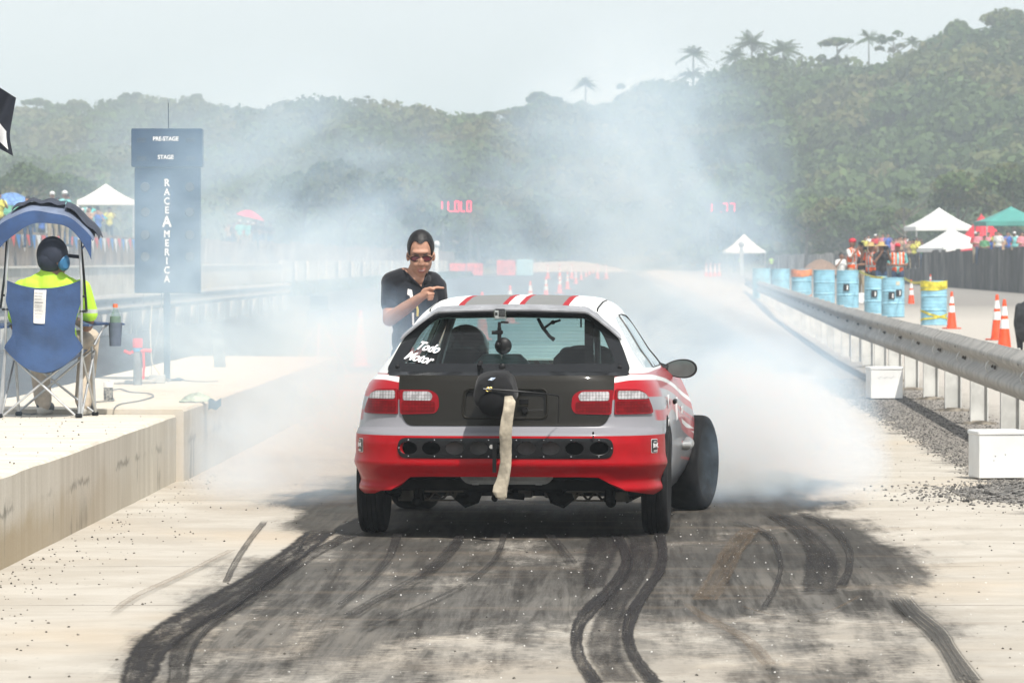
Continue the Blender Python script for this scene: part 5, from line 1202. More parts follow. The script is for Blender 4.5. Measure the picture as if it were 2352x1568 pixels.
# concrete walls and fences on the left
CW = M('cream_wall', (.58, .55, .48), .85, var=.12, scale=1.2); DARKP = M('dark_panel', (.10, .10, .10), .8, var=.3)
e = thing('low_wall', 'long cream concrete wall behind the left guardrail', 'wall', RD(-16, 80)); m = MB(); m.prism([RD(-16, 80) - e.location, RD(-15.8, 80) - e.location, RD(-15.8, 235) - e.location, RD(-16, 235) - e.location], (0, 0, 1), 1.27); m.build('wall_body', CW, e)
m = MB(); m.prism([RD(-16.06, 80, 1.272) - e.location, RD(-15.74, 80, 1.272) - e.location, RD(-15.74, 235, 1.272) - e.location, RD(-16.06, 235, 1.272) - e.location], (0, 0, 1), .06); m.build('lit_top', M('lit_wall_top', (.72, .69, .62), .8), e)  # the wall's sunlit top, put in as a paler slab
e = thing('barrier_wall', 'row of upright white concrete panels with dark gaps beyond the left lane', 'wall', RD(-16, 235))
o_ = e.location
m = MB(); m.prism([RD(-16.25, 235) - o_, RD(-16.18, 235) - o_, RD(-16.18, 470) - o_, RD(-16.25, 470) - o_], (0, 0, 1), 1.38); m.build('backing', DARKP, e)
y = 236; i = 0
while y < 468:
    L = random.choice((5.5, 6.5, 7.5, 8)); m = MB(); m.prism([RD(-16, y) - o_, RD(-15.85, y) - o_, RD(-15.85, y + L) - o_, RD(-16, y + L) - o_], (0, 0, 1), 1.48 + random.uniform(-.03, .03)); m.build('panel', CW, e); y += L + random.choice((1.5, 3, 4, 6))
def corrugated(name, label, X, y0, y1, h, mats, sheet, zb=0, tint=None):
    e = thing(name, label, 'fence', RD(X, y0, zb)); o_ = Vector(e.location); y = y0; k = 0
    while y < y1:
        n = 10; m = MB(); hh_ = h + random.uniform(-.09, .09) * (h / 2); zz = zb if not callable(zb) else 0
        m.sheet(lambda a, b: RD(X + .035 * math.sin(a * n * PI * 2) + .012 * (k % 2), y + a * (sheet + .02), b * hh_) - o_ + Vector((0, 0, zb)), 40, 1); m.build('fence_sheet', mats[random.choice(range(len(mats)))], e, solid=.01, angle=80); y += sheet; k += 1
    return e
F1 = [M(f'weathered_fence_{k}', c, .8, metal=.1, var=.3, scale=.8, dirt=.4) for k, c in enumerate(((.11, .105, .10), (.16, .155, .15), (.085, .082, .08), (.22, .215, .21)))]
F2 = [M(f'rusty_fence_{k}', c, .85, var=.25, scale=.6, dirt=.3) for k, c in enumerate(((.34, .27, .21), (.30, .25, .21), (.38, .32, .26)))]
F3 = [M(f'pale_fence_{k}', c, .85, var=.25, scale=.6) for k, c in enumerate(((.45, .44, .41), (.52, .51, .48), (.3, .3, .29)))]
corrugated('sheet_fence', 'dark weathered corrugated sheet fence on the right below the spectators', 18.8, 205, 420, 2.05, F1, 3.0)
corrugated('sheet_fence', 'paler far stretch of corrugated sheet fence on the right near the small tent', 18.8, 421, 770, 2.1, F3, 6.0)
corrugated('sheet_fence', 'rusty brown sheet fence on the left bank behind the white panels', -20, 110, 620, 2.55, F2, 5.0)

# white boxes beside the strip
def white_box(u, v, w_, h_, lab, rz):
    e = thing('white_box', lab, 'sensor box', P(u, v), rz, 'white boxes beside the guardrail'); m = MB(); m.box((0, 0, h_ / 2 - .01), (w_, w_ * .9, h_ - .04), bev=.004); m.build('box_body', WPAINT, e)
    m = MB(); m.box((0, 0, h_ - .018), (w_ + .014, w_ * .9 + .014, .034), bev=.008); m.build('lid', WPAINT, e); return e
b1 = white_box(2290, 1099, .325, .335, 'white metal box beside the gravel, nearer of two', R(9)); b2 = white_box(2031, 916, .345, .35, 'white metal box among the guardrail posts, farther of two', R(6))
m = MB()
for k in range(9): m.tube([(-.09 + .022 * k, -.158, .235), (-.083 + .022 * k, -.158, .235 + .012 * ((k * 5) % 3 - 1))], .0018, 4)
m.build('scribble', M('marker_ink', (.08, .08, .1), .7), b2)
for X, z in ((-.05, .16), (.02, .17), (-.06, .13)): m = MB(); m.ball((X, -.148, z), (.004, .002, .004), 6); m.build('chip', BLT, b1)
e = thing('white_block', 'small white block on the ground between blue drums', 'concrete block', P(1980, 703, .1)); m = MB(); m.box((0, 0, .2), (.33, .3, .4), bev=.02); m.build('block', WPAINT, e)

# gravel: many small stones as one mass, and stones scattered on the concrete
def stones(name, pts, sizes, mat_, label):
    V = []; Fc = []; ico = [(0, 0, 1), (.9, 0, .3), (.28, .85, .3), (-.72, .53, .3), (-.72, -.53, .3), (.28, -.85, .3), (.6, .4, -.4), (-.2, .7, -.4), (-.7, 0, -.4), (-.2, -.7, -.4), (.6, -.4, -.4)]
    fi = [(0, 1, 2), (0, 2, 3), (0, 3, 4), (0, 4, 5), (0, 5, 1), (1, 6, 2), (2, 6, 7), (2, 7, 3), (3, 7, 8), (3, 8, 4), (4, 8, 9), (4, 9, 5), (5, 9, 10), (5, 10, 1), (1, 10, 6)]
    for p, s in zip(pts, sizes):
        o = len(V); a = random.uniform(0, 6.28); ca, sa = math.cos(a), math.sin(a); kx, ky, kz = random.uniform(.7, 1.3), random.uniform(.6, 1.2), random.uniform(.5, .95)
        for (x, y, z) in ico: j = 1 + random.uniform(-.2, .2); V.append((p[0] + s * j * (x * ca * kx - y * sa * ky), p[1] + s * j * (x * sa * kx + y * ca * ky), p[2] + s * (z * kz + .25) * j))
        Fc += [tuple(i + o for i in f) for f in fi]
    m = MB(); m.add(V, Fc); ob = m.build(name, mat_, smooth=False, fix=False); return setp(ob, label, 'gravel', kind='stuff')
GV = M('dark_gravel', (.20, .19, .175), .9, var=.4, scale=14); GV2 = M('loose_chips', (.13, .12, .10), .9, var=.4, scale=30)
pts = []; sz = []
for _ in range(17000):
    y = random.uniform(24, 62); k = random.random() ** 1.5; X = 2.5 + k * 1.0 + random.gauss(0, .05); pts.append(RD(X, y, .0)); sz.append(random.uniform(.003, .010))
stones('gravel_shoulder', pts, sz, GV, 'dark loose gravel along the right edge of the concrete')
pts = []; sz = []
for _ in range(8000):                                    # heap against the near box
    a, b = random.gauss(0, .42), random.gauss(0, .7); c = RD(2.98, 31.4); hgt = .15 * math.exp(-(a / .4) ** 2 - (b / .9) ** 2)
    pts.append(c + Vector((a, b, random.uniform(0, hgt)))); sz.append(random.uniform(.004, .013) * (2 if random.random() < .03 else 1))
stones('gravel_heap', pts, sz, GV, 'small heap of dark gravel in front of the nearer white box')
hp = MB(); hp.sheet(lambda i, j: RD(2.98, 31.4) + Vector((1.2 * (i - .5) * 1.6, 3 * (j - .5), .13 * math.exp(-((i - .5) * 4.4) ** 2 - ((j - .5) * 3.2) ** 2) - .005)), 20, 20); setp(hp.build('gravel_mound', GV), kind='structure')
pts = []; sz = []
for _ in range(1500):
    y = 17 + 40 * random.random() ** 1.7; X = random.choice((random.uniform(-2.9, 2.5), -2.9 + abs(random.gauss(0, .5)), 2.5 - abs(random.gauss(0, .6)), -2.9 + abs(random.gauss(0, .2)))); pts.append(RD(X, y)); sz.append(random.uniform(.0022, .0075))
for _ in range(160): pts.append(RD(random.uniform(-4.2, -3.02), random.uniform(24, 33), .45)); sz.append(random.uniform(.002, .007))
stones('scattered_chips', pts, sz, GV2, 'small dark stone chips scattered over the concrete')
pts = []; sz = []
for _ in range(330):
    y = 17 + 12 * random.random(); pts.append(RD(random.uniform(-1.6, 1.8), y, .012)); sz.append(random.uniform(.002, .0048))
stones('white_chips', pts, sz, M('white_chip', (.75, .74, .7), .8), 'tiny white stone chips on the rubbered concrete')

# starting light tree
DP = M('tree_panel', (.010, .026, .062), .5, var=.15, scale=3, spec=.3); WL = M('sign_white', (.82, .83, .83), .5, var=.02); LMP = M('unlit_lamp', (.06, .06, .055), .4)
T0 = P(384, 874, .485); sT = F / T0.y
tree = thing('start_light_tree', 'tall dark starting light board with PRE-STAGE and STAGE lettering on one post', 'race lights', T0)
def tq(u, v, y=0): return Vector(((u - 385) / sT, y, CH - (v - HV) / sT - .485))
def pane(name, u0, v0, u1, v1, y0, y1, mat_, par, bev=.006):
    a, b = tq(u0, v0), tq(u1, v1); m = MB(); m.box(((a.x + b.x) / 2, (y0 + y1) / 2, (a.z + b.z) / 2), (abs(b.x - a.x), abs(y1 - y0), abs(a.z - b.z)), bev=bev); return m.build(name, mat_, par)
hd_ = pane('stage_box', 304.5, 296, 467, 384, -.10, .10, DP, tree); bd_ = pane('light_panel', 311.5, 385, 462, 673, -.075, .075, DP, tree); pane('post', 377.5, 673, 392, 876, -.028, .028, M('post_blue', (.03, .05, .09), .5), tree)
m = MB(); m.tube([tq(388, 296), tq(387.5, 236)], .004, 6); m.build('antenna', BLKM, tree); m = MB(); m.box((0, 0, .008), (.25, .25, .014)); m.build('base_plate', BLKM, tree)
def ttext(s, u, v, hpx, par, yy, sx=1): text('lettering', s, hpx / sT / .72, WL, par, tq(u, v, yy), bold=hpx / sT / .72 * .028, sx=sx, ext=.001)
ttext('PRE-STAGE', 383.5, 320, 9.3, hd_, -.103, .93); ttext('STAGE', 383.5, 362, 9.3, hd_, -.103, .95)
yy = 421.5
for ch, v, h_ in (('R', 421, 17), ('A', 442, 16), ('C', 463, 16), ('E', 483.5, 16), ('A', 510, 25), ('M', 538, 16), ('E', 559, 16), ('R', 579.5, 16), ('I', 600, 16), ('C', 621, 16), ('A', 641, 16)): ttext(ch, 385.8, v, h_, bd_, -.078, .86)
for v in (323, 365):
    for u in (328, 441):
        m = MB(); 
        for i in range(6):
            for j in range(3): m.ball(tq(u - 9 + 3.6 * i, v - 3.6 + 3.6 * j, -.103), .005, 6)
        m.build('stage_lamps', LMP, hd_, smooth=False)
for v in (430, 488, 540, 590):
    for u in (336, 438):
        m = MB(); c = tq(u, v, -.075); m.lathe([(0, -.012), (.034, -.010), (.040, 0)], 20, axis='Y', c=c); m.build('lamp', LMP, bd_)
m = MB(); CBL = M('cable_grey', (.22, .23, .23), .6); m.tube([tq(372, 673), tq(371, 720, -.02), tq(360, 790, -.05), tq(350, 845, -.1), tq(352, 862, -.15)], .004, 5); m.tube([tq(331, 673), tq(330, 700), tq(328, 720, -.05), tq(315, 770, -.1)], .003, 5); m.build('hanging_cable', CBL, tree)
m = MB(); m.tube([tq(350, 700), tq(348, 760, -.1), tq(352, 830, -.15), tq(378, 868, -.2), tq(400, 872, -.1)], .005, 5); m.build('hanging_cable', M('cable_cream', (.5, .46, .38), .6), tree)

# low things on the island
RT = M('red_tape', (.72, .05, .04), .5, var=.1); GRY = M('grey_box', (.42, .45, .46), .6)
p0 = P(316, 884, .485); e = thing('pipe_post', 'short grey pipe bollard wrapped with red tape on the concrete island', 'bollard', p0); k = p0.y / F
m = MB(); m.lathe([(.035, 0), (.035, .33), (0, .33)], 14); m.build('pipe', M('grey_pipe', (.25, .28, .3), .6, dirt=.2), e)
m = MB(); m.lathe([(.040, .30), (.042, .34), (.04, .375), (0, .376)], 14); m.tube([(-.105, -.03, .275), (-.06, -.04, .255), (-.03, -.04, .27)], .014, 6); m.tube([(.03, -.04, .27), (.07, -.04, .28), (.115, -.04, .275)], .017, 6); m.tube([(.05, -.04, .27), (.055, -.045, .15), (.048, -.04, .05)], .011, 6); m.build('tape', RT, e)
m = MB(); m.lathe([(.039, .27), (.039, .30)], 14); m.build('blue_band', M('blue_tape', (.1, .35, .6), .5), e)
e = thing('junction_box', 'small flat grey junction box beside the taped pipe bollard', 'electrical box', P(361, 880, .485)); m = MB(); m.box((0, 0, .035), (.13, .12, .07), bev=.006); m.build('box_body', GRY, e)
m = MB(); m.tube([(-.02, -.06, .03), (-.02, -.14, .02), (-.06, -.22, .018), (-.3, -.42, .018), (-.36, -.44, .02)], .016, 8); m.build('conduit', M('pvc_pipe', (.55, .55, .53), .5), e)
e = thing('drink_can', 'white capped black tub standing on the concrete island', 'tub', P(249, 919, .485)); m = MB(); m.lathe([(0, 0), (.033, 0), (.034, .01), (.034, .095), (.03, .10)], 20); m.build('tub_body', M('tub_black', (.05, .05, .05), .4, var=.4, scale=60, two=(.35, .35, .33)), e); m = MB(); m.lathe([(.036, .092), (.036, .125), (.033, .13), (0, .13)], 20); m.build('lid', WH, e)
e = thing('rag', 'crumpled pale green rag on the island edge by the starting tree', 'rag', P(447, 924, .485) + Vector((0, .06, 0)))
m = MB(); m.sheet(lambda i, j: Vector((-.11 + .25 * i, -.08 + .16 * j, .004 + (.055 * math.sin(PI * i) * math.sin(PI * j) ** .7) * (1 + .5 * noise3((i * 3, j * 3, 0), 2)) + .02 * abs(noise3((i * 5, j * 5, 1), 2)))), 26, 20); m.build('cloth', M('green_cloth', (.42, .50, .42), .95, var=.2), e, solid=.004)
m = MB(); m.sheet(lambda i, j: Vector((.10 + .09 * i, -.09 - .012 * j, .02 - .075 * j * (1 - .3 * i) + .01 * math.sin(8 * i))), 10, 10); m.build('hanging_corner', M('dark_cloth', (.12, .16, .2), .95), e, solid=.004)
def cable(name, pts, r, mat_, lab):
    m = MB(); P0 = [P(u, v, z) for u, v, z in pts]; out = []
    for i in range(len(P0) - 1):
        a0, a1, a2, a3 = P0[max(i - 1, 0)], P0[i], P0[i + 1], P0[min(i + 2, len(P0) - 1)]
        for k in range(6): f = k / 6; out.append(a1 + .5 * f * (a2 - a0 + f * (2 * a0 - 5 * a1 + 4 * a2 - a3 + f * (3 * (a1 - a2) + a3 - a0))))
    out.append(P0[-1]); o = out[0].copy(); m.tube([p - o for p in out], r, 6); e = m.build(name, mat_, loc=o); return setp(e, lab, 'cable', 'cables on the concrete island')
cable('cable', [(182, 941, .493), (205, 925, .493), (260, 919, .493), (250, 908, .493), (240, 900, .493), (275, 893, .493), (300, 900, .493), (340, 903, .493), (352, 910, .493), (320, 920, .493), (275, 928, .493), (262, 938, .493)], .005, CBL, 'loose grey cable snaking between the tub and the starting tree')
cable('cable', [(92, 948, .456), (110, 935, .456), (135, 930, .456), (160, 938, .456), (150, 949, .456), (105, 946, .456), (70, 951, .456), (30, 946, .456)], .005, CBL, 'tangled cable on the island under the camp chair')
cable('cable', [(385, 876, .493), (410, 868, .493), (430, 874, .493), (470, 876, .493), (500, 875, .493)], .006, CBL, 'cable lying right of the starting tree post')
e = thing('sports_bottle', 'clear sports bottle with orange cap standing in the chair cup holder', 'bottle', Vector((CHX, CHY, CHZ)) + q(728, 1000, .15)); 
m = MB(); m.lathe([(0, .0), (.032, 0), (.034, .02), (.033, .12), (.036, .13), (.036, .20), (.014, .245), (.014, .26), (0, .26)], 20); m.build('bottle_body', glass_mat('bottle_plastic', (.88, .95, .92), refl=2, dust=.10), e)
m = MB(); m.lathe([(.0165, .248), (.0165, .272), (0, .273)], 16); m.build('bottle_cap', M('cap_orange', (.85, .18, .08), .5), e); m = MB(); m.lathe([(.0365, .150), (.0365, .19)], 20); m.build('bottle_label', M('label_green', (.20, .30, .24), .5), e)
for i, (u, v, z, h_, w_, lab) in enumerate(((505, 844, .485, .34, .13, 'grey sensor post wrapped in pale tape on the island, in smoke'),)):
    e = thing('sensor_post', lab, 'sensor', P(u, v, z)); m = MB(); m.prism([(-.055, 0, 0), (.055, 0, 0), (.035, 0, .32), (-.075, 0, .36)], (0, 1, 0), .02); m.build('board', M('grey_board', (.18, .22, .26), .6, var=.3), e)
e = thing('tripod', 'dark tripod with orange legs standing beyond the island, faint in smoke', 'tripod', RD(-3.7, 62)); m = MB(); m.box((0, 0, .95), (.22, .2, .2), bev=.02); m.box((0, 0, .75), (.3, .1, .25), bev=.02); m.build('head', BLKP, e)
for a in (0, 2.1, 4.2): m = MB(); m.tube([(.05 * math.cos(a + .5), .05 * math.sin(a + .5), .7), (.42 * math.cos(a + .5), .42 * math.sin(a + .5), .02)], .018, 8); m.build('leg', M('orange_leg', (.6, .3, .12), .5), e)
# crumpled paper near the island foot
e = thing('litter', 'white crumpled paper on the concrete near the island wall', 'paper', P(668, 1003)); m = MB(); m.sheet(lambda i, j: Vector((-.025 + .05 * i, -.02 + .04 * j, .006 + .012 * abs(noise3((i * 4, j * 4, 3), 1.5)))), 6, 6); m.build('paper', WH, e, solid=.001)
# black flag at the left
fl = thing('flag', 'black flag with a white patch hanging from a pole at the left edge', 'flag', D(-40, 960, 33) * 1)
fl.location = (D(-60, 0, 33).x, 33, .45); kF = 33 / F
m = MB(); m.tube([(0, 0, 0), (0, 0, 2.35)], .012, 8); m.build('pole', BLKM, fl)
def ff(i, j):
    u = -58 + 95 * i * (1 - .15 * math.sin(2.6 * j)) ; v = 165 + 60 * i + 145 * j + 12 * i * math.sin(5 * j); p = D(u, v, 33 + .06 * math.sin(9 * i + 4 * j)); return p - Vector(fl.location)
m = MB(); m.sheet(ff, 20, 20); cl_ = m.build('cloth', M('flag_black', (.018, .022, .035), .85, var=.1), fl, solid=.002)
m = MB(); m.sheet(lambda i, j: ff(.50 + .40 * i, .48 + .40 * j + .12 * (i - .5)) + Vector((0, -.012, 0)), 10, 10); m.build('white_patch', WHITEV, cl_, solid=.001); m = MB(); m.sheet(lambda i, j: ff(.45 + .16 * i, .40 + .05 * j) + Vector((0, -.014, 0)), 6, 3); m.build('red_patch', RT, cl_, solid=.001)

ct = [Vector(drums[0].location) + Vector((-.3, 0, .98)), Vector(drums[1].location) + Vector((.3, -.1, 1.0)), Vector(drums[1].location) + Vector((-.3, -.1, 1.02)), Vector(drums[3].location) + Vector((.3, -.1, 1.0))]
m = MB(); m.sheet(lambda i, j: (lambda s: (ct[int(min(2.999, s))].lerp(ct[int(min(2.999, s)) + 1], min(2.999, s) % 1) + Vector((0, 0, -.05 * math.sin(PI * (s % 1)) + .06 * (j - .5))) - ct[0]))(i * 3), 36, 1)
setp(m.build('caution_tape', YT, loc=ct[0], solid=.002), 'yellow caution tape strung between the blue drums', 'tape')
# ------------------------------------------------------------------ tents, boards, crowd
def canopy_tent(loc, w_, eave, peak, col, label, rz=0, legs=True, droop=0):
    e = thing('canopy_tent', label, 'tent', loc, rz, 'pop-up canopy tents'); h = w_ / 2
    def f(i, j):
        x, y = -1 + 2 * i, -1 + 2 * j; r = max(abs(x), abs(y)); return Vector((x * h, y * h, eave + (peak - eave) * (1 - r) ** 1.25 * 1.0 + droop * x * -h))
    m = MB(); m.sheet(f, 24, 24); c = m.build('canopy_top', col, e, solid=.01, angle=60)
    m = MB(); k = [(-h, -h), (h, -h), (h, h), (-h, h)]
    for a in range(4):
        p, q_ = k[a], k[(a + 1) % 4]; m.sheet(lambda i, j: Vector((p[0] + (q_[0] - p[0]) * i, p[1] + (q_[1] - p[1]) * i, eave - .25 * j + droop * -(p[0] + (q_[0] - p[0]) * i))), 8, 1)
    m.build('valance', col, c, solid=.008)
    if legs:
        for p in k: m = MB(); m.box((p[0] * .97, p[1] * .97, eave / 2 - .1), (.07, .07, eave)); m.build('leg', M('tent_leg', (.5, .5, .5), .4, metal=.5), e)
    return e
TW = M('tent_white', (.80, .80, .78), .7, var=.04, scale=1); TRD = M('tent_red', (.66, .03, .05), .7, var=.08, scale=1); TTL = M('tent_teal', (.07, .32, .28), .7, var=.08, scale=1); TGR = M('tent_green', (.10, .34, .22), .7); 
def atg(u, y, z): return Vector(((u - CX) / F * y, y, z))
zb = 1.15
canopy_tent(atg(2157, 310, zb), 3.75, 2.45, 3.65, TW, 'white pop-up tent with the highest peak, on the right bank', .12)
canopy_tent(atg(2183, 292, zb - .1), 3.0, 1.35, 2.35, TW, 'lower white tent tilted in front of the highest one', .5, droop=-.12)
canopy_tent(atg(2254, 296, zb), 3.0, 1.1, 3.15, TRD, 'red pop-up tent, partly hidden by the teal one', .75, droop=-.12)
canopy_tent(atg(2322, 275, zb), 3.5, 2.5, 3.35, TTL, 'teal pop-up tent at the right edge of the picture', .1)
canopy_tent(atg(1709, 560, 0), 4.5, 2.55, 4.5, TW, 'small distant white tent beside the far end of the strip', .05)
canopy_tent(atg(243, 252, 2.2), 2.9, 2.35, 3.2, TW, 'white pop-up tent on the left bank beside the starting tree', .08)
canopy_tent(atg(18, 235, 2.0), 3.2, 1.75, 2.6, TGR, 'green tent low on the left bank at the edge of the picture', .3)
def umbrella(loc, r, col, label, tilt=.1):
    e = thing('parasol', label, 'parasol', loc, 0, 'parasols among the left spectators'); m = MB()
    m.sheet(lambda i, j: Vector((r * i * math.cos(2 * PI * j), r * i * math.sin(2 * PI * j), 2.1 - .5 * r * i ** 1.7 + .0 * math.cos(16 * PI * j) + tilt * -r * i * math.cos(2 * PI * j))), 8, 24); m.build('parasol_canopy', col, e, solid=.006)
    m = MB(); m.tube([(0, 0, 0), (0, 0, 2.1)], .02, 6); m.build('pole', SILV, e); return e
umbrella(atg(575, 283, 2.25), .82, M('pink_cloth', (.80, .06, .12), .7), 'bright pink parasol above the left fence', .25)
umbrella(atg(28, 190, 2.0), 1.0, M('blue_check', (.16, .30, .60), .7, var=.2, scale=8), 'blue checked parasol behind the camp chair at the left edge', .05)
umbrella(atg(205, 215, 1.7), .85, M('turquoise_cloth', (.10, .50, .48), .7), 'turquoise parasol in front of the left white tent', .1)
umbrella(atg(30, 260, 2.3), .9, TGR, 'small green parasol above the blue checked one', .1)

# scoreboards with red digits
SEG = {'0': 'abcdef', '1': 'bc', '7': 'abc', 'L': 'def', 'I': 'ef', '.': '.', 'O': 'abcdef'}
ld = NT('red_led'); LED = ld.end(ld.pbr((.3, .01, .02), .5, emit=(1, .03, .07), estr=2.6))
def scoreboard(u0, v0, u1, v1, y, s, label, nd, gap=1):
    c = atg((u0 + u1) / 2, y, 0); e = thing('scoreboard', label, 'scoreboard', c); k = y / F; W_ = (u1 - u0) * k; H_ = (v1 - v0) * k; zc = CH - ((v0 + v1) / 2 - HV) * k
    m = MB(); m.box((0, 0, zc), (W_, .4, H_), bev=.02); bd = m.build('board', M('board_dark', (.03, .04, .05), .6), e)
    for sx in (-.42, .42): m = MB(); m.box((sx * W_, .25, zc / 2 + .2), (.14, .14, zc + .4)); m.build('post', M('board_post', (.15, .16, .16), .6), e)
    n = nd; dw = W_ / (n + .3); dh = H_ * .72; x = -W_ / 2 + dw * .25; t = dh * .11
    for ch in s:
        if ch == ' ': x += dw; continue
        m = MB()
        if ch == '.': m.box((x - dw * .10, -.22, zc - dh / 2), (t, .04, t)); x += dw * .12; m.build('digit', LED, bd, smooth=False); continue
        w2 = dw * .62
        for sg_ in SEG[ch]:
            px, pz, wx, wz = {'a': (.5, 1, w2, t), 'd': (.5, 0, w2, t), 'g': (.5, .5, w2, t), 'b': (1, .75, t, dh / 2 - t * .6), 'c': (1, .25, t, dh / 2 - t * .6), 'f': (0, .75, t, dh / 2 - t * .6), 'e': (0, .25, t, dh / 2 - t * .6)}[sg_]
            m.box((x + px * w2, -.22, zc - dh / 2 + pz * dh), (wx, .04, wz))
        m.build('digit', LED, bd, smooth=False); x += dw
scoreboard(1012, 458, 1086, 490, 600, 'IL.0L0', 'left scoreboard with red digits hanging over the far strip', 5)
scoreboard(1620, 464, 1692, 490, 560, '1 .77', 'right scoreboard with red digits beside the far tent', 4)

# far end of the strip: barriers, blocks, berm
ORB = M('barrier_orange', (.75, .12, .08), .6, var=.15, scale=2); CYB = M('barrier_cyan', (.35, .62, .72), .6)
def barrier(u0, u1, v, h_, mat_, label, t=.5):
    a, b = P(u0, v), P(u1, v); m = MB(); e = thing('barrier', label, 'barrier', (a + b) / 2); L = (b - a).length; x = -L / 2; m = MB(); n = max(1, int(L / 1.6))
    for k in range(n): m = MB(); m.box((-L / 2 + (k + .5) * L / n, 0, h_ / 2), (L / n - .06, t, h_), bev=.05); m.build('barrier_section', mat_, e)
    return e
barrier(1032, 1110, 633, 1.2, ORB, 'long orange barrier across the strip, left part'); barrier(1140, 1184, 633, 1.5, ORB, 'orange barrier next to the pale blue block')
barrier(1186, 1225, 633, 1.6, CYB, 'pale blue barrier block in the middle distance'); barrier(1290, 1630, 612, 1.6, M('pale_pink_banner', (.62, .42, .38), .7), 'faded pink barrier right across the far end', .3); barrier(1246, 1258, 620, 1.9, CYB, 'small pale blue block by the cone row')
def mound(u, y, wx, h_, col, label, zb=0):
    m = MB(); m.sheet(lambda i, j: Vector((wx * (i - .5), 5 * (j - .5), h_ * max(0, math.sin(PI * i)) ** .8 * math.sin(PI * j) * (1 + .2 * noise3((i * 4, j * 3, u), 1)))), 24, 10); o = m.build('earth_mound', col, loc=atg(u, y, zb)); return setp(o, label, 'mound')
DIRT = M('red_dirt', (.30, .20, .145), .95, var=.25); mound(1885, 400, 3.4, 1.25, DIRT, 'heap of reddish earth beyond the far fence', .3); mound(1290, 640, 18, 1.4, M('pale_dirt', (.45, .38, .32), .95), 'long pale earth bank behind the far barrier')
for i, (u, y, z) in enumerate(((1003, 430, 0), (1703, 430, 0))):
    e = thing('lamp_pillar', ['thin pale pillar with round top right of the pointing man', 'pale pillar with dark top in front of the distant tent'][i], 'pillar', atg(u, y, z)); m = MB(); m.box((0, 0, 1.3), (.35, .3, 2.6), bev=.04); m.ball((0, 0, 2.9), .3, 10); m.build('pillar_body', GRY if i else WPAINT, e)
# bunting on the left fence
e = thing('bunting', 'string of red, white and blue pennants along the left fence', 'bunting', RD(-19.7, 120, 2.2)); cols = [RT, M('pennant_blue', (.05, .25, .65), .6), WHITEV]
yb = 122; k = 0
while yb < 215:
    m = MB(); a = RD(-19.7, yb, 2.35) - Vector(e.location); b = RD(-19.7, yb + 1.3, 2.35) - Vector(e.location); c = (a + b) / 2 + Vector((.05, 0, -.42 - .08 * (k % 3))); m.prism([a, b, c], (1, 0, 0), .01); m.build('pennant', cols[k % 3], e, smooth=False); yb += 1.45; k += 1

# crowd
C_ = lambda n, c: M('cloth_' + n, c, .85, var=.1)
SH = {'white': C_('white', (.72, .72, .7)), 'red': C_('red', (.55, .04, .05)), 'blue': C_('blue', (.05, .14, .5)), 'black': C_('black', (.03, .03, .035)), 'grey': C_('grey', (.3, .3, .32)), 'yellow': C_('yellow', (.65, .62, .12)), 'pink': C_('pink', (.7, .25, .3)), 'turquoise': C_('turquoise', (.2, .55, .55)), 'tan': C_('tan', (.45, .32, .22)), 'green': C_('green', (.1, .3, .14))}
ORV = C_('orange_vest', (.85, .12, .02)); NV = C_('neon_vest', (.5, .85, .08)); PT = [DENIM, C_('khaki', (.35, .29, .2)), C_('dark_trousers', (.03, .03, .035))]
HATM['spectator'] = C_('cap_white', (.7, .7, .7))
proto = []
for i, (sn, hat, pose) in enumerate((('white', None, 0), ('red', 'cap', 3), ('blue', None, 1), ('black', None, 3), ('grey', 'cap', 0), ('yellow', None, 1), ('pink', None, 3), ('turquoise', 'cap', 0), ('tan', None, 1), ('green', None, 3))):
    proto.append((figure('spectator', SH[sn], PT[i % 3], SKIND if i % 2 else SKIN, hat, pose, voxel=.035, longhair=i in (0, 6)), sn, hat))
used = set(); cnt = {}
def spectator(loc, rz, where, grp, i=None, sc=1.0):
    i = random.randrange(len(proto)) if i is None else i; p, sn, hat = proto[i]
    key = (sn, where); cnt[key] = cnt.get(key, 0) + 1; n = cnt[key]
    lab = f'spectator in {sn} shirt {where}, {ordn[n - 1]} such from the left'
    o = p if i not in used else dup(p, None, None, lab); used.add(i); o.location = loc; o.rotation_euler = (0, 0, rz); o['label'] = lab; o['group'] = grp; o.scale = (sc,) * 3
    return o
sp1 = []
for k in range(30): sp1.append((1985 + 4.6 * k + random.uniform(-2, 2), 285 + random.uniform(-8, 25), random.choice((.95, 1.15, 1.3))))
for u, y, z in sorted(sp1): spectator(atg(u, y, z + .0), random.uniform(-.6, .6), 'on the right bank near white tents', 'spectators on the right bank')
sp2 = sorted((2238 + 8.2 * k + random.uniform(-3, 3), 250 + random.uniform(-4, 14), random.choice((1.0, 1.2))) for k in range(16))
for j, (u, y, z) in enumerate(sp2): spectator(atg(u, y, z + .05), random.uniform(-.6, .6), 'under the teal tent', 'spectators on the right bank')
sp3 = sorted((random.uniform(-15, 300), random.uniform(150, 230), 1.9) for k in range(22))
for j, (u, y, z) in enumerate(sp3): spectator(atg(u, y, z), random.uniform(-.8, .8), 'on the left bank', 'spectators on the left bank')
sp4 = sorted((random.uniform(500, 640), random.uniform(270, 300), 2.0) for k in range(12))
for j, (u, y, z) in enumerate(sp4): spectator(atg(u, y, z), random.uniform(-.8, .8), 'below the pink parasol', 'spectators on the left bank')
for k, (u, y, i) in enumerate(((251, 215, 5), (224, 212, 8))): spectator(atg(u, y, 2.1), .3, 'standing under the left white tent', 'spectators on the left bank', i)
HATM['photographer'] = M('cap_red', (.55, .02, .04), .7)
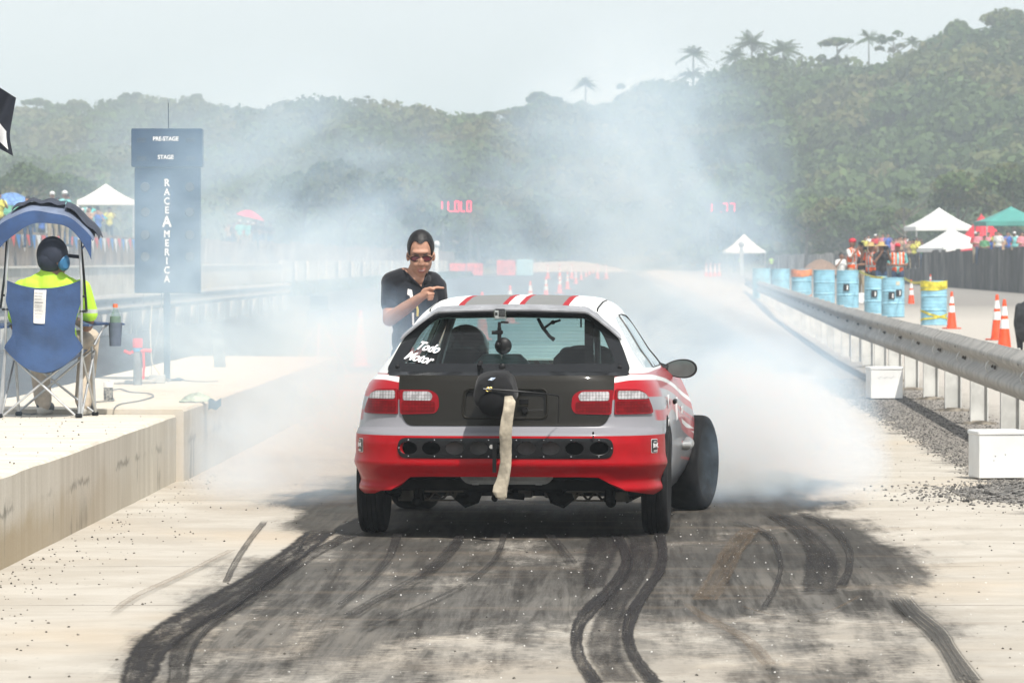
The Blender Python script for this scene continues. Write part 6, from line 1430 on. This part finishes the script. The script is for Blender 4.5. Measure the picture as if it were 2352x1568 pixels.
def cam_thing(loc, label):
    e = thing('photo_camera', label, 'camera', loc); m = MB(); m.box((0, 0, 0), (.15, .08, .11), bev=.01); m.build('camera_body', BLKP, e); m = MB(); m.lathe([(0, -.28), (.05, -.28), (.045, -.1), (.04, -.04)], 14, axis='Y'); m.build('lens', BLKM, e)
phs = [(1958, 144, SH['white'], ORV, 'cap', 1, 'photographer in red cap and orange vest raising a camera behind the blue drums'), (2000, 146, SH['grey'], ORV, 'straw', 1, 'photographer in straw hat with orange vest, left of the pair in hats'), (2024, 143, SH['black'], None, 'straw', 1, 'photographer in black shirt and straw hat beside the red capped man'),
       (1978, 150, SH['black'], None, None, 3, 'person in black with backpack between the orange vests'), (2010, 150, SH['black'], ORV, None, 3, 'person in orange vest stooping behind the drums'), (2062, 145, SH['turquoise'], ORV, 'cap', 3, 'man in red cap, orange vest over turquoise shirt, walking by the drums'), (1932, 190, SH['white'], None, None, 1, 'person in white shirt raising both arms far behind the drums')]
for i, (u, y, sh_, vs_, hat, pose, lab) in enumerate(phs):
    f = figure('photographer', sh_, DENIM if i == 5 else PT[(i + 1) % 3], SKIND, hat, pose, vest=vs_, voxel=.022); f.location = atg(u, y, .2 if y < 170 else 0); f.rotation_euler = (0, 0, (.9, -.7, .4, -1.2, .3, 0, .4)[i]); f['label'] = lab; f.scale = (1.04,) * 3 if i else (1.12,) * 3
    if i in (0, 1, 2): cam_thing(Vector(f.location) + Matrix.Rotation(f.rotation_euler.z, 3, 'Z') @ Vector((0, -.3, 1.58 * f.scale[0])), f'black camera with long lens held up by the {["red capped", "straw hatted orange vest", "black shirted"][i]} photographer')
HATM['marshal'] = None
for i, (u, y, z, lab) in enumerate(((1702, 575, 0, 'marshal in neon vest left of the far tent leg'), (1772, 560, 0, 'marshal in neon shirt and cap right of the far tent'), (1762, 600, 0, 'marshal in orange vest beside the far tent'))):
    f = figure('marshal', SH['grey'] if i == 2 else NEON, PT[2], SKIND, None, 0, vest=ORV if i == 2 else NV, voxel=.035); f.location = atg(u, y, z + .1); f['label'] = lab; f.scale = (1.1,) * 3

# ------------------------------------------------------------------ wooded hills
LEFT = [(-1600, 262), (-400, 262), (0, 258), (60, 250), (100, 236), (180, 255), (260, 236), (330, 228), (450, 222), (560, 236), (650, 240), (760, 268), (900, 300), (1300, 330), (3400, 340)]
MIDR = [(-1600, 420), (200, 400), (480, 350), (640, 285), (740, 262), (850, 266), (960, 268), (1060, 296), (1120, 300), (1200, 285), (1290, 278), (1420, 262), (1500, 240), (1580, 228), (1660, 190), (1760, 178), (1860, 165), (1940, 135), (2080, 128), (2150, 100), (2240, 78), (2352, 60), (2600, 20), (3400, -60)]
def prof(tab, u):
    for a, b in zip(tab, tab[1:]):
        if u <= b[0]: return a[1] + (b[1] - a[1]) * sm(a[0], b[0], u)
    return tab[-1][1]
def hill(name, tab, y0, y1, lab):
    def zf(u, y):
        zt = CH - (prof(tab, u) + (86 if tab is LEFT else 70 + 8 * sm(1500, 1650, u) + 48 * sm(1750, 1950, u)) - HV) / F * y1(u); t = (y - y0(u)) / (y1(u) - y0(u)); return zt * sm(0, 1, min(1, t)) * (1 if t < 1 else max(0, 1 - (t - 1) * 1.2)) + (ground_z(0, 900) if t <= 0 else 0) - (0.6 if t <= 0 else 0)
    m = MB(); us = [-1500 + 60 * i for i in range(82)]; T = [k / 16 for k in range(0, 25)]
    m.add([Vector(((u - CX) / F * (y0(u) + t * (y1(u) - y0(u))), y0(u) + t * (y1(u) - y0(u)), zf(u, y0(u) + t * (y1(u) - y0(u))))) for u in us for t in T], [(i * len(T) + j, (i + 1) * len(T) + j, (i + 1) * len(T) + j + 1, i * len(T) + j + 1) for i in range(len(us) - 1) for j in range(len(T) - 1)])
    setp(m.build(name, M('hill_soil', (.10, .12, .06), .95, var=.3, scale=.05, two=(.16, .14, .09))), kind='structure'); return zf
lz = hill('hill', LEFT, lambda u: 760 + 0 * u, lambda u: 1250, 'far')
y0m = lambda u: 640 - 200 * sm(1300, 2500, u) - 120 * sm(600, -300, u); y1m = lambda u: 900 - 160 * sm(1300, 2500, u) - 60 * sm(600, -300, u)
mz = hill('hill', MIDR, y0m, y1m, 'mid')
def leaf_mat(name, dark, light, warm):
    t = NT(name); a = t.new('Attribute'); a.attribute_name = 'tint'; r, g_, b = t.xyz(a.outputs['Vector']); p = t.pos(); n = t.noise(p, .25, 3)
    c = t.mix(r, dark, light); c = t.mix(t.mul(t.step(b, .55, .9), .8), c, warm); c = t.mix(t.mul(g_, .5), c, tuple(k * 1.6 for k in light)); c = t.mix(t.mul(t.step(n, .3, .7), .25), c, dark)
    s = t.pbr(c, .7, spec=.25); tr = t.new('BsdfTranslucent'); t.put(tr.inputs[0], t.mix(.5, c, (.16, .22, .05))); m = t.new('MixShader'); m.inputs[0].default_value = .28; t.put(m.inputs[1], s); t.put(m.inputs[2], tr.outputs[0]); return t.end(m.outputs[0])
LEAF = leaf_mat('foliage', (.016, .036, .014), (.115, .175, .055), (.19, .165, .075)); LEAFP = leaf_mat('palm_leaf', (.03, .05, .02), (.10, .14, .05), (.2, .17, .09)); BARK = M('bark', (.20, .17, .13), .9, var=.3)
def leaves(centres, radii, counts, size, rng, flat=.75):
    """leaf clusters on lumpy crowns; returns quads and tints"""
    allv = []; tint = []
    for c, r, n in zip(centres, radii, counts):
        nl = rng.integers(4, 8); lob = rng.normal(size=(nl, 3)); lob /= np.linalg.norm(lob, axis=1)[:, None]; lob[:, 2] = np.abs(lob[:, 2]) * .8 - .1; lr = rng.uniform(.38, .62, nl); lc = lob * rng.uniform(.35, .7, (nl, 1))
        k = rng.integers(0, nl, n); d = rng.normal(size=(n, 3)); d /= np.linalg.norm(d, axis=1)[:, None]; d[:, 2] = np.where(rng.random(n) < .75, np.abs(d[:, 2]), d[:, 2])
        p = lc[k] + d * (lr[k] * rng.uniform(.72, 1.06, n))[:, None]; p[:, 2] *= flat; p = p * r + c
        nrm = d + rng.normal(size=(n, 3)) * .55; nrm /= np.linalg.norm(nrm, axis=1)[:, None]
        a = np.cross(nrm, rng.normal(size=(n, 3))); a /= np.linalg.norm(a, axis=1)[:, None]; b = np.cross(nrm, a); s = size * rng.uniform(.5, 1.25, n)[:, None] * (.6 + .4 * min(r / 4, 1.6))
        q4 = np.stack([p - a * s, p - b * s * .7, p + a * s, p + b * s * .7], 1); allv.append(q4.reshape(-1, 3))
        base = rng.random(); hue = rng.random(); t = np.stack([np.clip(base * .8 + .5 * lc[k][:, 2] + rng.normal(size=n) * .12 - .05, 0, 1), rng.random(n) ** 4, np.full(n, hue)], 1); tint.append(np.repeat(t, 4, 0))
    return np.concatenate(allv), np.concatenate(tint)
def quad_mesh(name, V, T, mat_):
    n = len(V); me = bpy.data.meshes.new(name); me.vertices.add(n); me.vertices.foreach_set('co', V.astype(np.float32).ravel()); me.loops.add(n); me.loops.foreach_set('vertex_index', np.arange(n, dtype=np.int32))
    me.polygons.add(n // 4); me.polygons.foreach_set('loop_start', np.arange(0, n, 4, dtype=np.int32)); me.polygons.foreach_set('loop_total', np.full(n // 4, 4, np.int32)); me.update(calc_edges=True)
    at = me.attributes.new('tint', 'FLOAT_VECTOR', 'POINT'); at.data.foreach_set('vector', T.astype(np.float32).ravel()); me.materials.append(mat_)
    o = bpy.data.objects.new(name, me); COL.objects.link(o); return o
def wood(name, zf, y0, y1, n, urange, rr, per, size, label, rng, tmax=1.02):
    cs, rs, ns = [], [], []
    for _ in range(n):
        u = rng.uniform(*urange); t = rng.random() ** .8 * tmax; y = y0(u) + t * (y1(u) - y0(u)); r = rng.uniform(*rr); cs.append(np.array([(u - CX) / F * y, y, zf(u, y) + r * .55])); rs.append(r); ns.append(int(per * (r / rr[1]) ** 1.5) + 60)
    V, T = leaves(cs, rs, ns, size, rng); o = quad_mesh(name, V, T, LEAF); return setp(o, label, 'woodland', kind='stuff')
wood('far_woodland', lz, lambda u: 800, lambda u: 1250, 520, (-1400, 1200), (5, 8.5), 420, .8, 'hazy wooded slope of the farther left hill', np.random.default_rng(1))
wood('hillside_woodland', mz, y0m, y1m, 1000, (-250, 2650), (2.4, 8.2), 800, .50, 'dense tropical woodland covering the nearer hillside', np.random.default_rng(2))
# shrubs and trees at the foot of the hill, then single trees breaking the skyline
def tree_thing(name, label, u, y, zbase, h_, r, group, rng, kind='round', size=.45, n=900, cat='tree'):
    e = thing(name, label, cat, atg(u, y, zbase), rng.uniform(0, 6), group); tr = MB(); top = h_ * (.72 if kind != 'palm' else .96)
    lean = rng.uniform(-.06, .06) * h_; pts = [(0, 0, -.5), (lean * .3, 0, top * .45), (lean, 0, top)]
    tr.tube(pts, [h_ * .028, h_ * .02, h_ * .013], 8)
    if kind != 'palm':
        for k in range(5): a = rng.uniform(0, 6.28); z0 = top * rng.uniform(.5, .85); tr.tube([(lean * .6, 0, z0), (lean * .6 + r * .35 * math.cos(a), r * .35 * math.sin(a), z0 + h_ * .12), (lean * .6 + r * .7 * math.cos(a), r * .7 * math.sin(a), z0 + h_ * .2)], [h_ * .012, h_ * .008, h_ * .003], 6)
    tr.build('trunk', BARK, e)
    if kind == 'palm':
        vs = []; ti = []
        for k in range(24):
            a = 2 * PI * k / 24 + rng.uniform(-.2, .2); el_ = rng.uniform(-.1, 1.25); L = r * rng.uniform(.85, 1.1); P_ = Vector((lean, 0, top)); d = Vector((math.cos(a) * math.cos(el_), math.sin(a) * math.cos(el_), math.sin(el_))); side = Vector((-math.sin(a), math.cos(a), 0)); N = 9; prev = None
            for j in range(N + 1):
                f = j / N; c = P_ + d * L * f + Vector((0, 0, -L * .55 * f * f)); wd = r * .15 * math.sin(PI * min(1, f * .9 + .12)); dr_ = Vector((0, 0, -wd * .8))
                if prev:
                    for s in (-1, 1):
                        A, B, w0 = prev[0], c, prev[1]; m1 = A.lerp(B, .15); m2 = A.lerp(B, .8)
                        vs += [m1, m2, m2 + side * s * wd + dr_ + d * L * .06, m1 + side * s * w0 + dr_ * (w0 / max(wd, .01)) + d * L * .06]; tt = (rng.uniform(.2, .8), rng.random() ** 4, .3); ti += [tt] * 4
                prev = (c, wd)
        o = quad_mesh('crown', np.array([tuple(v) for v in vs]), np.array(ti), LEAFP); o.parent = e
    else:
        if kind == 'flat': cs = [np.array([lean + r * .55 * math.cos(a), r * .55 * math.sin(a), top + r * .1 * rng.uniform(-.5, 1)]) for a in np.linspace(0, 5.5, 6)] + [np.array([lean, 0, top + .15 * r])]; rs = [r * .42] * 7; ns = [n // 7] * 7; fl = .42
        elif kind == 'sparse': cs = [np.array([lean + r * rng.uniform(-.7, .7), r * rng.uniform(-.7, .7), top + r * rng.uniform(-.6, .6)]) for _ in range(7)]; rs = [r * .3] * 7; ns = [n // 12] * 7; fl = .8
        else: cs = [np.array([lean, 0, top + r * .05])] + [np.array([lean + r * .5 * math.cos(a), r * .5 * math.sin(a), top + r * rng.uniform(-.3, .3)]) for a in (0, 2, 4)]; rs = [r * .75] + [r * .5] * 3; ns = [n // 2] + [n // 6] * 3; fl = .85
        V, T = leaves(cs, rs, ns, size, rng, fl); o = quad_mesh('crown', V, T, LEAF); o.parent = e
    return e
rg_ = np.random.default_rng(5)
def onridge(u, vtop, hpx, kind, r_px, label, name='ridge_tree', tab=None):
    r_px *= 1.5; vtop -= 2; hpx += 22
    y = y1m(u) * .97; k = y / F; h_ = hpx * k; zb_ = CH - (vtop + hpx - HV) * k; tree_thing(name, label, u, y, zb_, h_, r_px * k, 'trees on the skyline', rg_, kind, size=.42, n=1100)
onridge(1592, 122, 105, 'palm', 30, 'tall slim palm standing alone on the skyline', 'palm_tree'); onridge(1594, 170, 60, 'palm', 30, 'shorter palm just below the tall slim palm', 'palm_tree')
onridge(1726, 97, 90, 'palm', 42, 'big palm with full crown right of the slim palms', 'palm_tree'); onridge(1800, 112, 75, 'palm', 40, 'brownish palm beside the big full crowned palm', 'palm_tree')
onridge(1345, 190, 70, 'palm', 24, 'small ragged palm on the low part of the ridge', 'palm_tree'); onridge(1996, 85, 55, 'palm', 28, 'palm bending between two open trees on the right skyline', 'palm_tree')
onridge(2095, 98, 45, 'palm', 22, 'small palm below the right hill top', 'palm_tree'); onridge(2205, 68, 40, 'palm', 16, 'thin palm spike near the top of the right hill', 'palm_tree'); onridge(1690, 128, 70, 'palm', 30, 'palm half hidden left of the big full crowned palm', 'palm_tree')
onridge(1923, 78, 70, 'flat', 34, 'open umbrella shaped tree on the right skyline', 'umbrella_tree'); onridge(2052, 72, 75, 'sparse', 28, 'sparse spindly tree right of the bending palm', 'sparse_tree')
onridge(1248, 212, 75, 'round', 30, 'pale rounded tree on the ridge above the left scoreboard', 'broadleaf_tree'); onridge(1432, 198, 60, 'sparse', 34, 'thin see-through tree on the ridge', 'sparse_tree')
onridge(1125, 250, 50, 'round', 16, 'small round tree at the dip in the skyline', 'broadleaf_tree'); onridge(1195, 248, 50, 'flat', 48, 'wide flat crowned tree left of the pale rounded one', 'umbrella_tree')
onridge(970, 252, 45, 'flat', 38, 'low flat crowned tree above the pointing man', 'umbrella_tree'); onridge(786, 238, 40, 'round', 14, 'small dark tree on the ridge above the smoke', 'broadleaf_tree')
onridge(2180, 66, 60, 'round', 46, 'broad dark tree near the top of the right hill', 'broadleaf_tree'); onridge(2310, 36, 80, 'round', 50, 'tall pale green tree at the right edge of the hill top', 'broadleaf_tree')
def farridge(u, vtop, hpx, kind, r_px, label):
    hpx += 15; r_px *= 1.1; y = 1235; k = y / F; tree_thing('ridge_tree', label, u, y, CH - (vtop + hpx - HV) * k, hpx * k, r_px * k, 'trees on the skyline', rg_, kind, size=.8, n=700)
farridge(85, 222, 45, 'flat', 36, 'pale flat topped tree on the far left ridge'); farridge(300, 216, 45, 'round', 34, 'rounded tree on the far ridge left of the starting tree'); farridge(448, 210, 40, 'round', 14, 'small tree top on the far ridge above the starting tree')
farridge(655, 226, 40, 'round', 16, 'small rounded tree on the far ridge'); farridge(712, 232, 38, 'round', 18, 'tree right of the small rounded one on the far ridge'); farridge(180, 232, 40, 'round', 26, 'hazy tree between flat topped and rounded trees on the far ridge')
# individual trees at the foot of the slope, in front of the wood
for i, (u, y, h_, r, kd, lab) in enumerate(((40, 420, 10, 4.2, 'round', 'dark bushy tree behind the green tent at the left'), (130, 440, 9.5, 4, 'round', 'dark rounded tree behind the camp chair canopy'), (700, 430, 9, 4.2, 'round', 'leafy tree behind the pink parasol'), (790, 420, 10, 4.5, 'round', 'tree with pale trunk left of the pointing man'), (880, 440, 9, 4.6, 'round', 'light green tree behind the pointing man'),
     (955, 450, 7, 3.6, 'round', 'low green tree right behind the man'), (1100, 635, 8, 4.5, 'round', 'tree below the left scoreboard'), (1850, 480, 7, 4.2, 'round', 'low dark tree right of the far tent'), (1960, 450, 7, 4.0, 'round', 'bushy tree behind the photographers'), (2080, 400, 8, 3.6, 'sparse', 'brownish sparse tree behind the white tents'), (2200, 380, 8, 4.0, 'round', 'dark tree behind the highest white tent'), (2330, 370, 9, 4.2, 'round', 'dark tree behind the teal tent'))):
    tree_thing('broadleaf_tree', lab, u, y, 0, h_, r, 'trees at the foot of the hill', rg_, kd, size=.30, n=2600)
# rough grass strip by the white panels
pts = rg_.uniform(0, 1, (5000, 2)); V = []; T = []
for a, b in pts:
    y = 200 + 270 * a; p = RD(-15.5 + 2.2 * b * b, y, 0); hh_ = rg_.uniform(.15, .5); w2 = rg_.uniform(.1, .3); an = rg_.uniform(0, PI); dx, dy = math.cos(an) * w2, math.sin(an) * w2
    V += [(p.x - dx, p.y - dy, 0), (p.x + dx, p.y + dy, 0), (p.x + dx * .6, p.y + dy * .6, hh_), (p.x - dx * .6, p.y - dy * .6, hh_)]; T += [(rg_.random(), .2, rg_.random())] * 4
setp(quad_mesh('grass_strip', np.array(V), np.array(T), LEAFP), 'rough grass and weeds along the foot of the white panels', 'grass', kind='stuff')
# ------------------------------------------------------------------ tyre smoke and haze
def smoke_mat():
    t = NT('smoke'); p = t.pos(); x, y, z = t.xyz(p)
    n1 = t.noise(p, .62, 4, .66, dist=1.6, stretch=(1, .55, 1.2)); n2 = t.noise(p, 2.6, 4, .65, dist=.8, stretch=(1, .6, 1.1))
    nn = t.add(t.mul(n1, .66), t.mul(n2, .34))
    def blob(c, r, amp, p2=1.0):
        dx = t.mul(t.sub(x, c[0]), 1 / r[0]); dy = t.mul(t.sub(y, c[1]), 1 / r[1]); dz = t.mul(t.sub(z, c[2]), 1 / r[2])
        q = t.add(t.add(t.mul(dx, dx), t.mul(dy, dy)), t.mul(dz, dz))
        return t.mul(t.math('MAXIMUM', t.sub(1, q), 0), amp)
    tot = None
    for b in BLOBS:
        d = blob(*b); tot = d if tot is None else t.add(tot, d)
    shape = t.step(t.add(nn, t.mul(tot, .0)), .43, .585)
    dens = t.mul(tot, t.add(t.mul(shape, 1.6), .07))
    floor = t.step(z, .0, .12)
    dens = t.mul(dens, t.add(t.mul(floor, .8), .2))
    v = t.new('VolumeScatter'); t.put(v.inputs['Color'], (.52, .75, 1.0)); t.put(v.inputs['Density'], dens); v.inputs['Anisotropy'].default_value = -.1
    ab = t.new('VolumeAbsorption'); t.put(ab.inputs['Color'], (.95, .95, .95)); t.put(ab.inputs['Density'], dens); ad = t.new('AddShader'); t.put(ad.inputs[0], v.outputs[0]); t.put(ad.inputs[1], ab.outputs[0])
    return t.end(None, ad.outputs[0])
# centre, radii, density
BLOBS = [((1.55, 30.95, .2), (.85, 2.2, .85), 1.5),
         ((1.36, 33.2, .5), (1.15, 3.4, 1.05), .36),
         ((-1.25, 30.6, .25), (.85, 2.3, .62), .62),
         ((-1.45, 33.6, .75), (1.3, 3.8, 1.2), .33),
         ((-.85, 30.3, .80), (.62, 1.3, .60), 1.0),
         ((.5, 36.5, .6), (2.5, 5.5, 1.15), .18),
         ((-1.75, 37.0, 1.4), (1.8, 5.5, 1.8), .20),
         ((-3.6, 36.0, .9), (1.8, 5.5, 1.5), .05),
         ((.92, 37.0, 1.5), (1.35, 4.6, 2.0), .27)]
sm_ = MB(); sm_.box((0, 36, 1.95), (16, 16, 3.88)); so = sm_.build('tyre_smoke', smoke_mat(), smooth=False)
setp(so, 'blue white tyre smoke billowing around and beyond the front wheels', 'smoke', kind='stuff')
def haze_mat():
    t = NT('haze'); v = t.new('VolumePrincipled'); t.put(v.inputs['Color'], (.80, .91, 1)); v.inputs['Density'].default_value = HAZE
    v.inputs['Anisotropy'].default_value = 0; return t.end(None, v.outputs[0])
HAZE = .00062
h = MB(); h.box((0, 1560, 48), (1600, 3200, 98)); ho = h.build('haze', haze_mat(), smooth=False); setp(ho, 'thin pale haze over the whole strip and hills', 'haze', kind='stuff')
